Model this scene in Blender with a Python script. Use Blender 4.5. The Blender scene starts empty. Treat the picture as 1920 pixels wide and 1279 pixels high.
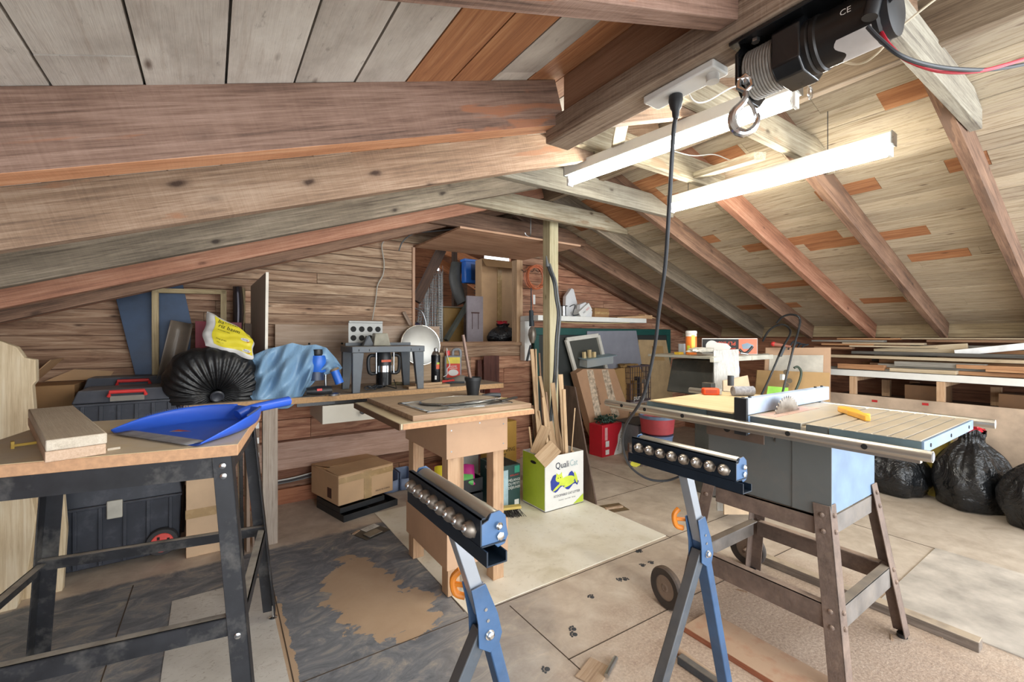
import bpy, bmesh, math, random
from mathutils import Vector, Matrix, noise
random.seed(7)
scn = bpy.context.scene
COL = scn.collection
PI = math.pi
# ---------------------------------------------------------------- camera, world, lights, exposure
YAW = math.atan(565/830)
SA, CA = math.sin(YAW), math.cos(YAW)
HC = 1.25
FPX = 830.0
cd_ = bpy.data.cameras.new('camera'); cam = bpy.data.objects.new('camera', cd_); COL.objects.link(cam)
cd_.sensor_width = 36.0; cd_.lens = 36.0*FPX/1920; cd_.shift_y = -9.5/1920; cd_.clip_start = .02; cd_.clip_end = 200
cam.location = (0, 0, HC); cam.rotation_euler = (PI/2, 0, -YAW)
scn.camera = cam
scn.view_settings.view_transform = 'Standard'; scn.view_settings.look = 'None'
scn.view_settings.exposure = 0.18; scn.view_settings.gamma = 1.0; scn.view_settings.use_curve_mapping = False
scn.cycles.max_bounces = 7; scn.cycles.diffuse_bounces = 5; scn.cycles.glossy_bounces = 3
scn.cycles.transparent_max_bounces = 8; scn.cycles.sample_clamp_indirect = 4.0
w = bpy.data.worlds.new('daylight'); scn.world = w; w.use_nodes = True
bg = w.node_tree.nodes['Background']; bg.inputs[0].default_value = (.93, .97, 1.0, 1); bg.inputs[1].default_value = 2.65
def area(name, loc, target, sx, sy, power, color):
    l = bpy.data.lights.new(name, 'AREA'); l.shape = 'RECTANGLE'; l.size = sx; l.size_y = sy; l.energy = power; l.color = color
    o = bpy.data.objects.new(name, l); COL.objects.link(o); o.location = loc
    o.rotation_euler = (Vector(target)-Vector(loc)).to_track_quat('-Z', 'Y').to_euler(); return o
area('window_daylight_behind', (1.8, -2.6, 1.35), (1.5, 2.2, .9), 3.6, 1.5, 105, (.94, .97, 1.0))
area('window_daylight_eave', (4.9, -1.6, 1.1), (2.2, 1.8, .5), 1.6, 1.0, 48, (.80, .90, 1.0))

# ---------------------------------------------------------------- helpers
def ray(px, py):
    a = (px-960)/FPX
    return Vector((SA+a*CA, CA-a*SA, (630-py)/FPX))
def at(px, py, X=None, Y=None, Z=None, d=None):
    r = ray(px, py)
    if X is not None: t = X/r.x
    elif Y is not None: t = Y/r.y
    elif Z is not None: t = (Z-HC)/r.z
    else: t = d
    return Vector((r.x*t, r.y*t, HC+r.z*t))
def lin(h):
    h = h.lstrip('#'); r = []
    for i in (0, 2, 4):
        c = int(h[i:i+2], 16)/255; r.append(c/12.92 if c <= .04045 else ((c+.055)/1.055)**2.4)
    return (*r, 1)
class NT:
    def __init__(s, name):
        s.m = bpy.data.materials.new(name); s.m.use_nodes = True; s.t = s.m.node_tree; s.b = s.t.nodes['Principled BSDF']
        s.out = s.t.nodes['Material Output']
    def n(s, ty, **k):
        x = s.t.nodes.new(ty)
        for a, v in k.items(): setattr(x, a, v)
        return x
    def l(s, a, b): s.t.links.new(a, b)
    def val(s, sock, v):
        if hasattr(v, 'is_output'): s.l(v, sock)
        else: sock.default_value = v
    def math(s, op, a, b=0.0, clamp=False):
        x = s.n('ShaderNodeMath', operation=op, use_clamp=clamp); s.val(x.inputs[0], a); s.val(x.inputs[1], b); return x.outputs[0]
    def mix(s, f, a, b, mode='MIX'):
        x = s.n('ShaderNodeMix', data_type='RGBA', blend_type=mode)
        s.val(x.inputs[0], f); s.val(x.inputs[6], a); s.val(x.inputs[7], b); return x.outputs[2]
    def ramp(s, f, st):
        x = s.n('ShaderNodeValToRGB'); s.val(x.inputs[0], f)
        e = x.color_ramp.elements
        while len(e) < len(st): e.new(.5)
        for i, (p, c) in enumerate(st):
            e[i].position = p; e[i].color = c if len(c) == 4 else (*c, 1)
        return x.outputs[0]
    def noise(s, v, scale, detail=4, rough=.55, dist=0.0):
        x = s.n('ShaderNodeTexNoise'); s.l(v, x.inputs['Vector']); x.inputs['Scale'].default_value = scale
        x.inputs['Detail'].default_value = detail; x.inputs['Roughness'].default_value = rough; x.inputs['Distortion'].default_value = dist
        return x.outputs['Fac']
    def mapping(s, v, sc, loc=(0, 0, 0)):
        x = s.n('ShaderNodeMapping'); s.l(v, x.inputs[0]); x.inputs['Scale'].default_value = sc; s.val(x.inputs['Location'], loc); return x.outputs[0]
    def bump(s, h, st=.3, d=.002):
        x = s.n('ShaderNodeBump'); x.inputs['Strength'].default_value = st; x.inputs['Distance'].default_value = d
        s.l(h, x.inputs['Height']); s.l(x.outputs[0], s.b.inputs['Normal'])
def f01(s, v, lo, hi):
    x = s.n('ShaderNodeMapRange'); s.l(v, x.inputs[0]); x.inputs[1].default_value = lo; x.inputs[2].default_value = hi; return x.outputs[0]
def dusty(s, col, P, dust, amt):
    g = s.n('ShaderNodeNewGeometry'); sp = s.n('ShaderNodeSeparateXYZ'); s.l(g.outputs['True Normal'], sp.inputs[0])
    up = f01(s, sp.outputs[2], .25, .9); nz = f01(s, s.noise(P, 14, 4), .05, .55)
    nz2 = f01(s, s.noise(P, 6, 5, .7), .52, .72)
    a = s.math('MULTIPLY', up, s.math('MULTIPLY', nz, amt, True), True)
    b = s.math('MULTIPLY', nz2, amt*.28, True)
    return s.mix(s.math('MAXIMUM', a, b, True), col, dust)
DUST = lin('b9a78f')
_mc = {}
def plain(name, c, rough=.5, metal=0.0, var=.12, scale=9, dust=0.0, bump=0.0, dcol=None, alpha=1.0, trans=0.0, coat=0.0):
    if name in _mc: return _mc[name]
    s = NT(name); tc = s.n('ShaderNodeTexCoord'); P = tc.outputs['Object']
    c = lin(c) if isinstance(c, str) else c
    nz = s.noise(P, scale, 5, .6)
    dk = tuple(x*(1-var*1.6) for x in c[:3])+(1,); lt = tuple(min(1, x*(1+var)) for x in c[:3])+(1,)
    col = s.ramp(nz, [(.3, dk), (.7, lt)])
    if dust: col = dusty(s, col, P, dcol or DUST, dust)
    s.l(col, s.b.inputs['Base Color'])
    r = s.math('MULTIPLY_ADD', nz, .25); s.t.nodes[-1].inputs[2].default_value = rough-.12
    s.l(r, s.b.inputs['Roughness']); s.b.inputs['Metallic'].default_value = metal
    if bump: s.bump(s.noise(P, scale*6, 3), bump, .002)
    s.b.inputs['Alpha'].default_value = alpha; s.b.inputs['Transmission Weight'].default_value = trans; s.b.inputs['Coat Weight'].default_value = coat
    _mc[name] = s.m; return s.m
def wood(name, c1, c2, c3=None, ax='x', g=1.0, rough=.75, knots=.5, dust=0.0, dcol=None, saw=.0, streak=1.0, bare=None):
    """grain along ax; c1 dark c2 mid c3 light; saw = rough saw marks across the grain"""
    key = name+ax
    if key in _mc: return _mc[key]
    s = NT(name); tc = s.n('ShaderNodeTexCoord'); oi = s.n('ShaderNodeObjectInfo')
    off = s.n('ShaderNodeCombineXYZ'); s.l(s.math('MULTIPLY', oi.outputs['Random'], 37.0), off.inputs[0]); s.l(s.math('MULTIPLY', oi.outputs['Random'], 11.0), off.inputs[2])
    ad = s.n('ShaderNodeVectorMath', operation='ADD'); s.l(tc.outputs['Object'], ad.inputs[0]); s.l(off.outputs[0], ad.inputs[1]); P = ad.outputs[0]
    i = 'xyz'.index(ax)
    def sc(a, b): v = [b, b, b]; v[i] = a; return tuple(v)
    def ds(c): l = .3*c[0]+.55*c[1]+.15*c[2]; return tuple(x*.86+l*.14 for x in c[:3])+(1,)
    c1, c2 = ds(lin(c1)), ds(lin(c2)); c3 = ds(lin(c3)) if c3 else c2
    n1 = s.noise(s.mapping(P, sc(.8*g, 22*g)), 2.2, 8, .68, 1.1)
    n2 = s.noise(s.mapping(P, sc(3.5*g, 120*g)), 2.0, 5, .75)
    n3 = s.noise(s.mapping(P, sc(1.2, 3.0)), 2.0, 4, .6)
    v = s.math('ADD', s.math('MULTIPLY', n1, .48*streak), s.math('MULTIPLY', n2, .36)); v = s.math('ADD', v, s.math('MULTIPLY', n3, .30)); v = s.math('SUBTRACT', v, .045+.24*(streak-1))
    if saw:
        sw_ = s.noise(s.mapping(P, sc(95, 3)), 1.0, 3, .6, .2); v = s.math('ADD', v, s.math('MULTIPLY', s.math('SUBTRACT', sw_, .5), .055*saw))
    col = s.ramp(v, [(.40, c1), (.52, c2), (.64, c3)])
    if bare:
        bf = f01(s, s.noise(s.mapping(P, sc(1.0, 6.0)), 2.3, 4, .6, .4), .60, .64)
        col = s.mix(bf, col, s.mix(n2, lin(bare), c2))
    if knots:
        vo = s.n('ShaderNodeTexVoronoi', feature='F1'); wp = s.n('ShaderNodeVectorMath', operation='ADD'); s.l(s.mapping(P, sc(4.6, 9.5)), wp.inputs[0]); nn = s.n('ShaderNodeTexNoise'); s.l(P, nn.inputs['Vector']); nn.inputs['Scale'].default_value = 30; sc2 = s.n('ShaderNodeVectorMath', operation='SCALE'); s.l(nn.outputs['Color'], sc2.inputs[0]); sc2.inputs['Scale'].default_value = .10; s.l(sc2.outputs[0], wp.inputs[1]); s.l(wp.outputs[0], vo.inputs['Vector']); vo.inputs['Scale'].default_value = 1.0; vo.inputs['Randomness'].default_value = 1.0
        k = f01(s, vo.outputs['Distance'], .115, .05); kr = f01(s, vo.outputs['Distance'], .20, .11)
        dk = (c1[0]*.40, c1[1]*.32, c1[2]*.27, 1)
        col = s.mix(s.math('MULTIPLY', kr, .35*knots, True), col, c1); col = s.mix(s.math('MULTIPLY', k, knots, True), col, dk)
    if dust: col = dusty(s, col, P, dcol or DUST, dust)
    s.l(col, s.b.inputs['Base Color']); s.b.inputs['Roughness'].default_value = rough
    h = n2
    if saw:
        j = (i+1) % 3
        wv = s.noise(s.mapping(P, sc(120, 4)), 1.0, 3, .6); h = s.math('ADD', n2, s.math('MULTIPLY', wv, saw))
    s.bump(h, .45, .003)
    _mc[key] = s.m; return s.m
def emis(name, c, st):
    s = NT(name); s.b.inputs['Base Color'].default_value = c; s.b.inputs['Emission Color'].default_value = c; s.b.inputs['Emission Strength'].default_value = st; return s.m

def frame(org, xdir, zdir=(0, 0, 1)):
    x = Vector(xdir).normalized(); z = Vector(zdir); y = z.cross(x)
    if y.length < 1e-6: y = Vector((0, 1, 0)).cross(x)
    y.normalize(); z = x.cross(y)
    m = Matrix((x, y, z)).transposed().to_4x4(); m.translation = Vector(org); return m
def rotz(a): return Matrix.Rotation(a, 4, 'Z')
def TR(x, y, z): return Matrix.Translation((x, y, z))
class MB:
    def __init__(s, M=None):
        s.bm = bmesh.new(); s.M = M or Matrix(); s.mi = 0; s.r = 0.0; s.b = 0.0
        s.lr = s.bm.faces.layers.float.new('rnd'); s.lb = s.bm.faces.layers.float.new('bare')
    def v(s, p): return s.bm.verts.new(s.M @ Vector(p))
    def f(s, vs):
        try: f = s.bm.faces.new(vs)
        except ValueError: return
        f.material_index = s.mi; f[s.lr] = s.r; f[s.lb] = s.b; return f
    def hexa(s, a, b):
        """a, b: two rings of 4 points"""
        A = [s.v(p) for p in a]; B = [s.v(p) for p in b]
        s.f(A[::-1]); s.f(B)
        for i in range(4): j = (i+1) % 4; s.f([A[i], A[j], B[j], B[i]])
        return s
    def box(s, x0, y0, z0, x1, y1, z1):
        return s.hexa([(x0, y0, z0), (x1, y0, z0), (x1, y1, z0), (x0, y1, z0)], [(x0, y0, z1), (x1, y0, z1), (x1, y1, z1), (x0, y1, z1)])
    def cbox(s, c, sz): return s.box(c[0]-sz[0]/2, c[1]-sz[1]/2, c[2]-sz[2]/2, c[0]+sz[0]/2, c[1]+sz[1]/2, c[2]+sz[2]/2)
    def bar(s, p0, p1, wd, th, up=(0, 0, 1)):
        """rectangular bar from p0 to p1"""
        F = frame(p0, Vector(p1)-Vector(p0), up); L = (Vector(p1)-Vector(p0)).length
        o = s.M; s.M = o @ F; s.box(0, -wd/2, -th/2, L, wd/2, th/2); s.M = o; return s
    def ring(s, c, x, y, r, n, ph=0): return [s.v(Vector(c)+x*(r*math.cos(ph+2*PI*i/n))+y*(r*math.sin(ph+2*PI*i/n))) for i in range(n)]
    def cyl(s, p0, p1, r0, r1=None, n=20, cap=True):
        p0, p1 = Vector(p0), Vector(p1); r1 = r0 if r1 is None else r1
        z = (p1-p0).normalized(); x = z.orthogonal().normalized(); y = z.cross(x)
        A = s.ring(p0, x, y, r0, n); B = s.ring(p1, x, y, r1, n)
        for i in range(n): j = (i+1) % n; s.f([A[i], A[j], B[j], B[i]])
        if cap: s.f(A[::-1]); s.f(B)
        return s
    def lathe(s, prof, p=(0, 0, 0), axis=(0, 0, 1), n=24, cap=True):
        z = Vector(axis).normalized(); x = z.orthogonal().normalized(); y = z.cross(x); R = []
        for r, h in prof: R.append(s.ring(Vector(p)+z*h, x, y, max(r, 1e-4), n))
        for a, b in zip(R, R[1:]):
            for i in range(n): j = (i+1) % n; s.f([a[i], a[j], b[j], b[i]])
        if cap: s.f(R[0][::-1]); s.f(R[-1])
        return s
    def tube(s, pts, r, n=8, closed=False, smooth=0):
        P = [Vector(p) for p in pts]
        if smooth: P = catmull(P, smooth, closed)
        R = []; x = None; m = len(P)
        for i, p in enumerate(P):
            a = P[i-1] if (i or closed) else P[i]; b = P[(i+1) % m] if (i < m-1 or closed) else P[i]
            t = (b-a).normalized() if (b-a).length > 1e-9 else Vector((0, 0, 1))
            x = t.orthogonal() if x is None else (x-t*x.dot(t))
            if x.length < 1e-6: x = t.orthogonal()
            x.normalize(); y = t.cross(x); rr = r(i/(m-1)) if callable(r) else r
            R.append(s.ring(p, x, y, rr, n))
        for k in range(m-1 if not closed else m):
            a, b = R[k], R[(k+1) % m]
            for i in range(n): j = (i+1) % n; s.f([a[i], a[j], b[j], b[i]])
        if not closed: s.f(R[0][::-1]); s.f(R[-1])
        return s
    def prism(s, pts, z0, z1):
        A = [s.v((p[0], p[1], z0)) for p in pts]; B = [s.v((p[0], p[1], z1)) for p in pts]; n = len(pts)
        s.f(A[::-1]); s.f(B)
        for i in range(n): j = (i+1) % n; s.f([A[i], A[j], B[j], B[i]])
        return s
    def surf(s, fn, nu, nv, cu=False, cv=False, thick=0):
        V = [[s.v(fn(u/(nu if cu else nu-1), v/(nv if cv else nv-1))) for v in range(nv)] for u in range(nu)]
        for u in range(nu if cu else nu-1):
            for v in range(nv if cv else nv-1):
                s.f([V[u][v], V[(u+1) % nu][v], V[(u+1) % nu][(v+1) % nv], V[u][(v+1) % nv]])
        return s
    def ball(s, c, r, sc=(1, 1, 1), n=14):
        c = Vector(c)
        return s.surf(lambda u, v: c+Vector((math.cos(2*PI*u)*math.sin(PI*(.001+.998*v))*sc[0], math.sin(2*PI*u)*math.sin(PI*(.001+.998*v))*sc[1], -math.cos(PI*(.001+.998*v))*sc[2]))*r, n, n, cu=True)
    def text(s, txt, size, F, depth=.0006, align='CENTER', sx=1.0):
        cu = bpy.data.curves.new('t', 'FONT'); cu.body = txt; cu.size = size; cu.align_x = align; cu.align_y = 'CENTER'; cu.resolution_u = 2
        o = bpy.data.objects.new('t', cu); COL.objects.link(o); dg = bpy.context.evaluated_depsgraph_get(); me = o.evaluated_get(dg).to_mesh()
        vs = [s.v(F @ Vector((p.co.x*sx, p.co.y, depth))) for p in me.vertices]
        for p in me.polygons: s.f([vs[i] for i in p.vertices])
        o.to_mesh_clear(); bpy.data.objects.remove(o); bpy.data.curves.remove(cu); return s
    def build(s, name, mat, parent=None, fr=None, smooth=True, bevel=0, solid=0, sub=0, ang=.62):
        par = TM.get(parent, Matrix()) if parent else Matrix()
        fr = fr or (par.copy() if parent else None)
        if fr is None:
            vs = [v.co for v in s.bm.verts]; xs = [p.x for p in vs]; ys = [p.y for p in vs]
            fr = TR((min(xs)+max(xs))/2, (min(ys)+max(ys))/2, min(p.z for p in vs))
        bmesh.ops.transform(s.bm, matrix=fr.inverted(), verts=s.bm.verts)
        bmesh.ops.recalc_face_normals(s.bm, faces=s.bm.faces)
        if smooth:
            for f in s.bm.faces: f.smooth = True
            for e in s.bm.edges:
                e.smooth = not (len(e.link_faces) == 2 and e.calc_face_angle(0) > ang)
        me = bpy.data.meshes.new(name); s.bm.to_mesh(me); s.bm.free()
        o = bpy.data.objects.new(name, me); COL.objects.link(o)
        for m in (mat if isinstance(mat, (list, tuple)) else [mat]): me.materials.append(m)
        if parent: o.parent = parent; o.matrix_local = par.inverted() @ fr
        else: o.matrix_world = fr
        TM[o] = fr.copy()
        if solid: m = o.modifiers.new('thickness', 'SOLIDIFY'); m.thickness = solid; m.offset = 0
        if sub: m = o.modifiers.new('subd', 'SUBSURF'); m.levels = sub; m.render_levels = sub
        if bevel: m = o.modifiers.new('bevel', 'BEVEL'); m.width = bevel; m.segments = 2; m.limit_method = 'ANGLE'; m.harden_normals = False
        return o
TM = {}
def catmull(P, k, closed=False):
    out = []; m = len(P)
    for i in range(m if closed else m-1):
        p0 = P[i-1] if (i or closed) else P[0]; p1 = P[i]; p2 = P[(i+1) % m]; p3 = P[(i+2) % m] if (i+2 < m or closed) else P[-1]
        for j in range(k):
            t = j/k; out.append(.5*((2*p1)+(p2-p0)*t+(2*p0-5*p1+4*p2-p3)*t*t+(3*p1-p0-3*p2+p3)*t**3))
    if not closed: out.append(P[-1])
    return out
def tag(o, label, cat, group=None, kind=None):
    if label: o['label'] = label
    if cat: o['category'] = cat
    if group: o['group'] = group
    if kind: o['kind'] = kind
    return o
def thing(name, label, cat, M, group=None):
    if not isinstance(M, Matrix): M = TR(*M)
    o = bpy.data.objects.new(name, None); COL.objects.link(o); o.matrix_world = M; o.empty_display_size = .05; TM[o] = M.copy()
    return tag(o, label, cat, group)
def struct(name, mb, mat, **k):
    o = mb.build(name, mat, **k); o['kind'] = 'structure'; return o
def plank(name, p0, p1, wd, th, mat, up=(0, 0, 1), parent=None, label=None, cat=None, group=None, bevel=.002, ends=None):
    """board from p0 to p1 (centre line), wide across, thick along up; its own frame runs along the grain"""
    p0, p1 = Vector(p0), Vector(p1); F = frame(p0, p1-p0, up); L = (p1-p0).length
    b = MB(F)
    if ends: b.prism([(ends[0], -wd/2), (L-ends[1], -wd/2), (L, wd/2), (0, wd/2)], -th/2, th/2)
    else: b.box(0, -wd/2, -th/2, L, wd/2, th/2)
    o = b.build(name, mat, parent, fr=F, bevel=bevel)
    if label: tag(o, label, cat, group)
    return o
def dup(root, M, label=None, group=None):
    r = root.copy(); COL.objects.link(r); r.matrix_world = M; TM[r] = M.copy()
    if label: r['label'] = label
    if group: r['group'] = group
    for ch in list(root.children):
        c = ch.copy(); COL.objects.link(c); c.parent = r
        for g in ch.children: d = g.copy(); COL.objects.link(d); d.parent = c
    return r
# ---------------------------------------------------------------- setting: roof
ZR, SL = 2.45, .335
def zd(x): return ZR-SL*abs(x-2.1)
def deck_mat():
    s = NT('painted_deck_boards'); tc = s.n('ShaderNodeTexCoord'); P0 = tc.outputs['Object']
    ar = s.n('ShaderNodeAttribute', attribute_name='rnd'); ab = s.n('ShaderNodeAttribute', attribute_name='bare')
    off = s.n('ShaderNodeCombineXYZ'); s.l(s.math('MULTIPLY', ar.outputs['Fac'], 31.0), off.inputs[1]); s.l(s.math('MULTIPLY', ar.outputs['Fac'], 7.0), off.inputs[0])
    ad = s.n('ShaderNodeVectorMath', operation='ADD'); s.l(P0, ad.inputs[0]); s.l(off.outputs[0], ad.inputs[1]); P = ad.outputs[0]
    n1 = s.noise(s.mapping(P, (20, 1.0, 20)), 2.4, 8, .7, .9); n2 = s.noise(s.mapping(P, (80, 3, 80)), 2, 4, .7); n3 = s.noise(s.mapping(P, (3, 1.6, 3)), 2.2, 5, .65)
    sp = s.n('ShaderNodeSeparateXYZ'); s.l(P0, sp.inputs[0]); side = f01(s, sp.outputs[0], 1.7, 2.5)
    wash = s.ramp(n3, [(.3, lin('a09890')), (.5, lin('c3bdb5')), (.7, lin('d8d4cc'))])
    washr = s.ramp(n1, [(.34, lin('8b7a62')), (.48, lin('b8aa92')), (.66, lin('d2c9b6'))])
    wash = s.mix(side, wash, washr)
    worn = s.math('MULTIPLY', f01(s, n1, .535, .66), s.math('MULTIPLY_ADD', side, .55), True); s.t.nodes[-2].inputs[2].default_value = .25 if s.t.nodes[-2].type == 'MATH' else 0
    col = s.mix(worn, wash, lin('7a5d42'))
    sw = f01(s, s.noise(s.mapping(P, (7, 2, 7)), 9, 5, .75), .60, .72)
    col = s.mix(s.math('MULTIPLY', sw, .5), col, lin('6a6259'))
    bare = s.ramp(n1, [(.3, lin('7d4f36')), (.5, lin('a5714b')), (.7, lin('bd9068'))])
    col = s.mix(ab.outputs['Fac'], col, bare)
    tint = s.ramp(ar.outputs['Fac'], [(0, (.78, .76, .74)), (1, (1.08, 1.07, 1.05))]); col = s.mix(1.0, col, tint, 'MULTIPLY')
    vo = s.n('ShaderNodeTexVoronoi', feature='F1'); s.l(s.mapping(P, (9, 3.0, 9)), vo.inputs['Vector']); vo.inputs['Scale'].default_value = 1.3
    col = s.mix(s.math('MULTIPLY', f01(s, vo.outputs['Distance'], .10, .03), .8), col, lin('4b3322'))
    s.l(col, s.b.inputs['Base Color']); s.b.inputs['Roughness'].default_value = .8; s.bump(s.math('ADD', n2, n1), .4, .003); return s.m
M_DECK = deck_mat()
Y0, Y1, YG = -.9, 3.71, 3.71
def deck(name, side):
    b = MB(); rr = random.Random(5 if side < 0 else 9)
    b.r = .5; xo = 2.1+side*3.75
    b.hexa([(2.1, Y0, ZR+.03), (xo, Y0, zd(xo)+.03), (xo, YG+.02, zd(xo)+.03), (2.1, YG+.02, ZR+.03)], [(2.1, Y0, ZR+.05), (xo, Y0, zd(xo)+.05), (xo, YG+.02, zd(xo)+.05), (2.1, YG+.02, ZR+.05)])
    if side < 0: edges = [2.1, 1.98, 1.86, 1.74, 1.62, 1.5, 1.38, 1.26, 1.14, 1.015, .893, .77, .645, .522, .398, .275, .149, .025, -.1, -.222, -.345, -.47, -.59, -.71, -.83, -.95, -1.07, -1.19, -1.31, -1.45, -1.6]
    else: edges = [2.1+.1185*i for i in range(31)]
    for i, (a, c) in enumerate(zip(edges, edges[1:])):
        ys = [Y0]; y = Y0+rr.uniform(.3, 1.5)
        while y < YG-.3: ys.append(y); y += rr.uniform(.9, 2.4)
        ys.append(YG+.02)
        segs = [(p, q, 0.0) for p, q in zip(ys, ys[1:])]
        cov = []
        if side < 0 and i in (12, 13): cov = [(Y0, YG+.02)]
        if side < 0 and i in (9, 10): cov = [(Y0, 1.6)]
        if side > 0:
            cov = {8: [(-.9, .35), (.47, .62), (.9, 1.2)], 9: [], 12: [(1.25, 1.9)], 13: [(.82, 1.5)], 4: [(2.0, 3.0)], 5: [(1.9, 3.0)], 6: [(2.15, 2.9)], 3: [(1.35, 3.4), (.52, .72)], 16: [(.7, 1.0)], 22: [(1.2, 1.5), (2.0, 2.6)], 0: [(Y0, 3.7)], 1: [(Y0, 3.7)], 10: [(2.0, 2.3)], 18: [(1.7, 2.1)]}.get(i, [])
        out = []
        for p, q, z in segs:
            cur = p
            for u, v in cov:
                if v <= cur or u >= q: continue
                if u > cur: out.append((cur, u, 0.0)); cur = u
                out.append((cur, min(v, q), 1.0)); cur = min(v, q)
            if cur < q: out.append((cur, q, 0.0))
        r0 = rr.random()
        for p, q, k in out:
            b.r = (r0+rr.random()*.12) % 1; b.b = k; g = .0022; x0, x1 = a+side*g, c-side*g
            q2 = q-.001; dz = rr.uniform(-.003, .0)
            b.hexa([(x0, p, zd(x0)+dz), (x1, p, zd(x1)+dz), (x1, q2, zd(x1)+dz), (x0, q2, zd(x0)+dz)], [(x0, p, zd(x0)+.035), (x1, p, zd(x1)+.035), (x1, q2, zd(x1)+.035), (x0, q2, zd(x0)+.035)])
    return struct(name, b, M_DECK, fr=Matrix(), smooth=False)
deck('ceiling_left', -1); deck('ceiling_right', 1)

# rafters
RD, RT = .144, .045
M_RA = wood('rough_sawn_brown_timber', '4d3629', '7c5c4a', '987866', knots=1, saw=1.2, bare='a5643c')
M_RB = wood('rough_sawn_tan_timber', '6a5240', '937459', 'b0947a', knots=1, saw=1.2, bare='96603f')
M_RC = wood('rough_sawn_grey_timber', '4c4234', '766855', '958671', knots=1, saw=.8)
M_RO = wood('rough_sawn_orange_timber', '7a4f3a', 'a0694b', 'b98869', knots=.8, saw=.8)
M_RU = wood('fresh_orange_underside', '9a5f38', 'c98552', 'dda273', knots=.2, saw=.5)
M_RR = wood('rough_sawn_dark_timber', '4d3728', '7d5b44', '9a7559', knots=.6, saw=.5, bare='5b4a3e')
RY = [.48, 1.05, 1.56, 2.10, 2.62, 3.13, 3.62]
def rafter(i, y, side, mat, label, x_from=2.1, x_to=None, name='rafter', dep=RD, under=None, RT=RT):
    xe = x_to if x_to is not None else 2.1+side*3.25
    if x_from == 2.1: x_from = 2.1+side*.068
    n = Vector((side*SL, 0, 1)).normalized()
    a = Vector((x_from, y+RT/2, zd(x_from)-.001)); c = Vector((xe, y+RT/2, zd(xe)-.001))
    off = n*(-dep/2)
    F = frame(a+off, c-a, n); L = (c-a).length
    b = MB(F); t = RT/2
    b.hexa([(-0, -t, -dep/2), (L, -t, -dep/2), (L, t, -dep/2), (-0, t, -dep/2)], [(0, -t, dep/2), (L, -t, dep/2), (L, t, dep/2), (0, t, dep/2)])
    if under:
        b.bm.faces.ensure_lookup_table(); b.bm.faces[0].material_index = 1; b.bm.normal_update()
        for f in b.bm.faces: f.material_index = 1 if (F.to_3x3().inverted() @ f.calc_center_median()-F.to_3x3().inverted() @ F.translation).z < -dep*.49 else 0
    o = b.build(name, [mat, under] if under else mat, fr=F, bevel=.002)
    return tag(o, label, 'rafter', 'roof rafters')
LN = ['thick brown rafter crossing the top edge of the photo in front of the others', 'widest brown rafter on the left with an orange underside', 'tan knotty rafter just behind the widest brown one', 'grey weathered rafter with round knots, third of the long left rafters', 'reddish rafter under the grey weathered one on the left', 'grey brown rafter just above the blue panel on the left', 'thin orange rafter lying against the gable boards on the left']
ML = [M_RA, M_RA, M_RB, M_RC, M_RO, M_RR, M_RO]
for i, y in enumerate(RY):
    if i < 2:
        rafter(i, y, -1, ML[i], LN[i], x_from=.875, under=M_RU if i else None, dep=.134 if i else RD, RT=.066 if i else RT)
        rafter(i, y, -1, M_RB, ['short rafter piece right of the header beam above the winch', 'short rafter piece right of the header beam near the power strip'][i], x_to=.975, name='rafter')
    else: rafter(i, y, -1, ML[i], LN[i], dep=RD if i < 6 else .10)
RN = ['brown rafter at the far right edge running down from the cut tie beam', 'dark brown rafter right of the lower light fixture', 'reddish brown rafter ending above the lumber rack left end', 'grey brown rafter reaching the wall above the black hoops', 'pale weathered rafter with a scorched edge right of the post', 'dark brown rafter behind the hatch panel, second from the gable', 'narrow dark rafter against the gable above the white shelf']
MR = [M_RR, M_RR, M_RO, M_RR, M_RC, M_RR, M_RR]
for i, y in enumerate(RY): rafter(i, y, 1, MR[i], RN[i], dep=RD if i < 6 else .08)

# collar ties
M_TI = wood('pale_tie_timber', '6f614a', '9e9278', 'bdb49c', knots=.8, saw=.6, g=.8, bare='8e6b4c')
M_TG = wood('grey_tie_timber', '6b6358', '97907f', 'b3ad9c', knots=.7, saw=.9, g=.8)
def tie(y, x0, x1, z, mat, label, dep=.135):
    def cx(zz, s): return 2.1+s*(ZR-zz-.01)/SL
    x0 = max(x0, cx(z+.012, -1)); x1 = min(x1, cx(z+.012, 1))
    b = MB(); xa, xb = max(x0, cx(z+dep, -1)), min(x1, cx(z+dep, 1)); za, zb = zd(x0)-.01, zd(x1)-.01
    pts = [(x0, z), (x1, z), (x1, min(zb, z+dep)), (xb, z+dep), (xa, z+dep), (x0, min(za, z+dep))]
    F = TR(0, y, 0) @ Matrix.Rotation(PI/2, 4, 'X'); b.M = F
    b.prism(pts, 0, .04)
    o = b.build('tie_beam', mat, fr=TR((x0+x1)/2, y, z), bevel=.002); tag(o, label, 'beam', 'tie beams between the rafters')
tie(.475, .99, 2.74, 2.14, M_TG, 'pale grey tie beam with sawn-off end beside the red and black cables')
tie(1.045, .99, 2.82, 2.14, M_TI, 'tie beam crossing between the two light fixtures')
tie(1.555, 1.2, 2.62, 2.14, M_TI, 'tie beam behind the left light fixture above its far end')
tie(2.095, 1.17, 2.86, 2.135, M_TG, 'pale tie beam directly above the post with clipped right end')
tie(2.615, 1.2, 2.95, 2.12, M_TI, 'stained white tie beam crossing behind the top of the post')
tie(3.125, 1.25, 2.95, 2.10, M_RR, 'dark tie beam above the lifted hatch panel')
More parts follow.
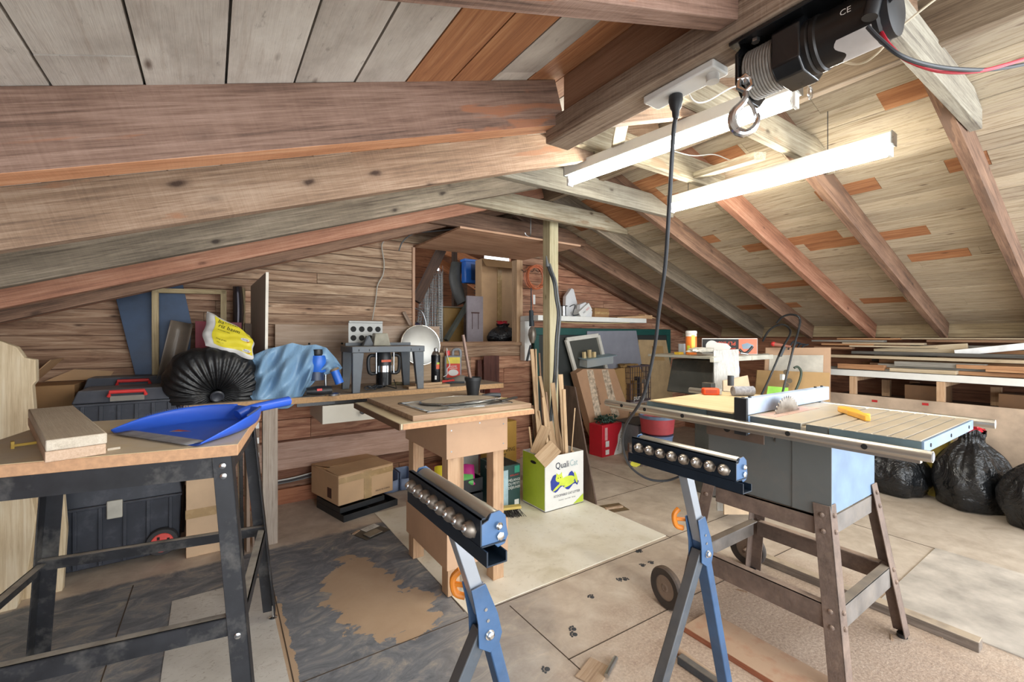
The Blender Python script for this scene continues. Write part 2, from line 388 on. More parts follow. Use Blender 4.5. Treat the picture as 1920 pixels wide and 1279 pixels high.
# header beam with board above
b = MB(); b.box(.877, -.9, 1.858, .97, 1.10, 1.93)
o = b.build('header_beam', wood('worn_header_timber', '5e4636', '96806a', 'b3a08a', ax='y', knots=.4, saw=1), fr=TR(.92, 0, 1.86), bevel=.004); tag(o, 'long worn beam under the roof that carries the winch', 'beam')
b = MB(); b.box(.892, -.9, 1.932, .935, 1.03, zd(.9)-.004)
o = b.build('header_board', wood('smooth_header_board', '7d5a41', '9b7556', 'ab8565', ax='y', knots=.5, saw=.2), fr=TR(.91, 0, 1.93), bevel=.002); tag(o, 'smooth brown board nailed upright on top of the winch beam', 'board')
# short braces by the ridge
plank('brace', at(1290, 335, Y=1.6), at(1425, 292, Y=1.04), .06, .035, M_TI, label='short pale batten fixed between two tie beams beyond the hanging cable', cat='batten', group='battens between tie beams')
plank('brace', (1.25, 1.1, 2.10), (1.65, 1.52, 2.13), .05, .03, M_TI, label='short pale batten lit from below beside the cable plug', cat='batten', group='battens between tie beams')
# ridge board
b = MB(); b.box(2.08, Y0, 2.26, 2.12, YG, ZR-.01); o = b.build('ridge_board', wood('ridge_timber', '5b4a3a', '85715a', '9b8970', ax='y'), fr=TR(2.1, 0, 2.3)); tag(o, 'ridge board where the two roof slopes meet', 'beam')
# post
b = MB(); b.box(2.245, 2.76, 0, 2.335, 2.85, 2.305)
o = b.build('support_post', wood('green_treated_post', 'a2946a', 'c6ba8f', 'd8cfa9', ax='z', knots=.7, g=.7), bevel=.004); tag(o, 'square greenish wooden post standing left of the white shelf', 'post')

# ---------------------------------------------------------------- setting: gable wall
def gable_mat():
    s = NT('gable_boards'); tc = s.n('ShaderNodeTexCoord'); P0 = tc.outputs['Object']
    ar = s.n('ShaderNodeAttribute', attribute_name='rnd'); ab = s.n('ShaderNodeAttribute', attribute_name='bare')
    off = s.n('ShaderNodeCombineXYZ'); s.l(s.math('MULTIPLY', ar.outputs['Fac'], 31.0), off.inputs[0]); s.l(s.math('MULTIPLY', ar.outputs['Fac'], 7.0), off.inputs[2])
    ad = s.n('ShaderNodeVectorMath', operation='ADD'); s.l(P0, ad.inputs[0]); s.l(off.outputs[0], ad.inputs[1]); P = ad.outputs[0]
    n1 = s.noise(s.mapping(P, (1.2, 15, 15)), 2.4, 6, .65, .8); n2 = s.noise(s.mapping(P, (4, 90, 90)), 2, 4, .7); n3 = s.noise(s.mapping(P, (1.5, 3, 3)), 2.0, 5, .6)
    grey = s.ramp(n1, [(.32, lin('6e5543')), (.5, lin('a48a70')), (.68, lin('c7b197'))])
    red = s.ramp(n1, [(.30, lin('6d4432')), (.5, lin('a3735a')), (.70, lin('c49a7c'))])
    col = s.mix(ab.outputs['Fac'], grey, red)
    col = s.mix(s.math('MULTIPLY', f01(s, n3, .58, .75), .5), col, lin('47352a'))
    tint = s.ramp(ar.outputs['Fac'], [(0, (.75, .74, .73)), (1, (1.15, 1.12, 1.1))]); col = s.mix(1.0, col, tint, 'MULTIPLY')
    vo = s.n('ShaderNodeTexVoronoi', feature='F1'); s.l(s.mapping(P, (3.0, 9, 9)), vo.inputs['Vector']); vo.inputs['Scale'].default_value = 1.2
    col = s.mix(s.math('MULTIPLY', f01(s, vo.outputs['Distance'], .12, .03), .85), col, lin('3a2519'))
    s.l(col, s.b.inputs['Base Color']); s.b.inputs['Roughness'].default_value = .8; s.bump(s.math('ADD', n2, n1), .5, .003); return s.m
M_GAB = gable_mat()
WX0, WX1, WZ0, WZ1 = 1.475, 2.66, 1.195, 2.03
b = MB(); rr = random.Random(3); z = 0.0
while z < 2.42:
    h = .155 if z < .85 else (.12 if z < 1.1 else .0815)
    zt = z+h; zm = (z+zt)/2
    xa = max(-1.35, 2.1-(2.47-zm)/SL); xb = min(5.55, 2.1+(2.47-zm)/SL)
    if xb-xa > .1:
        spans = [(xa, xb)]
        if zt > WZ0+.02 and z < WZ1: spans = [(xa, WX0), (WX1, xb)]
        for p, q in spans:
            if q <= p: continue
            x = p
            while x < q-.01:
                e = min(q, x+rr.uniform(.7, 2.2))
                if q-e < .3: e = q
                b.r = rr.random(); mid = (x+e)/2
                b.b = min(1, max(0, (1.0 if z < .8 else .15 if mid < 2.6 else .85)+(.3 if mid < .2 else 0)+rr.uniform(-.15, .15)))
                dy = rr.uniform(0, .004)
                b.box(x+.0015, YG+dy, z+.0026, e-.0015, YG+.03, zt-.0026); x = e
    z = zt
b.r = .2; b.b = .6
for (p, q, r0, r1) in ((-1.35, WX0, 0, 1), (WX1, 5.55, 0, 1), (WX0, WX1, 0, 2)):
    n = 24
    for k in range(n):
        xa, xb = p+(q-p)*k/n, p+(q-p)*(k+1)/n; zt = min(zd(xa), zd(xb))+.03
        if r1 == 2: b.box(xa, YG+.032, 0, xb, YG+.05, WZ0); b.box(xa, YG+.032, WZ1+.02, xb, YG+.05, zt)
        else: b.box(xa, YG+.032, 0, xb, YG+.05, zt)
struct('wall_back', b, M_GAB, fr=TR(0, YG, 0), smooth=False)
# window-like hatch opening: frame
M_FR = wood('frame_pine', 'a27a50', 'c59f74', 'd6b48c', ax='z', knots=.4)
t = thing('window_1', None, None, (WX0, YG, WZ0)); t['kind'] = 'structure'
MB().box(WX0-.012, YG-.012, WZ0-.01, WX0+.012, YG+.09, WZ1).build('window_jamb', wood('jamb', '96704d', 'c4997a', 'd0a98b', ax='z', knots=0), t, bevel=.002)
MB().box(WX1-.075, YG+.0, WZ0-.01, WX1+.0, YG+.09, WZ1).build('window_jamb', M_FR, t, bevel=.002)
MB().box(WX0-.01, YG-.035, WZ0-.04, WX1+.01, YG+.09, WZ0-.008).build('window_sill', wood('sill', '6a4a33', '94704f', 'ac8a66', ax='x', knots=.4, dust=.5), t, bevel=.002)
# right knee wall + top plate, left knee wall
b = MB(); b.box(5.42, Y0, 0, 5.46, YG, 1.24); struct('wall_right', b, wood('knee_boards', '54301f', '8d5838', 'a7734c', ax='y', knots=.5), fr=TR(5.4, 0, 0))
b = MB(); b.box(5.36, Y0, 1.24, 5.44, YG, zd(5.4)+.01); struct('trim_1', b, wood('top_plate', '6e5a3c', '9a8560', 'bba67f', ax='y', knots=.9, g=.7), fr=TR(5.4, 0, 1.24))
b = MB(); b.box(-1.42, Y0, 0, -1.38, YG, 1.32); struct('wall_left', b, wood('knee_boards_left', '4a2d1e', '7a4d32', '93653f', ax='y', knots=.5), fr=TR(-1.4, 0, 0))

# ---------------------------------------------------------------- floor
def floor_mat():
    s = NT('dusty_sheet_floor'); tc = s.n('ShaderNodeTexCoord'); P = tc.outputs['Object']; sp = s.n('ShaderNodeSeparateXYZ'); s.l(P, sp.inputs[0]); X, Y = sp.outputs[0], sp.outputs[1]
    big = s.noise(P, 1.7, 5, .6, .3); mid = s.noise(P, 7, 6, .65, .3); fine = s.noise(P, 90, 3, .7)
    sw = s.noise(s.mapping(P, (2.2, 4.2, 1)), 2.2, 7, .74, 1.5)
    dustc = s.ramp(mid, [(.3, lin('b09f8f')), (.55, lin('c7b8a7')), (.75, lin('d6cabb'))])
    blue = s.ramp(sw, [(.34, lin('5d6067')), (.50, lin('777a80')), (.60, lin('938f8b')), (.70, lin('b3a899'))])
    # painted grey-blue zone left of the cream sheet, fading under dust at right
    zx = f01(s, s.math('ADD', X, s.math('MULTIPLY', s.math('SUBTRACT', Y, 1.3), -.5)), 1.35, .55)
    zy = f01(s, s.math('ADD', Y, s.math('MULTIPLY', s.math('SUBTRACT', mid, .5), .10)), 2.96, 2.93)
    z = s.math('MULTIPLY', zx, zy, True)
    z = s.math('MULTIPLY', z, f01(s, s.math('ADD', s.math('MULTIPLY', zx, .55), s.math('MULTIPLY', big, .9)), .45, .62), True)
    tan = lin('b79d82')
    # torn bare patch
    def patch(cx, cy, rx, ry, th=.0):
        dx = s.math('DIVIDE', s.math('SUBTRACT', X, cx), rx); dy = s.math('DIVIDE', s.math('SUBTRACT', Y, cy), ry)
        r = s.math('ADD', s.math('POWER', s.math('ABSOLUTE', dx), 2), s.math('POWER', s.math('ABSOLUTE', dy), 2))
        jag = s.noise(s.mapping(P, (4.5, 7, 1)), 1.4, 5, .62, .4)
        return f01(s, s.math('ADD', r, s.math('MULTIPLY', s.math('SUBTRACT', jag, .5), 3.6)), 1.05, .98)
    col = s.mix(z, dustc, blue)
    pt = s.math('MAXIMUM', patch(.62, 2.22, .17, .34), patch(.70, 1.95, .18, .2), True)
    pt = s.math('MAXIMUM', pt, patch(.22, 1.98, .05, .62), True)
    pt = s.math('MAXIMUM', pt, patch(.22, 1.5, .07, .3), True)
    col = s.mix(s.math('MULTIPLY', pt, z, True), col, s.mix(mid, lin('a98e73'), lin('bda58b')))
    # sawdust piled under the saw
    sx = s.math('DIVIDE', s.math('SUBTRACT', X, 1.95), 1.1); sy = s.math('DIVIDE', s.math('SUBTRACT', Y, .7), .75)
    sd = f01(s, s.math('ADD', s.math('ADD', s.math('MULTIPLY', sx, sx), s.math('MULTIPLY', sy, sy)), s.math('MULTIPLY', s.math('SUBTRACT', mid, .5), .9)), 1.3, .5)
    col = s.mix(s.math('MULTIPLY', sd, .8), col, s.ramp(fine, [(.3, lin('8f7868')), (.55, lin('b79f8b')), (.75, lin('d4c0ac'))]))
    # far/right floor: greyer beige boards
    gr = f01(s, s.math('ADD', X, s.math('MULTIPLY', s.math('SUBTRACT', big, .5), .5)), 2.2, 3.2)
    col = s.mix(s.math('MULTIPLY', gr, .7), col, s.ramp(mid, [(.3, lin('a49684')), (.7, lin('c4b7a5'))]))
    s.l(col, s.b.inputs['Base Color']); s.b.inputs['Roughness'].default_value = .7
    s.bump(s.math('ADD', s.math('MULTIPLY', fine, s.math('MULTIPLY_ADD', sd, 1.0)), s.math('MULTIPLY', mid, .6)), .35, .004); return s.m
b = MB()
struct('floor', MB().box(-1.4, -1.2, -.06, 5.44, 3.76, 0), floor_mat(), fr=Matrix())
# sheet seams: thin recessed-looking strips of dark gap
M_SEAM = plain('seam_gap', '4a3d31', .9)
b = MB()
def seam(p, q, w_=.004): b.bar((p[0], p[1], .0006), (q[0], q[1], .0006), w_, .0012)
seam((-1.0, 1.765), (2.36, 1.715)); seam((2.35, 2.41), (2.356, 1.72)); seam((1.145, 1.70), (1.14, -.5)); seam((1.14, 1.29), (1.75, 1.27)); seam((1.75, 1.28), (3.0, 1.22))
seam((2.36, 1.72), (5.3, 1.66)); seam((3.55, 1.68), (3.5, .2)); seam((.977, 3.1), (.95, 1.78)); seam((2.35, 2.41), (5.3, 2.38)); seam((3.0, 2.4), (3.0, 3.7)); seam((.26, 2.9), (.24, 1.0)); seam((-.32, 2.9), (-.34, 1.0))
struct('trim_2', b, M_SEAM)
def sheet_mat():
    s = NT('cream_floor_sheet'); tc = s.n('ShaderNodeTexCoord'); P = tc.outputs['Object']; m1 = s.noise(P, 3.2, 5, .6, .4); m2 = s.noise(P, 26, 6, .7)
    col = s.ramp(m1, [(.3, lin('d2c9b2')), (.48, lin('e9e3d3')), (.7, lin('f0ece0'))])
    col = s.mix(s.math('MULTIPLY', f01(s, m2, .56, .7), .3), col, lin('a3967a')); s.l(col, s.b.inputs['Base Color']); s.b.inputs['Roughness'].default_value = .55; return s.m
o = MB().box(.955, 1.745, 0, 2.352, 3.12, .004).build('floor_sheet', sheet_mat()); tag(o, 'large cream floor sheet under the small work table and cat litter box', 'floor panel')
def wht():
    s = NT('scuffed_white_sheet'); tc = s.n('ShaderNodeTexCoord'); P = tc.outputs['Object']; m1 = s.noise(P, 3, 5, .6); m2 = s.noise(s.mapping(P, (9, 14, 1)), 2.4, 6, .8, 1.8)
    col = s.ramp(m1, [(.3, lin('b3afa8')), (.6, lin('cfccc6'))]); col = s.mix(f01(s, m2, .55, .68), col, lin('8b8175')); s.l(col, s.b.inputs['Base Color']); s.b.inputs['Roughness'].default_value = .5; return s.m
o = MB().box(-.15, 1.25, 0, .235, 2.62, .003).build('floor_sheet', wht()); tag(o, 'scuffed white floor sheet under the black steel stand', 'floor panel')
pts = [at(1700, 1055, Z=0), at(1755, 1027, Z=0), at(2080, 1100, Z=0), at(2100, 1290, Z=0), at(1925, 1220, Z=0)]
b = MB(); b.prism([(2.60, .75), (3.52, .75), (3.50, -.5), (2.60, -.5)], 0, .005)
o = b.build('floor_sheet', plain('grey_worn_board', 'b9b0a4', .7, var=.25, scale=5)); tag(o, 'grey worn floor board right of the long beam on the floor', 'floor panel')
# ---------------------------------------------------------------- metals, plastics
M_STEEL = plain('brushed_steel', 'b9bcbe', .3, 1.0, .1)
M_CHROME = plain('bright_chrome', 'd5d8da', .16, 1.0, .05)
M_BLKP = plain('black_plastic', '222427', .45, 0, .2)
M_BLKM = plain('glossy_black_metal', '17181a', .28, .3, .2, coat=.4)
M_WHITE = plain('white_enamel', 'e6e6e0', .4, 0, .04)
M_WPL = plain('white_plastic', 'dcdcd8', .45, 0, .05)
M_BEIGE = plain('beige_cable', 'c7bda6', .55)
M_GREYC = plain('grey_cable', '6d7072', .5)
M_BLKC = plain('black_cable', '34383d', .45)
M_CARD = plain('brown_cardboard', 'c09b74', .8, 0, .08, 6, dust=.15)
M_CARDL = plain('light_cardboard', 'd3b594', .8, 0, .08, 6, dust=.2)
M_CARDD = plain('shaded_kraft_cardboard', '99744d', .8, 0, .1, 5)
M_TAPE = plain('packing_tape', 'b39468', .25, 0, .15, 12, coat=.5)
M_DARKIN = plain('dark_interior', '1b1a19', .8)

# ---------------------------------------------------------------- the loft beyond the opening
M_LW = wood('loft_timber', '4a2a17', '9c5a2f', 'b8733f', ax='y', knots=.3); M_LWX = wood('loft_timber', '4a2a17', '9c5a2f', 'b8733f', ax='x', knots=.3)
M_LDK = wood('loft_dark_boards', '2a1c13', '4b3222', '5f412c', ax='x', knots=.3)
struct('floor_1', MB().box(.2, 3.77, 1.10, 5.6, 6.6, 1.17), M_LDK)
b = MB(); z = 1.17; i = 0; g0, g1, g2, g3 = at(817, 500, Y=6.5).x, at(826, 500, Y=6.5).x, at(908, 486, Y=6.5).x, at(958, 486, Y=6.5).x; za, zb_, zc, zd_ = at(820, 512, Y=6.5).z, at(820, 476, Y=6.5).z, at(930, 492, Y=6.5).z, at(930, 478, Y=6.5).z
while z < 2.92:
    zm = z+.054; sp = [.2]
    if za < zm < zb_: sp += [g0, g1]
    if zc-.05 < zm < zd_+.05: sp += [g2, g3]
    sp.append(5.6)
    for k in range(0, len(sp), 2): b.box(sp[k], 6.5+.004*(i % 2), z, sp[k+1], 6.56, z+.1118)
    z += .112; i += 1
struct('wall_loft', b, M_LWX)
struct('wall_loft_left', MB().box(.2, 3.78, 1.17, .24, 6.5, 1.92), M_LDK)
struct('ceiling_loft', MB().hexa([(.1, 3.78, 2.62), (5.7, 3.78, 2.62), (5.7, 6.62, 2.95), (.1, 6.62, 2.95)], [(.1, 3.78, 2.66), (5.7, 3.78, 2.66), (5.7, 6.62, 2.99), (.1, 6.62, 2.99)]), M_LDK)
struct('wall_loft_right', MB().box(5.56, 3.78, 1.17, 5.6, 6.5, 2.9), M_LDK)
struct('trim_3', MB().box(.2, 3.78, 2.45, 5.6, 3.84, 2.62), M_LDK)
for (p0, p1, lb) in ((at(836, 470, Y=5.2), at(1000, 540, Y=5.2), 'orange sunlit loft timber seen through the opening, upper one'), (at(822, 492, Y=5.6), at(905, 545, Y=5.6), 'orange sunlit loft timber seen behind the wire mesh roll')):
    plank('loft_rafter', p0, p1, .05, .12, wood('loft_orange', '96501f', 'd07c3b', 'e2975a', knots=0), label=lb, cat='rafter', group='rafters in the loft')
plank('loft_brace', at(828, 468, Y=4.1), at(780, 565, Y=4.1), .06, .09, M_LDK, label='dark diagonal brace inside the upper left corner of the opening', cat='beam')
plank('loft_stud', at(852, 470, Y=4.9), at(852, 640, Y=4.9), .05, .06, M_LDK, label='dark upright stud inside the loft behind the wire mesh roll', cat='beam')
M_WIRE = plain('galvanised_wire', '8b8c8a', .4, .9, .2)
def meshroll(px0, px1, py0, py1, Y, n, m, label, lean=0.0):
    a, c = at(px0, py1, Y=Y), at(px1, py1, Y=Y); top = at(px0, py0, Y=Y).z; r = (c.x-a.x)/2; cx, cy, z0 = (a.x+c.x)/2, Y, 1.172
    b = MB()
    for k in range(n):
        t = 4*PI*k/n; rr_ = r*(1-.28*k/n)
        x, y = cx+rr_*math.cos(t), cy+rr_*math.sin(t); b.tube([(x, y, z0), (x+lean+.01*math.sin(k*3), y, top-.12*abs(math.sin(k*1.7)))], .0016, 4)
    for j in range(m):
        z = z0+.02+(top-.1-z0)*j/m; b.tube([(cx+r*(1-.28*k/40)*math.cos(4*PI*k/40)+lean*j/m, cy+r*(1-.28*k/40)*math.sin(4*PI*k/40), z+.004*math.sin(k+j)) for k in range(41)], .0014, 4)
    tag(b.build('wire_mesh_roll', M_WIRE, smooth=False), label, 'wire roll', 'wire mesh rolls in the loft')
meshroll(797, 830, 495, 637, 4.15, 40, 26, 'tall roll of grey wire mesh standing inside the opening')
meshroll(778, 800, 540, 637, 4.35, 26, 16, 'shorter tangled wire roll at the left side of the opening', .05)
t = thing('plastic_crate', 'bright blue plastic box high up inside the opening', 'box', at(890, 528, Y=4.7))
p, q = at(872, 530, Y=4.7), at(905, 490, Y=4.7)
M_BLUB = plain('blue_box_plastic', '1f5fb4', .35, 0, .1)
MB().box(p.x, 4.7, p.z, q.x, 4.80, q.z).build('body', M_BLUB, t, bevel=.012)
MB().box(p.x-.01, 4.69, q.z-.02, q.x+.012, 4.81, q.z+.01).build('lid', plain('blue_box_lid', '2f7be0', .35), t, bevel=.004)
MB().box((p.x+q.x)/2-.04, 4.694, p.z+.04, (p.x+q.x)/2+.03, 4.70, q.z-.05).build('emblem', plain('navy_print', '1c3f73', .5), t)
t = thing('rack_stand', 'dark stand holding up the blue box inside the loft', 'stand', at(890, 640, Y=4.8))
MB().box(p.x+.02, 4.74, 1.172, p.x+.05, 4.78, p.z-.002).build('leg', M_LDK, t); MB().box(q.x-.05, 4.74, 1.172, q.x-.02, 4.78, p.z-.002).build('leg', M_LDK, t)
b = MB(); c0 = at(893, 531, Y=4.62)
b.tube([(c0.x+.025*math.cos(k*.7), 4.62+.025*math.sin(k*.7), c0.z-.004*k) for k in range(60)], .004, 5); tag(b.build('spring_hose', M_BLKC), 'black coiled hose hanging below the blue box', 'hose')
# big cardboard carton
t = thing('carton', 'tall taped cardboard carton filling the right half of the opening', 'box', at(936, 636, Y=4.35)); p, q = at(903, 640, Y=4.35), at(968, 492, Y=4.35)
MB().box(p.x, 4.35, 1.172, q.x+.1, 4.50, q.z).build('body', M_CARD, t, bevel=.008)
MB().box((p.x+q.x)/2-.03, 4.344, 1.2, (p.x+q.x)/2+.03, 4.35, q.z-.004).build('tape', M_TAPE, t)
MB().hexa([(p.x, 4.345, q.z), (q.x+.1, 4.345, q.z), (q.x+.1, 4.28, q.z-.09), (p.x, 4.25, q.z-.1)], [(p.x, 4.349, q.z+.003), (q.x+.1, 4.349, q.z+.003), (q.x+.1, 4.284, q.z-.087), (p.x, 4.254, q.z-.097)]).build('flap', M_CARDD, t)
# garbage bag maker
def bag_mat(name, c, rough=.28, fine=18, str_=.8):
    if name in _mc: return _mc[name]
    s = NT(name); tc = s.n('ShaderNodeTexCoord'); P = tc.outputs['Object']
    s.b.inputs['Base Color'].default_value = lin(c); s.b.inputs['Roughness'].default_value = rough; s.b.inputs['Specular IOR Level'].default_value = .6
    n1 = s.noise(P, fine, 5, .6, 1.6); n2 = s.noise(P, fine*.35, 3, .6, 2.5)
    s.bump(s.math('ADD', n1, s.math('MULTIPLY', n2, 2.0)), str_, .012); _mc[name] = s.m; return s.m
M_BAG = bag_mat('black_bag_film', '1b1c1e')
def sack(name, c, r, h, label, group=None, mat=None, tie=None, seed=1, ax=(1, 1), pleat=26, flat=.35, neck=.06):
    """plump plastic sack with gathers running up to a tied neck"""
    t = thing(name, label, 'garbage bag', c, group); rd = random.Random(seed); ph = [rd.uniform(0, 6) for _ in range(8)]
    def fn(u, v):
        a = 2*PI*u; e = v
        if e < .82:
            k = e/.82; rr_ = (math.sin(PI*(.16+.80*k))**.55); z = h*.84*k**1.05
            if k < .12: z = h*.02
        else:
            k = (e-.82)/.18; rr_ = (math.sin(PI*.96)**.55)*(1-k)+neck/r*k+(.06*k*(k > .6)); z = h*(.84+.16*k)
        g = .05*math.sin(3*a+ph[0]+2*e)+.04*math.sin(5*a+ph[1]-3*e)+.03*math.sin(9*a+ph[2]+5*e)
        g += .035*math.sin(pleat*a+ph[3]+2*math.sin(3*e))*max(0, e-.35)*2.0+.012*math.sin(pleat*1.7*a+ph[4])*e
        g += .05*noise.noise(Vector((math.cos(a)*3+seed, math.sin(a)*3, e*7)))
        R_ = r*rr_*(1+g)
        return Vector(c)+Vector((R_*math.cos(a)*ax[0], R_*math.sin(a)*ax[1], max(0.0, z+.03*h*math.sin(4*a+ph[5])*e)))
    MB().surf(fn, 120, 44, cu=True).build('sack_body', mat or M_BAG, t, ang=3)
    if tie:
        b = MB(); o = Vector(c)+Vector((0, 0, h)); b.lathe([(neck*.9, -.012), (neck*1.1, 0), (neck*.9, .014)], o)
        for k in range(7):
            a = 2*PI*k/7+.3; d = Vector((math.cos(a), math.sin(a), 0)); b.tube([o, o+d*.03+Vector((0, 0, .025)), o+d*(.055+.01*(k % 3))+Vector((0, 0, .03-.018*(k % 2)))], lambda q: .008+.004*math.sin(q*5), 6)
        b.build('bag_tie', tie, t)
    return t
M_RED = plain('red_plastic_film', 'c5303c', .3)
p = at(942, 637, Y=4.08); sack('garbage_bag', (p.x, 4.08, 1.172), .17, .21, 'shiny black garbage bag with a red tie inside the opening', tie=M_RED, seed=4)
t = thing('folded_table', 'pale grey upright carton with a stool drawing inside the opening', 'box', at(892, 637, Y=4.2)); p, q = at(876, 637, Y=4.2), at(906, 556, Y=4.2)
MB().box(p.x, 4.2, 1.172, q.x, 4.23, q.z).build('body', plain('grey_board', '8e8488', .6), t, bevel=.003)
b = MB(); m = (p.x+q.x)/2; b.box(m-.05, 4.197, q.z-.19, m+.05, 4.2, q.z-.175); b.box(m-.04, 4.197, q.z-.36, m-.034, 4.2, q.z-.19); b.box(m+.034, 4.197, q.z-.36, m+.04, 4.2, q.z-.19); b.build('printed_drawing', plain('brown_print', '4c2f27', .6), t)
t['label'] = 'pale grey upright carton printed with a stool shape inside the opening'; t.name = 'upright_carton'
p = at(868, 566, Y=4.5); b = MB(); b.tube([at(857, 495, Y=4.9), at(853, 520, Y=4.88), at(858, 545, Y=4.84), at(868, 568, Y=4.8)], .075, 14, smooth=4); tag(b.build('duct_hose', plain('dark_duct', '4b4a47', .5, bump=.4)), 'dark fat duct hose hanging left of the blue box', 'duct')
p, q = at(833, 612, Y=4.5), at(870, 578, Y=4.5); t = thing('storage_bin', 'mustard coloured bin low behind the wire mesh roll', 'bin', (p.x, 4.5, 1.172))
MB().box(p.x, 4.5, 1.172, q.x, 4.7, q.z).build('body', plain('mustard_bin', '8a6a35', .5), t, bevel=.01); MB().box(p.x-.01, 4.49, q.z, q.x+.01, 4.71, q.z+.015).build('lid', plain('tan_bin_lid', '6f6250', .5), t, bevel=.003)
plank('timber_offcut', at(836, 638, Y=4.3), at(878, 568, Y=4.42), .05, .04, plain('dark_green_timber', '4f5148', .6), label='dark green-grey timber leaning inside the opening', cat='board')
b = MB(); b.tube([at(778, 578, Y=4.0), at(790, 583, Y=4.0), at(797, 598, Y=4.0), at(799, 612, Y=4.0), at(798, 634, Y=4.0)], .008, 8, smooth=5); tag(b.build('metal_hoop', M_STEEL), 'shiny bent metal tube at the lower left of the opening', 'tube')
p = at(787, 606, Y=4.02); t = thing('helmet', 'dark purple round thing behind the bent metal tube in the opening', 'container', (p.x, 4.06, 1.172)); MB().lathe([(.09, 0), (.10, .1), (.085, .16), (.03, .2)], (p.x, 4.10, 1.172)).build('body', plain('purple_plastic', '37304e', .3), t); t.name = 'round_container'; MB().lathe([(.022, 0), (.018, .012)], (p.x, 4.10, 1.372)).build('knob', M_BLKP, t)

# ---------------------------------------------------------------- lifted hatch panel with hook
t = thing('hatch_panel', 'brown plywood hatch panel lifted level above the opening', 'panel', (2.1, 3.3, 2.03))
MB().box(1.49, 2.855, 2.03, 2.67, 3.705, 2.045).build('panel', wood('hatch_plywood', '9a6f50', 'c59672', 'd6ac8a', ax='x', knots=.2, g=.6), t, bevel=.001)
MB().box(1.6, 3.66, 2.045, 1.72, 3.70, 2.055).build('hinge', M_STEEL, t); MB().box(2.4, 3.66, 2.045, 2.52, 3.70, 2.055).build('hinge', M_STEEL, t)
p = at(995, 440, Y=2.80)
b = MB(); b.tube([p+Vector((0, 0, .13)), p+Vector((0, 0, .02)), p+Vector((-.005, 0, -.006)), p+Vector((-.02, 0, -.016)), p+Vector((-.045, 0, -.008)), p+Vector((-.055, 0, .008))], .004, 8, smooth=4)
tag(b.build('ceiling_hook', M_STEEL), 'bent steel hook hanging at the front edge of the hatch panel', 'hook')

# ---------------------------------------------------------------- fluorescent fixtures
M_TUBE = emis('lit_fluorescent_tube', (1.0, .96, .84, 1), 78.0)
def fixture(A, B, label, ztop=.028):
    A, B = Vector(A), Vector(B); F = frame((A+B)/2, B-A); L = (B-A).length
    t = thing('fluorescent_light', label, 'light fixture', F, 'fluorescent lights under the ridge')
    b = MB(F); h = L/2+.02; b.prism([(0, 0)]*0 or [(-h, -.034), (h, -.034), (h, .034), (-h, .034)], .026, .075); b.build('channel_housing', M_WHITE, t, bevel=.003)
    MB(F).cyl((-L/2, 0, 0), (L/2, 0, 0), .019, n=20).build('lamp_tube', M_TUBE, t)
    for s_ in (-1, 1):
        b = MB(F); b.box(s_*(L/2+.004), -.018, -.022, s_*(L/2+.016), .018, .03); b.cyl((s_*(L/2-.001), 0, 0), (s_*(L/2+.006), 0, 0), .02); b.build('lamp_socket', M_WPL, t, bevel=.002)
    b = MB(F); b.box(h, -.034, .024, h+.003, .034, .078); b.box(-h-.003, -.034, .024, -h, .034, .078); b.build('end_cap', M_STEEL, t)
    return t, F
F1, G1 = fixture((1.515, 1.69, 2.035), (1.615, .70, 2.035), 'upper left lit tube fixture running behind the hanging hook')
F2, G2 = fixture((2.365, 1.70, 2.035), (2.39, .66, 2.035), 'lower right lit tube fixture hanging over the table saw')
for (F, xs, zt) in ((G1, (-.35, .42), 2.14), (G2, (-.42, .3), 2.3)):
    for x in xs:
        p = F @ Vector((x, 0, .076)); b = MB(); b.tube([p, p+Vector((0, 0, zt-p.z))], .0018, 6)
        b.build('hanging_wire', M_BLKC, F1 if F is G1 else F2)
# clip hanging at the near end of the upper fixture
p = at(1519, 160, d=1.30); t = thing('hanging_clip', 'small steel clip with ring hanging at the near end of the upper fixture', 'clip', p)
b = MB(); b.cbox(p+Vector((0, 0, .03)), (.022, .022, .05)); b.build('clip_body', M_STEEL, t, bevel=.003)
b = MB(); b.tube([p+Vector((.012*math.cos(a), 0, -.022+.018*math.sin(a))) for a in [2*PI*i/14 for i in range(14)]], .003, 6, closed=True); b.build('ring', M_CHROME, t)

# ---------------------------------------------------------------- winch under the header beam
WXC, WZC = .945, 1.797
t = thing('electric_winch', 'black electric winch with wire rope drum bolted under the worn beam', 'winch', (WXC, .40, 1.856))
MB().box(WXC-.06, .275, 1.848, WXC+.06, .505, 1.856).build('mount_plate', M_BLKM, t, bevel=.002)
def oct_(r, x, z, c=.35): return [(x-r, z-r*c), (x-r*c, z-r), (x+r*c, z-r), (x+r, z-r*c), (x+r, z+r*c), (x+r*c, z+r), (x-r*c, z+r), (x-r, z+r*c)]
RX = Matrix.Rotation(PI/2, 4, 'X')
def yprism(pts, y0, y1): b = MB(RX); b.prism(pts, -y1, -y0); return b
yprism(oct_(.056, WXC, WZC, .55), .487, .494).build('drum_flange', M_BLKM, t, bevel=.002)
b = MB(); b.cyl((WXC, .425, WZC), (WXC, .487, WZC), .043, n=28); b.tube([(WXC+.0465*math.cos(a), .4275+.0568*a/(2*PI*10), WZC+.0465*math.sin(a)) for a in [2*PI*k/26 for k in range(261)]], .0030, 8); b.build('rope_drum', plain('wire_rope', '8e8a84', .45, .25, .15, 60), t)
yprism(oct_(.052, WXC, WZC, .62), .375, .425).build('gear_housing', M_BLKM, t, bevel=.003)
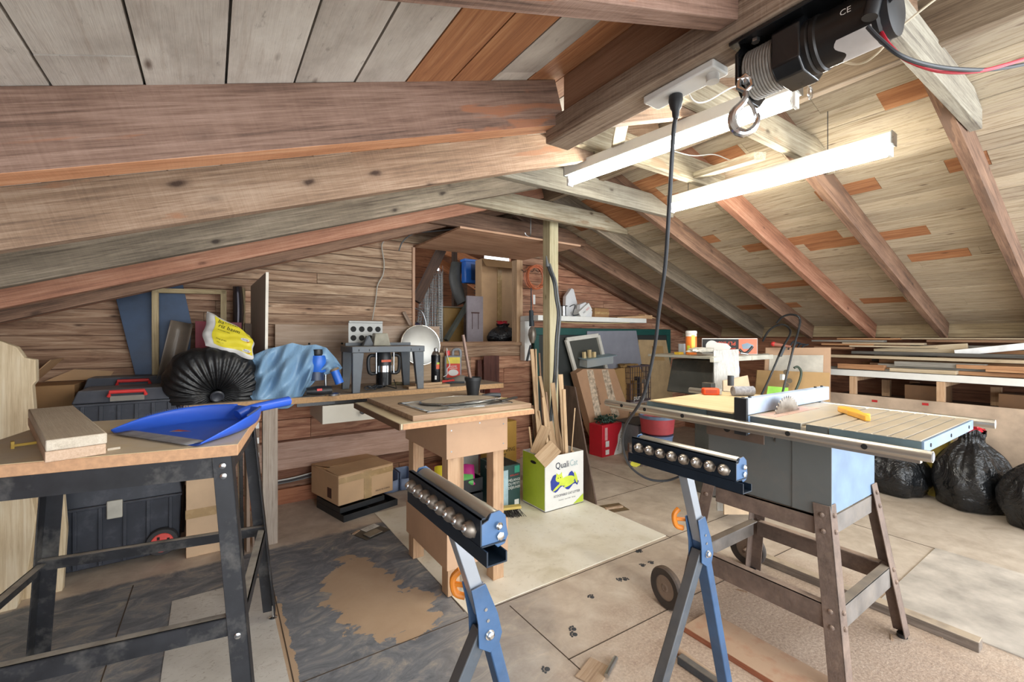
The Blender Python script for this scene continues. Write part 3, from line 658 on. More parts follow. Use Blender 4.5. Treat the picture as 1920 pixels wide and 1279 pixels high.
b = MB(); b.lathe([(.043, .26), (.047, .265), (.047, .352), (.050, .355), (.050, .362), (.047, .364), (.050, .368), (.050, .375)], (WXC, 0, WZC), (0, 1, 0), 32); b.build('motor_body', plain('dark_painted_motor', '2c2a29', .35, .5, .3, 12), t)
b = MB(); r = .0474
b.surf(lambda u, v: Vector((WXC+r*math.cos(-2.5+1.3*v), .272+.05*u+.006*math.sin(v*9)*u, WZC+r*math.sin(-2.5+1.3*v))), 6, 14); b.build('worn_label', plain('torn_silver_label', 'bdb9b6', .5), t)
b = MB(); b.text('CE', .014, frame((WXC-.0478, .305, WZC+.008), (0, -1, 0), (-1, 0, 0))); b.build('lettering', M_WPL, t)
b = MB(); b.lathe([(.03, .245), (.044, .25), (.044, .262)], (WXC, 0, WZC), (0, 1, 0)); b.build('end_cover', M_BLKP, t)
b = MB(); b.cyl((WXC-.045, .262, WZC+.02), (WXC-.052, .27, WZC-.025), .011); b.cyl((WXC-.03, .245, WZC), (WXC-.048, .262, WZC+.02), .011); b.build('cable_boot', M_BLKP, t)
for dx in (-.04, .04): b = MB(); b.cyl((WXC+dx, .46, 1.84), (WXC+dx, .46, 1.847), .008, n=6); b.build('bolt', M_STEEL, t)
# rope and hook
hx, hy = WXC-.046, .478
t2 = thing('lifting_hook', 'polished steel lifting hook hanging from the winch rope', 'hook', (hx, hy, 1.70))
b = MB(); b.tube([(WXC-.044, .466, WZC+.01), (hx, hy-.004, WZC-.01), (hx, hy, 1.770)], .0026, 8); b.build('wire_rope', plain('wire_rope', '77736e'), t2)
MB().cyl((hx, hy, 1.782), (hx, hy, 1.764), .0048).build('crimp_sleeve', M_STEEL, t2)
F = frame((hx, hy, 1.70), (.62, -.78, 0), (0, 0, 1))
HS = Matrix.Scale(1.22, 4); F = TR(0, 0, -.004) @ F @ HS
pts = [(0, .045), (.001, .032), (-.005, .022), (-.0165, .010), (-.0195, -.006), (-.013, -.021), (.0, -.0275), (.013, -.021), (.019, -.008), (.0175, .002)]
rad = lambda q: .0042+.0032*math.sin(PI*min(1, q*1.12))
MB(F).tube([(p[0], 0, p[1]) for p in pts], rad, 10, smooth=5).build('hook_body', M_CHROME, t2)
b = MB(F); b.tube([(.004, 0, .028), (.012, 0, .014), (.016, 0, .0)], .003, 6); b.build('safety_latch', M_STEEL, t2)
b = MB(F); b.tube([(-.008, 0, .062), (-.010, 0, .05), (0, 0, .042), (.010, 0, .05), (.008, 0, .062), (0, 0, .070)], .0045, 8, closed=True); b.cyl((-.012, 0, .064), (.012, 0, .064), .004); b.build('shackle', M_CHROME, t2)
b = MB(F)
for i_, ch in enumerate('FORGED'):
    a = -2.35+.30*i_; b.text(ch, .0055, F.inverted() @ F @ (Matrix.Translation((.0183*math.cos(a), -.0068, -.006+.0205*math.sin(a))) @ Matrix.Rotation(PI/2, 4, 'X') @ Matrix.Rotation(a+PI/2, 4, 'Z')))
b.build('lettering', plain('dark_stamp', '55585a', .5), t2)
# battery cables
def cable(name, pts, r, mat, label, k=8, cat='cable'):
    return tag(MB().tube(pts, r, 8, smooth=k).build(name, mat), label, cat)
cable('battery_cable', [at(1627, 50, d=.70), at(1648, 72, d=.69), at(1690, 105, d=.68), at(1750, 124, d=.69), at(1820, 131, d=.71), at(1880, 128, d=.75), at(1960, 112, d=.8)], .0032, M_BLKC, 'thick black cable leaving the winch toward the right edge')
cable('battery_cable', [at(1652, 60, d=.74), at(1668, 85, d=.72), at(1700, 112, d=.71), at(1760, 133, d=.71), at(1830, 134, d=.72), at(1890, 120, d=.73), at(1960, 98, d=.76)], .0030, plain('red_cable', 'b8283a', .4), 'red cable twisted beside the thick black winch cable')
cable('lamp_cord', [at(1519, 140, d=1.3), at(1535, 122, d=1.28), at(1565, 114, d=1.25), at(1610, 120, d=1.2), at(1645, 100, d=1.15), at(1690, 50, d=1.1), at(1765, -10, d=1.05)], .0026, M_BEIGE, 'beige flat cord running from the upper fixture to the top edge')
cable('lamp_cord', [at(1285, 158, d=1.12), at(1300, 188, d=1.12), at(1325, 190, d=1.15), at(1370, 165, d=1.2), at(1400, 158, d=1.25)], .002, M_WPL, 'thin white cord looping from the power strip to the winch side')
cable('lamp_cord', [at(1262, 283, Y=1.5), at(1300, 292, Y=1.45), at(1340, 290, Y=1.4), at(1375, 302, Y=1.4), at(1420, 305, Y=1.35), at(1440, 322, Y=1.33)], .003, M_WPL, 'white cord sagging behind the pale batten between the fixtures')
# power strip with plug
t = thing('power_strip', 'white outlet strip fixed under the worn beam', 'power strip', (.935, .63, 1.857)); 
MB().box(.905, .55, 1.838, .965, .74, 1.857).build('strip_body', M_WPL, t, bevel=.004); MB().cyl((.935, .57, 1.838), (.935, .57, 1.822), .014).build('pull_socket', M_WPL, t)
t = thing('extension_cable', 'long black extension cable hanging from the outlet strip toward the floor', 'cable', at(1267, 180, Z=1.838))
pp = at(1267, 180, Z=1.836)
MB().lathe([(.016, 0), (.017, -.012), (.013, -.03), (.009, -.036), (.008, -.05), (.005, -.056)], pp).build('plug', M_BLKP, t)
MB().tube([pp+Vector((0, 0, -.05)), at(1262, 260, d=1.12), at(1254, 400, d=1.2), at(1247, 500, d=1.28), at(1236, 580, d=1.36), at(1226, 660, d=1.45), at(1205, 745, d=1.58), at(1172, 800, d=1.75), at(1168, 838, d=1.9), at(1182, 875, d=2.05), at(1215, 898, d=2.15), at(1252, 901, d=2.15), at(1290, 886, d=2.1)], .0055, 8, smooth=8).build('cord', M_BLKC, t)

# ---------------------------------------------------------------- wires and tools on the gable wall and post
cable('wall_cable', [at(725, 447, Y=3.69), at(716, 460, Y=3.69), at(720, 492, Y=3.69), at(718, 515, Y=3.69), at(708, 535, Y=3.69), at(704, 565, Y=3.69), at(698, 600, Y=3.65)], .005, plain('white_conduit', 'b4b0a6', .5), 'white cable running down the gable boards above the router table')
cable('wall_cable', [at(748, 470, Y=3.66), at(756, 452, Y=3.6), at(778, 437, Y=3.5), at(810, 434, Y=3.4), at(850, 430, Y=3.2)], .006, M_GREYC, 'grey cable curving above the left end of the hatch panel')
t = thing('cord_hanger', 'steel double hook holding the orange cord coil', 'hook', at(1000, 510, Y=3.66)); b = MB()
for dx in (-12, 2, 14):
    b.tube([at(1000+dx, 500, Y=3.7), at(1000+dx, 503, Y=3.62), at(996+dx, 510, Y=3.58), at(990+dx, 506, Y=3.56)], .005, 6, smooth=4)
b.build('hooks', M_STEEL, t)
t = thing('air_hose_coil', 'orange hose coiled on the hook left of the post', 'hose', at(1004, 548, Y=3.6)); b = MB(); rd = random.Random(2)
pts = []
for k in range(9*20):
    a = 2*PI*k/20; j = k/20; rr_ = .105+.012*math.sin(j*1.9)+.006*math.sin(j*5); cx = at(1004, 520, Y=3.58); pts.append(cx+Vector((rr_*math.sin(a)*1.0+.008*math.sin(j*2.3), -.03+.006*j, -.0-rr_*math.cos(a)*1.05+.005*math.cos(j*3))))
b.tube(pts, .0045, 6); b.build('coil', plain('orange_hose', 'c4704b', .45), t)
MB().tube([at(997, 545, Y=3.55), at(999, 570, Y=3.55), at(1000, 585, Y=3.53)], .0045, 6).build('hose_tail', plain('orange_hose', 'c4704b'), t)
t = thing('air_nozzle_tool', 'hanging air tool with black grip below the orange hose', 'tool', at(996, 640, Y=3.5))
b = MB(); b.cyl(at(996, 582, Y=3.5), at(997, 612, Y=3.5), .022, .026); b.build('grip', plain('black_rubber_grip', '2e3940', .6), t)
b = MB(); b.lathe([(.02, 0), (.035, -.03), (.042, -.08), (.03, -.13), (.018, -.16)], at(998, 613, Y=3.5)); b.build('tool_body', plain('worn_tool_metal', '8d8478', .4, .5, .3), t)
b = MB(); b.cyl(at(995, 648, Y=3.5), at(988, 677, Y=3.48), .012); b.build('nozzle', M_BLKC, t)
b = MB(); b.cyl(at(996, 540, Y=3.5), at(996, 584, Y=3.5), .006); b.build('suspension_cord', M_BLKC, t)
p = at(1001, 560, Y=3.70); o = MB().cbox((p.x, 3.70, p.z-.01), (.03, .012, .10)).build('switch_plate', M_WPL, bevel=.002); tag(o, 'small white plate on the boards right of the orange coil', 'wall plate')
# thick grey hoses on the post
t = thing('cable_bundle', 'pair of thick grey cables running down the wooden post', 'cable', at(1042, 700, d=3.5))
for dx, lb in ((0, 0), (4.5, 1)):
    MB().tube([at(1026+dx, 495, d=3.5), at(1031+dx, 510, d=3.48), at(1038+dx, 530, d=3.45), at(1042+dx, 560, d=3.45), at(1046+dx, 590, d=3.45), at(1042+dx, 640, d=3.45), at(1040+dx, 690, d=3.45), at(1036+dx, 740, d=3.45), at(1030+dx, 800, d=3.4)], .009, 8, smooth=6).build('cable_strand', M_GREYC if lb else M_BLKC, t)
MB().cyl(at(1024, 480, d=3.5), at(1027, 500, d=3.5), .004, .016).build('strap_hook', M_GREYC, t)
# ---------------------------------------------------------------- table saw
M_CAST = plain('dusty_cast_iron', 'b3aca0', .45, .2, .12, 7, dust=.55, dcol=lin('c4b294'))
M_SAWGREY = plain('grey_saw_enamel', '686c6b', .5, 0, .06, 5, dust=.45, dcol=lin('9a8675'))
M_SAWB = plain('pale_blue_grey_steel', 'a9b4c2', .4, .1, .05, 6)
M_EDGE = plain('dark_table_edge', '5c6366', .5, .2)
M_LEGB = plain('sawdust_caked_black_steel', '75645a', .75, .0, .22, 14, dust=.9, bump=1.0, dcol=lin('b8a08c'))
M_RAIL = plain('satin_rail_tube', 'bdb9b0', .34, .85, .03, 3)
ZT = .94
t = thing('table_saw', 'large table saw on splayed sawdust-caked legs under the light fixtures', 'table saw', (2.05, .9, 0))
MB().box(1.85, .683, .59, 2.30, 1.15, .895).build('cabinet', M_SAWGREY, t, bevel=.004)
MB().box(1.846, .67, .592, 1.85, .80, .894).build('cabinet_flange', M_SAWGREY, t)
MB().box(1.852, .6785, .594, 2.298, .6828, .893).build('side_panel', plain('daylit_pale_blue_steel', '7890ac', .45), t)  # bluish window light on this cabinet side is put into the panel colour
b = MB(); b.box(1.742, .855, .835, 1.749, 1.09, .895); b.build('front_plate', plain('rusty_front_plate', '6e5d52', .5, .3, .2), t); b = MB(); b.cyl((1.741, 1.0, .872), (1.743, 1.0, .872), .014); b.build('plate_hole', M_DARKIN, t)
# cast table centre with slots
b = MB(); b.box(1.735, .64, ZT-.035, 2.345, .708, ZT); b.box(1.735, .722, ZT-.035, 2.345, .83, ZT); b.box(1.735, .83, ZT-.035, 1.78, .90, ZT); b.box(2.17, .83, ZT-.035, 2.345, .90, ZT); b.box(1.735, .90, ZT-.035, 2.345, .985, ZT); b.box(1.735, .999, ZT-.035, 2.345, 1.08, ZT); b.box(1.735, .706, ZT-.035, 2.345, 1.0, ZT-.012)
b.build('table_top', M_CAST, t, bevel=.002)
b = MB(); b.box(1.733, .64, ZT-.036, 1.7355, .706, ZT-.002); b.box(1.733, .724, ZT-.036, 1.7355, .84, ZT-.002); b.box(1.733, .84, ZT-.036, 1.7355, 1.08, ZT-.002); b.build('table_edge', M_EDGE, t)
MB().box(1.785, .832, ZT-.01, 2.165, .898, ZT-.0005).build('throat_insert', plain('worn_red_insert', 'c98f88', .5, 0, .25, 14, dust=.6, dcol=lin('cdb9a2')), t)
for (a, c, lb) in ((.40, .636, 'near'), (1.084, 1.392, 'far')):
    b = MB(); n = 6; w_ = (c-a)/n
    for k in range(n): b.box(1.735, a+k*w_+.0022, ZT-.006, 2.335, a+(k+1)*w_-.0022, ZT)
    b.box(1.735, a, ZT-.034, 2.335, c, ZT-.005); b.box(1.735, a, ZT-.034, 1.742, c, ZT-.001); b.build('extension_wing', M_CAST, t, bevel=.0015)
    b = MB(); b.box(1.7325, a, ZT-.036, 1.7348, c, ZT-.003); b.build('wing_edge', plain('teal_grey_edge', '5f737b', .5), t)
MB().box(1.734, .394, ZT-.036, 2.335, .3995, ZT-.002).build('wing_end_face', plain('daylit_pale_blue_steel', 'a6bdd6'), t)  # near end face carries the same daylight tint in its colour
b = MB()
for x in (1.80, 2.03, 2.27): b.cyl((x, .3925, ZT-.02), (x, .394, ZT-.02), .006)
b.build('wing_hole', M_DARKIN, t)
def xrail(x, z, y0, y1, r, nm):
    b = MB(); b.tube([(x, y0, z), (x, y1, z)], r, 20); rl = b.build(nm, M_RAIL, t)
    MB().box(x+r*.6, y0+.03, z-.028, x+r*.6+.022, y1-.01, z+.003).build('rail_bracket', M_RAIL, t)
    for k, yy in enumerate((.52, .74, 1.16, 1.36, 1.50)):
        MB().cyl((x-r-.0008, yy, z), (x-r+.003, yy, z), .0085).build('rail_hole', M_DARKIN, rl)
    MB().cyl((x, y0-.0015, z), (x, y0, z), r*.8).build('tube_mouth', plain('shaded_steel', '8f9094', .4, .8), rl)
xrail(1.690, .907, .365, 1.615, .0165, 'front_rail')
b = MB(); b.tube([(2.385, .345, .925), (2.385, 1.60, .925)], .0165, 20); b.build('rear_rail', M_RAIL, t)
for yy in (.52, .9, 1.25): MB().box(2.335, yy, .905, 2.38, yy+.03, .925).build('rear_rail_bracket', M_RAIL, t)
# legs: angle steel, splayed
def angle(b, p0, p1, a, c, w_=.055, th=.004):
    """L section between two points, flanges towards direction a and c"""
    p0, p1, a, c = Vector(p0), Vector(p1), Vector(a), Vector(c)
    for u, v in ((a, c), (c, a)):
        b.hexa([p0, p0+u*w_, p0+u*w_+v*th, p0+v*th], [p1, p1+u*w_, p1+u*w_+v*th, p1+v*th])
X0, X1_, YA, YB = 1.84, 2.31, .673, 1.16
for (x, y, sx, sy) in ((X0, YA, 1, 1), (X1_, YA, -1, 1), (X0, YB, 1, -1), (X1_, YB, -1, -1)):
    b = MB(); angle(b, (x, y, .635), (x-sx*.085, y-sy*.085, .012), (sx, 0, 0), (0, sy, 0)); lg = b.build('leg', M_LEGB, t, bevel=.001)
    b = MB(); b.cyl((x-sx*.085+sx*.02, y-sy*.085+sy*.02, 0), (x-sx*.085+sx*.02, y-sy*.085+sy*.02, .016), .018); b.build('foot', M_BLKP, lg)
    for z in (.60, .545, .285, .235):
        kk = (.635-z)/.623*.085; b = MB(); b.lathe([(.009, 0), (.008, .005), (.004, .008)], (x-sx*kk+sx*.028, y-sy*kk, z), (0, -sy, 0), 10); b.build('bolt', M_LEGB, lg); b = MB(); b.lathe([(.009, 0), (.008, .005), (.004, .008)], (x-sx*kk, y-sy*kk+sy*.028, z), (-sx, 0, 0), 10); b.build('bolt', M_LEGB, lg)
b = MB(); b.box(X0+.004, YA+.05, .52, X0+.01, YB-.05, .588); b.box(X0+.004, YA+.05, .583, X0+.03, YB-.05, .588); b.build('upper_rail', M_LEGB, t)
b = MB(); b.box(X1_-.01, YA+.05, .52, X1_-.004, YB-.05, .588); b.build('upper_rail', M_LEGB, t)
for y in (YA+.004, YB-.01): MB().box(X0+.05, y, .52, X1_-.05, y+.006, .588).build('upper_rail', plain('dusty_black_rail', '7d7772', .6, .1, .2, 10, dust=.6), t)
k = .055
for (x, s_) in ((X0-k+.012, 1), (X1_+k-.018, -1)):
    b = MB(); b.box(x, YA-k+.03, .215, x+.006, YB+k-.03, .30); b.box(min(x, x+s_*.03), YA-k+.05, .296, max(x, x+s_*.03), YB+k-.05, .301); b.build('lower_rail', M_LEGB, t)
for (y, s_) in ((YA-k+.012, 1), (YB+k-.018, -1)):
    b = MB(); b.box(X0-k+.03, y, .215, X1_+k-.03, y+.006, .30); b.box(X0-k+.05, min(y, y+s_*.03), .296, X1_+k-.05, max(y, y+s_*.03), .301); b.build('lower_rail', plain('dusty_black_rail', '6d6a68'), t)
def wheel(b, c, r, wd, ax): return b
for (x, y) in ((1.735, 1.285), (2.425, 1.275)):
    w0 = MB(); a = (1, -.15, 0) if x < 2 else (-1, -.1, 0)
    w0.lathe([(.055, -.012), (.085, -.016), (.092, -.008), (.092, .008), (.085, .016), (.055, .012)], (x, y, .092), a, 36, cap=False); w_ = w0.build('wheel', plain('dusty_rubber_tyre', '3c3633', .7, 0, .2, dust=.5, dcol=lin('8d7764')), t)
    b = MB(); b.lathe([(.06, -.009), (.052, -.004), (.03, -.002), (.022, -.008), (.012, -.012), (.012, .012), (.022, .008), (.03, .002), (.052, .004), (.06, .009)], (x, y, .092), a, 30); b.build('wheel_hub', plain('dusty_wheel_hub', '8d7d70', .6, .1, .15, dust=.4, dcol=lin('a38c78')), w_)
    b = MB(); b.cyl((x, y, .092), (x+(.06 if x < 2 else -.06), y-.01, .092), .008); b.build('axle', M_LEGB, w_)
# fence
b = MB(); b.box(1.712, .905, ZT+.002, 2.47, .94, ZT+.065); fe = b.build('rip_fence', plain('scuffed_blue_fence', 'b3c4dc', .4, .1, .18, 9), t, bevel=.003)
MB().box(1.700, .897, ZT-.075, 1.713, .948, ZT+.07).build('fence_face', M_BLKP, fe, bevel=.003)
MB().box(1.705, .90, ZT-.07, 1.73, .945, ZT+.0).build('fence_clamp', plain('daylit_pale_blue_steel', 'a6bdd6'), fe)
b = MB()
for x in (1.72, 1.77, 2.36, 2.43): b.cyl((x, .922, ZT+.065), (x, .922, ZT+.071), .006)
b.build('fence_screws', M_BLKP, fe)
# blade
b = MB(); n = 40; c = Vector((1.945, .862, ZT-.052)); R0 = .118
F = Matrix(((1, 0, 0, c.x), (0, 0, 1, c.y), (0, 1, 0, c.z), (0, 0, 0, 1)))
pts = []
for k in range(n):
    a = 2*PI*k/n; pts += [(R0*math.cos(a), R0*math.sin(a)), (R0*math.cos(a+.05), R0*math.sin(a+.05)), ((R0-.011)*math.cos(a+.07), (R0-.011)*math.sin(a+.07)), ((R0-.006)*math.cos(a+.13), (R0-.006)*math.sin(a+.13))]
b.M = F; b.prism(pts, -.0013, .0013); b.build('saw_blade', plain('saw_blade_steel', '9a948c', .35, .9, .25, 30), t, smooth=False)
b = MB(); b.prism([(1.80+q[0], q[1]) for q in [(0, 0)]] + [], 0, 0) if 0 else None
# thin board lying on the far side of the saw
o = MB().hexa([(1.705, .955, ZT+.0015), (2.36, .955, ZT+.0015), (2.30, 1.36, ZT+.0015), (1.715, 1.36, ZT+.0015)], [(1.705, .955, ZT+.008), (2.36, .955, ZT+.008), (2.30, 1.36, ZT+.008), (1.715, 1.36, ZT+.008)]).build('thin_board', wood('pale_mdf_board', 'bd9d6b', 'd2b785', 'ddc69b', ax='y', knots=0, g=.3, streak=.6), bevel=.001)
tag(o, 'thin tan board lying flat on the far half of the table saw', 'board')
# push stick
ps = MB(frame((1.985, .66, ZT+.012), (.87, .30, 0)))
ol = [(-.075, -.014), (-.03, -.016), (-.028, -.030), (-.016, -.030), (-.014, -.018), (.03, -.022), (.045, -.026), (.10, -.022), (.125, -.010), (.13, .006), (.12, .018), (.09, .020), (.05, .012), (.03, .016), (.022, .012), (-.02, .006), (-.075, .002)]
ps = MB(TR(2.03, .655, ZT+.001) @ rotz(.62)); ps.prism([(x*1.15, y*1.15) for x, y in ol], .0, .020)
o = ps.build('push_stick', plain('yellow_orange_plastic', 'f2b33c', .45), bevel=.003, sub=0); tag(o, 'yellow plastic push stick lying on the table saw', 'push stick')
# orange tape measure, grey brush
p = at(1332, 740, Z=ZT+.009); F = frame((p.x, p.y, ZT+.009), (.75, -.66, 0))
t = thing('tape_measure', 'orange tape measure on the board at the far end of the saw', 'tape measure', F); MB(F).box(-.04, -.022, 0, .04, .022, .034).build('case', plain('orange_case', 'e2501f', .4), t, bevel=.007)
MB(F).box(.036, -.012, .003, .052, .012, .03).build('side_clip', M_STEEL, t); MB(F).box(-.03, -.0228, .008, .025, -.0222, .026).build('panel_inset', plain('dark_orange', 'b03c16', .4), t)
p = at(1392, 742, Z=ZT+.009); F = frame((p.x, p.y, ZT+.009), (.85, -.5, 0)); t = thing('paint_roller', 'grey fuzzy paint roller sleeve standing behind the orange tape measure', 'paint roller', F)
b = MB(F); b.cyl((-.05, 0, .024), (.055, 0, .024), .0235, n=28); b.build('sleeve', plain('grey_fuzzy_sleeve', '9b9ca3', .95, 0, .25, 60, bump=1.0), t); b = MB(F); b.cyl((-.055, .01, .05), (-.055, .01, .10), .015); b.build('dark_core', M_BLKC, t)
# bevelled green note
b = MB(); P_ = [b.v(at(x, y, d=3.84)) for x, y in ((1440, 724), (1478, 727), (1478, 742), (1437, 742))]; b.f(P_); P2 = [b.v(at(x, y, d=3.845)) for x, y in ((1440, 724), (1478, 727), (1478, 742), (1437, 742))]; b.f(P2[::-1]); [b.f([P_[i], P2[i], P2[(i+1) % 4], P_[(i+1) % 4]]) for i in range(4)]; o = b.build('green_card', plain('green_card', '8fce3f', .6)); tag(o, 'bright green card on the lower tan board behind the saw fence', 'card')

# ---------------------------------------------------------------- roller stands
M_STB = plain('steel_blue_paint', '45658c', .45, .2, .15, 10, dust=.25)
M_STDK = plain('dark_blue_channel', '1d2a38', .4, .2, .12)
M_STT = plain('galvanised_square_tube', 'a3aab3', .35, .6, .1, 6, dust=.2)
M_STD = plain('dusty_dark_blue_leg', '4e555d', .5, .2, .2, 8, dust=.4)
def roller_stand(xc, yc, zt, label):
    t = thing('roller_stand', label, 'roller stand', (xc+.05, yc, 0), 'folding roller stands')
    h = .172
    r = MB(); r.lathe([(.021, -h), (.0225, -h+.004), (.0225, h-.004), (.021, h)], (xc, yc, zt-.0225), (0, 1, 0), 32); ro = r.build('roller', M_RAIL, t)
    b = MB(); b.box(xc-.037, yc-h-.012, zt-.058, xc-.034, yc+h+.012, zt-.004); b.box(xc-.037, yc-h-.012, zt-.007, xc-.026, yc+h+.012, zt-.004); b.box(xc-.034, yc-h-.012, zt-.061, xc+.02, yc+h+.012, zt-.058); b.build('ball_plate', M_STDK, t)
    b = MB(); b.box(xc-.034, yc-h-.03, zt-.088, xc-.031, yc+h+.03, zt-.062); b.box(xc-.034, yc-h-.03, zt-.091, xc+.012, yc+h+.03, zt-.088); b.box(xc+.009, yc-h-.03, zt-.088, xc+.012, yc+h+.03, zt-.070); b.build('base_channel', M_STDK, t)
    for s_ in (-1, 1):
        y = yc+s_*(h+.008); M_ = TR(xc, y, zt) @ Matrix.Rotation(PI/2, 4, 'X'); b = MB(M_)
        b.prism([(-.034, -.062), (-.034, -.018), (-.018, -.012), (-.012, .000), (.008, .002), (.022, -.010), (.024, -.03), (.028, -.05), (.020, -.066), (.004, -.070), (-.004, -.062)], -.002, .002); e = b.build('end_bracket', M_STB, t, bevel=.001)
        MB().lathe([(.0075, 0), (.0075, .006), (.004, .009)], (xc+.004, y+s_*.002, zt-.026), (0, s_, 0), 12).build('axle_nut', M_CHROME, e)
        MB().lathe([(.0085, 0), (.0085, .004), (.004, .006)], (xc+.008, y+s_*.002, zt-.048), (0, s_, 0), 6).build('bolt', M_CHROME, e)
    for k in range(8):
        y = yc-h+.022+k*(2*h-.044)/7; ax = Vector((-1, 0, .35)).normalized(); c = Vector((xc-.036, y, zt-.036))
        b = MB(frame(c, (0, 1, 0), ax)); b.prism([(.0195*math.cos(a), .0165*math.sin(a)) for a in [2*PI*i/6+.2 for i in range(6)]], -.004, .003); bt = b.build('ball_transfer', plain('transfer_housing', '8b8278', .4, .8, .15), t, bevel=.002)
        MB().lathe([(.0165, 0), (.0155, .008), (.0125, .014), (.0085, .018)], c+ax*.002, ax, 20).build('cup', plain('transfer_housing', '8b8278'), bt); MB().ball(c+ax*.0175, .0085).build('ball', M_CHROME, bt)
    ln = .235; pv = Vector((xc+.082, yc, zt-.335)); tp = Vector((xc+.0, yc, zt-.09)); dn = (pv-tp).normalized()
    b = MB(); b.bar(tp+dn*.004, pv-dn*.02, .032, .032, up=(1, 0, .3)); b.build('square_post', M_STT, t, bevel=.002)
    # clevis plates and legs
    f1 = Vector((xc+.24, yc, .0)); f2 = Vector((xc-.24, yc, .0))
    q = (f1-pv).normalized(); m_ = (f2-pv).normalized()
    b = MB(); b.bar(pv-q*.10, f1-q*.012, .040, .030, up=(1, 0, 0)); b.build('leg', M_STB, t, bevel=.003)
    b = MB(); b.bar(pv+m_*.02, f2-m_*.012, .034, .034, up=(1, 0, 0)); b.build('leg', M_STD, t, bevel=.003)
    for s_ in (-1, 1):
        M_ = TR(pv.x, yc+s_*.0225, pv.z) @ Matrix.Rotation(PI/2, 4, 'X'); b = MB(M_)
        b.prism([(-.032, .01), (-.04, .05), (-.05, .095), (-.012, .10), (.022, .02), (.034, -.03), (.024, -.058), (.0, -.066), (-.03, -.045)], -.002, .002); pl_ = b.build('pivot_plate', M_STB, t, bevel=.001)
        MB().lathe([(.012, 0), (.012, .003), (.009, .003), (.009, .009), (.005, .012)], (pv.x-.002, yc+s_*.0245, pv.z-.022), (0, s_, 0), 16).build('pivot_bolt', M_CHROME, pl_)
        for (dx, dz) in ((-.012, .04), (-.006, .012)): MB().cyl((pv.x+dx, yc+s_*.0245, pv.z+dz), (pv.x+dx, yc+s_*.0265, pv.z+dz), .004).build('rivet', M_STEEL, pl_)
    for f_ in (f1, f2):
        b = MB(); b.bar((f_.x, yc-.19, .016), (f_.x, yc+.19, .016), .03, .03); b.build('foot_bar', M_STD, t, bevel=.003)
    b = MB(); c = pv+Vector((-.042, .045, .075)); b.tube([c+Vector((.012, .0, -.032)), c+Vector((-.008, .012, -.022)), c+Vector((-.012, .016, .012)), c+Vector((.004, .01, .03))], .0085, 10, smooth=4); b.cyl(c+Vector((.03, -.03, 0)), c+Vector((-.008, .01, 0)), .006); b.build('clamp_knob', plain('orange_knob', 'e58a2c', .4), t)
    return t
roller_stand(.462, .915, .905, 'nearest roller stand, in the bottom centre of the photo')
roller_stand(1.243, .85, .905, 'roller stand in front of the table saw with its ball row facing left')

# ---------------------------------------------------------------- floor items near the saw
o = MB().box(2.50, .405, 0, 2.555, 1.24, .042).build('long_floor_beam', wood('dusty_dark_beam', '5b5048', '7a6d61', '91857a', ax='y', knots=.2, dust=.9), bevel=.003); tag(o, 'long dusty square beam lying on the floor behind the saw legs', 'beam'); o.name = 'timber_beam'
o = MB().box(1.65, .15, 0, 1.84-.0, 1.14, .024).build('floor_plank', wood('orange_brown_plank', '7e472c', 'a9623f', 'b9744c', ax='y', knots=.3, dust=1.2, dcol=lin('b4967c')), bevel=.002); tag(o, 'sawdust covered plank on the floor with an orange edge under the saw', 'board')
b = MB(); b.tube([(1.515, 1.10, .016), (1.51, .95, .014), (1.50, .3, .013)], lambda q: .016 if q < .02 else .0125, 12); o = b.build('round_pole', wood('dusty_handle', '8a6449', 'b08a6b', 'c2a084', ax='y', knots=0, dust=.5)); tag(o, 'round wooden handle lying on the floor beside the right roller stand', 'handle')
p = at(1118, 1252, Z=0); F = frame((p.x, p.y, .001), (.9, .3, 0)); t = thing('floor_bracket', 'small metal bracket lying on the floor near the bottom edge', 'bracket', F)
MB(F).box(-.09, -.05, 0, .03, .04, .004).build('wood_shim', wood('shim', '8d6c50', 'b39474', 'c5a98b', knots=0), t); MB(F).tube([(-.03, -.055, .012), (.075, -.045, .012)], .009, 10).build('metal_rod', M_STEEL, t)
for k, (px, py, a) in enumerate([(1672, 1195, .3), (1755, 1190, 1.2), (1390, 1108, 2)]):
    p = at(px, py, Z=0); F = frame((p.x, p.y, .003), (math.cos(a), math.sin(a), 0)); b = MB(F); b.box(-.025, -.004, -.003, .02, .004, .0)
    o = b.build('wood_chip', wood('shim', '8d6c50', 'b39474')); tag(o, ['thin dark splinter on the floor between the near saw leg and the long beam', 'pale splinter on the floor beside the rear saw leg', 'wood splinter on the floor under the saw behind the roller stand'][k], 'wood chip')
o = None
# cat paw prints pressed in the dust
M_PAW = plain('paw_print_dark_floor', '3f4247', .6)
for k, (px, py) in enumerate([(1195, 1035), (1172, 1087), (1205, 1061), (1222, 1056), (1110, 1120), (1076, 1180), (1078, 1190), (1026, 1255), (1163, 1086), (1200, 1032)]):
    p = at(px, py, Z=.0); F = frame((p.x, p.y, .0), (math.cos(k*.4), math.sin(k*.4), 0)); b = MB(F)
    b.cyl((0, 0, .0), (0, 0, .0012), .011, n=10)
    for j in range(4): a = -.9+.6*j; b.cyl((.018*math.cos(a), .018*math.sin(a), 0), (.018*math.cos(a), .018*math.sin(a), .0012), .005, n=8)
    tag(b.build('paw_print', M_PAW), 'dark cat paw print in the floor dust', 'paw print', 'cat paw prints between the stand and the saw')

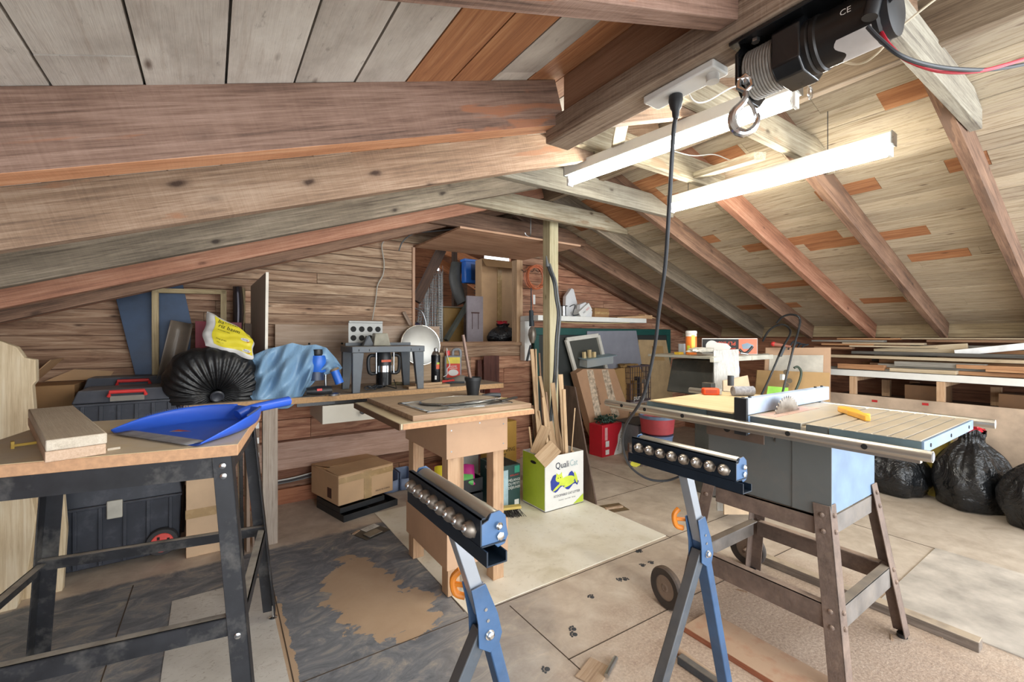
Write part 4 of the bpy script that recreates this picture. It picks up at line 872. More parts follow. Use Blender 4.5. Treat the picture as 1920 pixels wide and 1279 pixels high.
# ---------------------------------------------------------------- black steel stand at left
M_STK = plain('dusty_black_angle_steel', '2e2f33', .5, .2, .3, 9, dust=1.0, dcol=lin('aaa59c'))
M_PB = plain('particle_board_edge', 'c79b76', .8, 0, .12, 60)
ANG = math.radians(10)
SF = TR(.068, 1.562, 0) @ Matrix(((-math.cos(ANG), math.sin(ANG), 0, 0), (math.sin(ANG), math.cos(ANG), 0, 0), (0, 0, 1, 0), (0, 0, 0, 1)))   # x to the left, y to the back
SFr = TR(.068, 1.562, 0) @ rotz(-ANG)
def L_(x, y, z): return (-x, y, z)
W_, D_ = .69, .64; HT = .925
t = thing('steel_work_stand', 'black steel work stand with particle board top at the left edge', 'work table', SFr)
b = MB(SFr); b.box(-W_, 0, HT-.034, 0, D_, HT-.0015); b.build('table_top', plain('particle_board_edge', 'c79b76'), t, bevel=.002)
MB(SFr).box(-W_+.001, .001, HT-.0015, -.001, D_-.001, HT).build('top_surface', plain('dusty_board_face', 'd2bb90', .6, 0, .12, 4, dust=.6, dcol=lin('cdc5b8')), t)
zt_ = HT-.035
def SP(x, y, z): return SFr @ Vector((-x, y, z))
vx, vy = (SFr.to_3x3() @ Vector((-1, 0, 0))), (SFr.to_3x3() @ Vector((0, 1, 0)))
cs = [(.02, .02, 1, 1), (W_-.02, .02, -1, 1), (.02, D_-.02, 1, -1), (W_-.02, D_-.02, -1, -1)]
for (x, y, sx, sy) in cs:
    b = MB(); angle(b, SP(x, y, zt_), SP(x-sx*.075, y-sy*.06, .03), vx*sx, vy*sy, .05, .004); lg = b.build('leg', M_STK, t, bevel=.001)
    b = MB(); q = SP(x-sx*.065, y-sy*.05, 0); b.lathe([(.016, 0), (.017, .006), (.006, .010), (.006, .06)], q); b.build('levelling_foot', M_CHROME, lg)
    for z in ((.86, .83) if sy > 0 else (.86,)) + (.36,):
        kk = (zt_-z)/(zt_-.03)
        b = MB(); b.lathe([(.010, 0), (.009, .003), (.004, .005)], SP(x-sx*.075*kk+sx*.025, y-sy*.06*kk, z), -vy*sy, 12); b.build('bolt', M_CHROME, lg)
def rail_(x0, y0, x1, y1, z0, z1, inw):
    b = MB(); a, c = SP(x0, y0, z1), SP(x1, y1, z1); d = Vector((0, 0, z0-z1)); i_ = (vx*inw[0]+vy*inw[1])
    b.hexa([a, a+i_*.004, a+i_*.004+d, a+d], [c, c+i_*.004, c+i_*.004+d, c+d]); b.hexa([a, a+i_*.028, a+i_*.028-Vector((0, 0, .004)), a-Vector((0, 0, .004))], [c, c+i_*.028, c+i_*.028-Vector((0, 0, .004)), c-Vector((0, 0, .004))])
    return b
for args, nm in (((.03, .025, W_-.03, .025, zt_-.065, zt_, (0, 1)), 'top_rail'), ((.03, D_-.025, W_-.03, D_-.025, zt_-.065, zt_, (0, -1)), 'top_rail'), ((.025, .03, .025, D_-.03, zt_-.065, zt_, (1, 0)), 'top_rail'), ((W_-.025, .03, W_-.025, D_-.03, zt_-.065, zt_, (-1, 0)), 'top_rail'),
                 ((-.02, -.008, W_+.02, -.008, .36, .415, (0, 1)), 'lower_rail'), ((-.02, D_+.008, W_+.02, D_+.008, .385, .43, (0, -1)), 'lower_rail'), ((-.02, .02, -.02, D_-.02, .375, .42, (1, 0)), 'lower_rail'), ((W_+.02, .02, W_+.02, D_-.02, .375, .42, (-1, 0)), 'lower_rail')):
    rail_(*args).build(nm, M_STK, t)
# two stacked boards
M_BL1 = wood('sun_bleached_offcut', 'b3a38d', 'cabca6', 'd8ccb8', knots=.1, g=1.2, dust=.5); M_BL2 = wood('pink_pine_offcut', 'b08d6d', 'c8a687', 'd4b598', knots=.1)
a_, c_ = Vector((-.293, 1.615, 0)), Vector((-.495, 2.34, 0))
F = frame((a_.x, a_.y, HT+.0155), (c_-a_)); o = MB(F).box(0, -.058, -.014, .735, .058, .014).build('lower_offcut_board', M_BL2, fr=F, bevel=.002); tag(o, 'pinkish lower board of the two stacked on the left stand', 'board'); o.name = 'offcut_board'
F = frame((a_.x, a_.y, HT+.0445), (c_-a_)); o = MB(F).box(-.002, -.060, -.0145, .745, .057, .0145).build('offcut_board', M_BL1, fr=F, bevel=.003); tag(o, 'pale greyish upper board of the two stacked on the left stand', 'board')
p = at(58, 836, Z=HT); F = frame((p.x, p.y, HT), (.95, .3, 0)); t = thing('yellow_clamp', 'small yellow plastic piece lying left of the stacked boards', 'clamp', F); b = MB(F); b.box(-.035, -.004, .004, .04, .004, .011); b.build('bar', plain('dull_yellow_plastic', 'c9a52f', .5), t); MB(F).box(-.04, -.012, 0, -.033, .012, .02).build('jaw', plain('dull_yellow_plastic', 'c9a52f'), t)
p = at(213, 843, Z=HT); F = frame((p.x, p.y, HT+.003), (.9, .3, 0)); o = MB(F).box(-.014, -.004, -.003, .014, .004, .003).build('wood_chip', M_BL1); tag(o, 'small wood chip on the stand in front of the blue dustpan', 'wood chip')
# dustpan
M_DPB = plain('bright_blue_plastic', '2f5fd0', .38, 0, .06, 4); 
A0 = Vector((-.149, 1.775, HT+.001)); B0 = Vector((.115, 1.945, HT+.02)); dx_ = (B0-A0); dx_.z = 0; LN_ = dx_.length; dx_.normalize(); nx_ = Vector((-dx_.y, dx_.x, 0))
t = thing('dustpan', 'large bright blue dustpan lying on the left stand', 'dustpan', TR(*A0))
def dp(u, v, off=0.0):
    s_ = u; wd = .232*(1-s_**2.3*.72); hh = (.008+.046*math.sin(PI*min(1, s_*.62+.02))**.9)
    if v < .5: side = -1; q = 1-v*2
    else: side = 1; q = v*2-1
    if q < .55: y = wd*.80*q/.55; z = 0
    else: k_ = (q-.55)/.45; y = wd*(.80+.20*math.sin(k_*PI/2)); z = hh*(1-math.cos(k_*PI/2))*.6+hh*.4*k_
    if s_ > .88: z = max(z, hh*.9*((s_-.88)/.12)**1.2)
    return A0+dx_*(s_*LN_*1.02)+nx_*(side*y)+Vector((0, 0, z+.012*s_))
MB().surf(dp, 40, 41).build('pan', M_DPB, t, solid=.004, ang=1.2)
MB().surf(lambda u, v: A0+dx_*(-.012+.05*u)+nx_*((v-.5)*.38*(1-.0*u))+Vector((0, 0, .0045+.001*u)), 4, 12).build('front_lip', plain('dusty_lip', '8f8f93', .6, 0, .2, 20), t, solid=.002)
bA = A0+dx_*(LN_*.97)+Vector((0, 0, .042)); bB = bA+dx_*.19+Vector((0, 0, .012))
b = MB(); b.tube([bA-dx_*.03-Vector((0, 0, .01)), bA, bA+dx_*.06+Vector((0, 0, .006)), bB], lambda q: .017+.004*abs(q-.4), 14, smooth=4); b.build('handle', M_DPB, t)
b = MB()
for s_ in (-1, 1):
    for k in range(20):
        u = .30+.018*k if s_ > 0 else .55+.018*k; q = dp(u, 1.0 if s_ > 0 else 0.0); b.cbox(q+Vector((0, 0, .003)), (.004, .004, .006))
b.build('rim_teeth', plain('navy_teeth', '1e2c55', .5), t); b = None
p = A0+dx_*.15+Vector((0, 0, .004)); F = frame(p, (.8, -.6, 0)); t2 = MB(F).box(-.075, -.05, 0, .075, .05, .0015).build('crumpled_label', plain('crumpled_label', 'b5a596', .6, 0, .5, 40)); tag(t2, 'crumpled red and white printed label inside the blue dustpan', 'label')
b = MB(F); b.box(-.07, -.045, .0016, .0, -.02, .002); b.box(-.02, 0, .0016, .06, .012, .002); b.build('red_print', plain('faded_red_print', 'b3543f', .6), t2)
# ---------------------------------------------------------------- long bench along the gable wall
t = thing('wall_bench', 'long chipboard bench fixed along the gable wall below the opening', 'workbench', (.8, 3.06, 0))
MB().box(-.125, 3.06, .822, 2.0, 3.70, .860).build('bench_top', plain('chipboard_edge', 'c09a70', .8, 0, .14, 70), t, bevel=.002)
MB().box(-.124, 3.062, .8602, 1.999, 3.698, .8615).build('top_surface', plain('dusty_grey_bench_face', '9c9184', .7, 0, .12, 5, dust=.3), t)
MB().box(.45, 3.075, .800, 1.2, 3.09, .822).build('dark_rail', M_BLKM, t)
MB().box(.255, 3.0, 0, .335, 3.057, .835).build('front_post', wood('grey_weathered_post', '7a6a5b', 'a59585', 'b9ab9b', ax='z', knots=1, g=.7), t, bevel=.003)
MB().box(-.11, 3.6, 0, -.04, 3.67, .822).build('post', wood('grey_weathered_post', '7a6a5b', 'a59585', 'b9ab9b', ax='z'), t); MB().box(1.86, 3.5, 0, 1.95, 3.6, .822).build('post', wood('pine_post', 'a27a50', 'c59f74', 'd6b48c', ax='z'), t)
MB().box(1.88, 3.08, .74, 1.98, 3.16, .822).build('red_brown_block', plain('red_brown_block', '7c4038', .7), t)
d_ = MB().box(.60, 3.068, .675, 1.10, 3.5, .794).build('drawer', plain('cream_drawer', 'dcd8cb', .45, 0, .03), t, bevel=.002)
MB().lathe([(.008, 0), (.008, .012), (.017, .02), (.015, .027)], (.85, 3.068, .735), (0, -1, 0), 16).build('knob', M_BLKM, d_)
# boards at the bench end
plank('upright_board', (.175, 3.0, .0), (.175, 3.0, .81), .05, .018, wood('mid_brown_board', '5c4a3c', '8b7461', '9d8672', knots=0), up=(1, .2, 0), label='narrow brown board standing on end left of the grey bench post', cat='board')
plank('upright_board', (.145, 2.95, .0), (.135, 2.95, .84), .035, .02, M_BLKM, up=(1, .2, 0), label='black strip standing on end behind the right edge of the steel stand', cat='strip')
t = thing('slotted_strip', 'upright strip with white tabs beside the grey bench post', 'strip', (.222, 3.03, 0)); MB().box(.205, 3.03, 0, .240, 3.045, .80).build('board', wood('mid_brown_board', '5c4a3c', '8b7461', ax='z'), t)
for k in range(7): MB().box(.207, 3.024, .16+.09*k, .238, 3.03, .195+.09*k).build('white_tab', M_WPL, t)
# lower wall ledge boards under bench
struct('baseboard_back', MB().box(-1.3, 3.672, 0, 2.6, 3.70, .11), wood('orange_ledge', '7a4327', 'a8663f', 'b8794f', ax='x', knots=.4))
b = MB(); b.hexa([(-.4, 3.62, .27), (1.95, 3.62, .27), (1.95, 3.70, .27), (-.4, 3.70, .27)], [(-.4, 3.67, .46), (1.95, 3.67, .46), (1.95, 3.70, .46), (-.4, 3.70, .46)]); struct('trim_4', b, wood('pink_ledge', '93705c', 'b8917b', 'c9a692', ax='x', knots=.4))
for k in range(3): cable('floor_cable', [(.3, 3.66, .16+.012*k), (.5, 3.655, .165+.012*k), (.66, 3.655, .18+.014*k), (.80, 3.65, .20+.012*k)], .005, [M_GREYC, M_BLKC, M_WPL][k], ['grey', 'black', 'white'][k]+' cable along the foot of the wall beside the carton')

# ---------------------------------------------------------------- rolling tool chests stack at left
M_TB = plain('dusty_black_toolbox', '3a3e48', .5, 0, .2, 6, dust=.7, dcol=lin('8f9096')); M_RDP = plain('red_handle_plastic', 'e0403f', .4)
def toolbox(x0, x1, y0, y1, z0, z1, label, ribs=6, handle=True, wheel=False, latch=False, open_='toolbox'):
    t = thing(open_, label, 'toolbox', ((x0+x1)/2, y0, z0)); zl = z1-(z1-z0)*.26; w_ = x1-x0
    b = MB(); i_ = .012; b.hexa([(x0+i_, y0+i_, z0), (x1-i_, y0+i_, z0), (x1-i_, y1-i_, z0), (x0+i_, y1-i_, z0)], [(x0, y0, zl), (x1, y0, zl), (x1, y1, zl), (x0, y1, zl)]); b.build('body', M_TB, t, bevel=.006)
    b = MB(); b.hexa([(x0-.006, y0-.008, zl+.003), (x1+.006, y0-.008, zl+.003), (x1+.006, y1, zl+.003), (x0-.006, y1, zl+.003)], [(x0+.014, y0+.02, z1), (x1-.014, y0+.02, z1), (x1-.014, y1-.02, z1), (x0+.014, y1-.02, z1)]); b.build('lid', M_TB, t, bevel=.006)
    for k in range(ribs):
        x = x0+w_*(k+.5)/ribs; b = MB(); b.box(x-.008, y0-.006, z0+.01, x+.008, y0+.01, zl-.012); b.build('rib', M_TB, t, bevel=.002)
    MB().box(x0-.004, y0-.010, zl-.012, x1+.004, y0+.006, zl).build('rim', M_TB, t, bevel=.002)
    if handle:
        xm = (x0+x1)/2; h = MB(); h.tube([(xm-.075, y0-.004, zl+.035), (xm-.07, y0-.016, zl+.058), (xm+.07, y0-.016, zl+.058), (xm+.075, y0-.004, zl+.035)], .010, 8); h.build('handle', M_RDP, t)
        MB().box(xm-.07, y0-.0095, zl+.008, xm+.07, y0-.006, zl+.035).build('handle_recess', plain('dusty_recess', '8a867e', .7), t)
    if latch:
        xm = x0+w_*.42; MB().box(xm-.032, y0-.022, zl-.075, xm+.032, y0-.004, zl+.02).build('latch', plain('grey_latch', 'c5c3b8', .5), t, bevel=.005)
    if wheel:
        c = (x1-.085, y0-.012, z0+.075); w0 = MB(); w0.lathe([(.05, -.02), (.07, -.018), (.074, -.01), (.074, .01), (.07, .018), (.05, .02)], c, (0, 1, 0), 32).build('wheel', plain('black_tyre', '3a3a3c', .7), t)
        b = MB(); b.lathe([(.052, .021), (.050, .026), (.02, .028), (.012, .036)], c, (0, -1, 0), 24); h = b.build('wheel_cover', plain('red_wheel_cover', 'e8574f', .45), t)
        for k in range(4): a = k*PI/2+.5; MB().cbox((c[0]+.032*math.cos(a), c[1]-.0268, c[2]+.032*math.sin(a)), (.012, .004, .016)).build('slot', M_DARKIN, h)
    return t
toolbox(-.628, -.138, 3.15, 3.49, .03, .47, 'black rolling tool chest with a red hubbed wheel on the floor', 5, False, True, True, 'rolling_tool_chest')
toolbox(-.60, -.16, 3.15, 3.48, .474, .70, 'black tool case in the middle of the stack behind the steel stand', 5, False)
toolbox(-.58, -.155, 3.12, 3.42, .704, .965, 'black toolbox with a red handle on top of the stack', 6)
t = toolbox(-.60, -.16, 3.46, 3.68, .704, 1.005, 'second black toolbox with a red handle farther back near the wall', 4)
t = MB().box(-.62, 3.51, 0, -.14, 3.68, .70).build('storage_crate', plain('dark_brown_crate', '2b2420', .8)); tag(t, 'dark crate under the farther black toolbox', 'crate')
t = thing('open_carton', 'open cardboard box with raised flaps left of the farther toolbox', 'box', (-.72, 3.5, 0))
MB().box(-.84, 3.40, 0, -.625, 3.66, .98).build('body', M_CARDD, t, bevel=.003)
MB().hexa([(-.84, 3.40, .98), (-.84, 3.66, .98), (-.72, 3.66, 1.12), (-.72, 3.40, 1.12)], [(-.836, 3.40, .98), (-.836, 3.66, .98), (-.716, 3.66, 1.12), (-.716, 3.40, 1.12)]).build('flap', M_CARD, t); MB().hexa([(-.80, 3.655, .985), (-.52, 3.655, .985), (-.50, 3.69, 1.03), (-.68, 3.69, 1.05)], [(-.80, 3.659, .985), (-.52, 3.659, .985), (-.50, 3.694, 1.03), (-.68, 3.694, 1.05)]).build('flap', M_CARD, t)
o = MB().box(-.94, 3.1, 0, -.66, 3.38, .78).build('dark_case', plain('dark_blue_case', '15171c', .6)); o.name = 'storage_case'; tag(o, 'dark case in shadow left of the tool stack', 'case')
t = thing('red_case', 'dark red case showing left of the rolling tool chest', 'case', (-.70, 3.3, 0)); MB().box(-.655, 3.22, .0, -.635, 3.4, .35).build('body', plain('dark_red_case', '6e1a28', .5), t); t.name = 'storage_case'
# cardboard box behind the stand leg
t = thing('carton', 'plain tan cardboard box between the rolling chest and the bench end', 'box', (-.03, 3.1, 0)); MB().box(-.115, 3.08, 0, .085, 3.4, .50).build('body', M_CARDL, t, bevel=.004); MB().box(-.117, 3.078, .22, .087, 3.0805, .27).build('tape', M_TAPE, t)
# live edge slab at far left
M_SLAB = wood('pale_live_edge_slab', 'c0a377', 'e0c9a0', 'efdfc0', ax='z', knots=.5, g=.5, streak=.8)
zz = [(-1.30, 0), (-.735, 0), (-.70, .15), (-.672, .4), (-.70, .62), (-.688, .78), (-.70, .85), (-.678, .9), (-.685, 1.02), (-.672, 1.04), (-.674, 1.14), (-.71, 1.15), (-.735, 1.20), (-.80, 1.235), (-.90, 1.245), (-1.3, 1.24)]
b = MB(TR(0, 3.0, 0) @ Matrix.Rotation(PI/2, 4, 'X')); b.prism(zz, 0, .05); tag(b.build('live_edge_slab', M_SLAB, bevel=.004), 'tall pale live-edge wood slab standing at the left edge', 'wood slab')
zz = [(-1.2, 0), (-.60, 0), (-.585, .3), (-.60, .55), (-.64, .70), (-1.2, .72)]
b = MB(TR(0, 3.07, 0) @ Matrix.Rotation(PI/2, 4, 'X')); b.prism(zz, 0, .04); tag(b.build('live_edge_slab', M_SLAB, bevel=.004), 'shorter pale slab behind the tall live-edge slab', 'wood slab')

# ---------------------------------------------------------------- panels leaning on the gable wall at left
def panel(name, pxs, Y, th, mat, label, cat='panel', lean=0.0):
    P = [at(x, y, Y=Y) for x, y in pxs]; b = MB(TR(0, Y, 0) @ Matrix.Rotation(PI/2, 4, 'X')); b.prism([(p.x, p.z) for p in P], -th/2, th/2)
    return tag(b.build(name, mat, bevel=.001), label, cat)
M_BLUP = plain('scuffed_dark_blue_sheet', '2e3f57', .4, .3, .3, 4)
panel('blue_sheet', [(217, 558), (340, 520), (359, 606), (352, 760), (268, 760)], 3.655, .008, M_BLUP, 'dark blue sheet leaning on the gable wall behind a timber frame')
t = thing('wooden_frame', 'open timber frame standing in front of the dark blue sheet', 'frame', (.0, 3.60, .86))
for (p, q, w_) in (((291, 543), (292, 735), .035), ((292, 545), (423, 548), .03), ((419, 545), (419, 640), .035)):
    plank('frame_rail', at(*p, Y=3.60), at(*q, Y=3.60), w_, .03, wood('pale_frame_bar', '7f6a45', 'ab9467', 'c3ae82', knots=.2), up=(0, 1, 0), parent=t)
b = MB(); P = at(340, 600, Y=3.5)
b.surf(lambda u, v: at(320-28*v+42*u, 600+118*v+8*u, Y=3.52+.05*math.sin(PI*u)-.05*v), 10, 8); tag(b.build('curved_sheet', plain('dull_grey_film_sheet', '7e7266', .35, 0, .15, 4), solid=.003), 'curved grey sheet leaning right of the timber frame upright', 'sheet')
panel('red_board', [(366, 602), (453, 605), (453, 700), (366, 700)], 3.50, .012, plain('dark_red_board', '7d1f30', .5), 'dark red board behind the rice bag', 'board')
b = MB(); b.surf(lambda u, v: at(437+16*u+4*math.sin(PI*v)*u, 537+90*v, Y=3.6-.05*math.sin(PI*u)), 8, 8); tag(b.build('curved_strip', plain('lead_grey_strip', '4c4950', .4, .5), solid=.003), 'curved dark grey strip between the frame and the tall white board', 'strip')
panel('upright_board', [(453, 540), (460, 540), (459, 700), (447, 700)], 3.62, .02, wood('pale_frame_bar', '7f6a45', 'ab9467', ax='z'), 'narrow curved timber just left of the tall white board', 'board')
panel('upright_board', [(459, 606), (473, 607), (473, 700), (459, 700)], 3.58, .02, wood('mid_brown_board', '5c4a3c', '8b7461', ax='z'), 'short brown board tucked behind the tall white board', 'board')
b = MB(); b.hexa([(.232, 3.6, .862), (.246, 3.6, .862), (.296, 3.2, .862), (.282, 3.2, .862)], [(.232, 3.6, 1.60), (.246, 3.6, 1.60), (.304, 3.2, 1.655), (.290, 3.2, 1.655)]); o = b.build('tall_white_board', plain('greyish_melamine', 'b7ab9c', .5, 0, .06), bevel=.001); tag(o, 'tall board with a white front edge standing on the bench', 'board'); o.name = 'melamine_board'
MB().hexa([(.281, 3.196, .862), (.297, 3.196, .862), (.297, 3.1995, .862), (.281, 3.1995, .862)], [(.289, 3.196, 1.655), (.305, 3.196, 1.655), (.305, 3.1995, 1.655), (.289, 3.1995, 1.655)]).build('white_edge', plain('cream_edging', 'e8e0d0', .4), o)
# speaker-like black case
t = thing('black_case', 'black case with silver corner dots left of the black garbage bag', 'case', at(322, 775, Y=3.38)); p, q = at(312, 770, Y=3.4), at(350, 690, Y=3.4); MB().box(p.x, 3.38, .862, q.x, 3.5, q.z).build('body', M_BLKP, t, bevel=.004)
for dz in (.04, .07): MB().ball((p.x+.03, 3.378, q.z-dz), .006).build('stud', M_CHROME, t)
b = MB(); b.tube([at(318, 698, Y=3.44), at(330, 684, Y=3.4), at(345, 674, Y=3.36)], .02, 10); b.build('top_handle', M_BLKP, t)
# black bag with neck facing the viewer
def sack_m(name, M_, r, h, label, mat, seed, pleat=34, neck=.035, squash=1.0, parts=True):
    t = thing(name, label, 'garbage bag', M_)
    rd = random.Random(seed); ph = [rd.uniform(0, 6) for _ in range(8)]
    def fn(u, v):
        a = 2*PI*u; e = v
        if e < .5: k = e/.5; rr_ = math.sin(PI/2*(k*.98+.02))**.75; z = h*.62*k
        else:
            k = (e-.5)/.5; rr_ = math.cos(PI/2*k**1.15)**.8*(1-neck/r)+neck/r; z = h*(.62+.38*math.sin(k*PI/2))
            z -= .03*max(0, k-.85)/.15
        g = .04*math.sin(3*a+ph[0])+.03*math.sin(5*a+ph[1]-2*e)+.17*(.35+.65*abs(math.sin(2.5*a+ph[5])))*math.sin(pleat*a+ph[3]+2.2*math.sin(3*a)+1.1*math.sin(5*e+2*a))*max(0,e-.62)**1.5+.05*noise.noise(Vector((math.cos(a)*5+seed, math.sin(a)*7, e*3)))+.05*noise.noise(Vector((math.cos(a)*2.4+seed, math.sin(a)*2.4, e*4)))
        R_ = r*rr_*(1+g); z2 = z*(1+.02*math.sin(pleat*a+ph[3]))
        w = M_ @ Vector((R_*math.cos(a), R_*math.sin(a)*squash, z2)); w.z = max(w.z, .863+.004*math.sin(9*a)); return w
    MB().surf(fn, 170, 60, cu=True).build('sack_body', mat, t, ang=3)
    return t
M_BAGM = bag_mat('matte_black_bag', '1a1b1d', .42, 9, .5)
Fb = frame((.0, 3.40, 1.02), (1, .1, 0), (.03, -.93, -.36)); t = sack_m('garbage_bag', Fb, .265, .34, 'big matte black bag on the bench with gathers radiating from its tied neck', M_BAGM, 3)
b = MB(); nk = Fb @ Vector((0, 0, .335)); b.lathe([(.012, -.02), (.03, -.008), (.036, .004), (.028, .01), (.012, .0)], nk, Fb.to_3x3() @ Vector((0, 0, 1)), 20); b.build('neck_ring', plain('grey_neck', '3a3d45', .4), t)
b = MB(); b.tube([at(392, 670, Y=3.12), at(396, 675, Y=3.11), at(418, 678, Y=3.1), at(436, 677, Y=3.1), at(437, 672, Y=3.11)], .003, 6, smooth=4); tag(b.build('bent_wire', M_WPL), 'thin clear wire handle hanging under the rice bag', 'wire')
# rice bag : soft pillow
P0 = at(430, 634, Y=3.14); F = frame(P0, (at(478, 655, Y=3.12)-at(385, 628, Y=3.14)), (0, -.8, .6)); F = frame(P0, F.to_3x3() @ Vector((1, 0, 0)), (-.1, -.85, .52))
t = thing('rice_bag', 'yellow and white rice bag lying on the big black bag', 'bag', F)
def pil(u, v, s=1, sc=1.0, off=0.0):
    x = (u-.5)*2; y = (v-.5)*2; hw, hh = .135, .10
    th = .036*(max(0, 1-x**4)*max(0, 1-y**4))**.5
    wr = .004*math.sin(9*x+4*y)+.003*math.sin(14*y-5*x)
    xx = x*hw*(1-.06*y*y)+.028*y*(-1)+.006*math.sin(5*y); yy = y*hh*(1-.08*x*x)+.005*math.sin(6*x)-.035*x*(y > 0)*y
    return F @ Vector((xx*sc, yy*sc, s*(th+wr*.6*min(1, th*60))+off))
b = MB(); b.surf(lambda u, v: pil(u, v, 1), 28, 22); b.surf(lambda u, v: pil(u, v, -.6), 28, 22); b.build('sack', plain('white_bag_film', 'd9d7d3', .35, 0, .08, 8), t, ang=3)
b = MB(); b.surf(lambda u, v: pil(.17+.80*u, .10+.80*v, 1, 1, .0022), 26, 22); b.build('yellow_panel', plain('yellow_bag_print', 'e3d33a', .35, 0, .05), t, ang=3)
def on_pil(b, txt, u, v, size, dz=.004, sx=1.0): c = pil(u, v, 1, 1, dz); b.text(txt, size, TR(*c) @ F.to_3x3().to_4x4() @ rotz(-.05), align='LEFT', sx=sx)
b = MB(); on_pil(b, 'basmati', .24, .80, .034, .005); on_pil(b, 'riz basm', .24, .67, .034, .005); on_pil(b, 'aromatic rice', .24, .56, .012, .006); on_pil(b, 'long grain', .25, .28, .014, .006); on_pil(b, 'rice - riz', .25, .19, .010, .006); b.build('lettering', plain('dark_olive_print', '2f3520', .5), t, smooth=False)
for (u, v) in ((.80, .50), (.84, .17)):
    c = pil(u, v, 1, 1, .006); m_ = TR(*c) @ F.to_3x3().to_4x4(); b = MB(m_); b.prism([(.024*math.cos(a), .010*math.sin(a)) for a in [2*PI*i/20 for i in range(20)]], 0, .0008); e = b.build('oval_logo', M_WPL, t)
    b = MB(m_); b.text('Suraj', .015, TR(0, 0, .001)); b.build('logo_lettering', plain('violet_print', '3b2f8c', .5), e, smooth=False)
    b = MB(m_); b.prism([(.010, -.012), (.028, -.004), (.018, -.014)], .0005, .0015); b.build('red_tick', plain('red_print', 'c03030', .5), e)
# blue translucent plastic bag with a router beside it
def blue_film():
    s = NT('pale_blue_plastic_film'); tc = s.n('ShaderNodeTexCoord'); P = tc.outputs['Object']
    s.b.inputs['Base Color'].default_value = lin('8fb6d8'); s.b.inputs['Roughness'].default_value = .25; s.b.inputs['Alpha'].default_value = .80; s.b.inputs['Subsurface Weight'].default_value = .0
    s.bump(s.noise(s.mapping(P, (6, 6, 3)), 4, 4, .6, 1.5), .6, .01); return s.m
t = thing('plastic_bag', 'pale blue translucent plastic bag slumped on the bench edge', 'bag', (.50, 3.1, .862))
top = [(470, 668), (500, 655), (530, 648), (548, 643), (570, 648), (592, 646), (612, 652), (630, 672), (642, 690)]
bot = [(463, 722), (470, 745), (482, 762), (505, 768), (540, 766), (562, 752), (572, 735), (600, 705), (634, 697)]
def lerp_pts(P, q): q = q*(len(P)-1); i = min(int(q), len(P)-2); f = q-i; return (P[i][0]*(1-f)+P[i+1][0]*f, P[i][1]*(1-f)+P[i+1][1]*f)
def bagf(u, v, side):
    a, c = lerp_pts(top, u), lerp_pts(bot, u); px = a[0]*(1-v)+c[0]*v; py = a[1]*(1-v)+c[1]*v
    fold = .022*math.sin(u*26-v*5)+.012*math.sin(u*43+v*8)+.01*math.sin(v*12+u*9)
    bel = .10*math.sin(PI*min(1, max(0, u)))**.6*math.sin(PI*(.15+.8*v))
    return at(px, py, Y=3.18-side*(bel+fold*(.4+math.sin(PI*v)))-.06*v)
b = MB(); b.surf(lambda u, v: bagf(u, v, 1), 70, 30); b.surf(lambda u, v: bagf(u, v, -.8), 70, 24); b.build('film', blue_film(), t, ang=3)
M_BLT = plain('blue_tool_plastic', '2f6fd6', .35)
t = thing('plunge_router', 'blue hand router half under the pale blue plastic bag', 'power tool', (.66, 3.2, .862)); c = at(597, 742, Z=.862); cx, cy = c.x, c.y+.03
MB().lathe([(.045, .15), (.052, .16), (.052, .235), (.046, .26)], (cx, cy, .862)).build('motor_housing', M_BLT, t); MB().lathe([(.03, .26), (.034, .27), (.03, .30)], (cx, cy, .862)).build('top_cap', M_BLKP, t)
MB().lathe([(.055, .10), (.05, .155)], (cx-.012, cy, .862)).build('gear_case', plain('dark_blue_case_plastic', '2b3a57', .4), t)
MB().lathe([(.075, 0), (.078, .008), (.06, .012)], (cx, cy, .862)).build('base_plate', M_STEEL, t)
for sx in (-.05, .05): MB().cyl((cx+sx, cy, .87), (cx+sx, cy, 1.0), .007).build('guide_rod', M_STEEL, t)
MB().cyl((cx+.10, cy-.03, 1.02), (cx+.13, cy-.04, .935), .026, .028).build('side_handle', M_BLT, t); MB().cyl((cx+.095, cy-.028, 1.035), (cx+.10, cy-.03, 1.02), .03).build('handle_cap', plain('tan_rubber', '7b6b55', .6), t)
t = thing('angle_grinder', 'small silver and black power tool at the foot of the blue router', 'power tool', (cx, cy-.08, .862)); b = MB(); b.lathe([(.022, -.09), (.03, -.03), (.03, .02), (.024, .06)], (cx+.01, cy-.085, .90), (1, -.1, .0)); b.build('body', M_BLKP, t); MB().lathe([(.04, 0), (.042, .012), (.02, .02)], (cx+.08, cy-.085, .864)).build('base', M_STEEL, t); MB().cbox((cx-.01, cy-.118, .91), (.03, .008, .014)).build('red_switch', M_RDP, t)
tag(MB().cbox(at(572, 748, Y=3.075)+Vector((0, 0, .0)), (.022, .018, .014)).build('metal_clip', M_GREYC), 'tiny metal clip on the bench edge beside the plastic bag', 'clip')

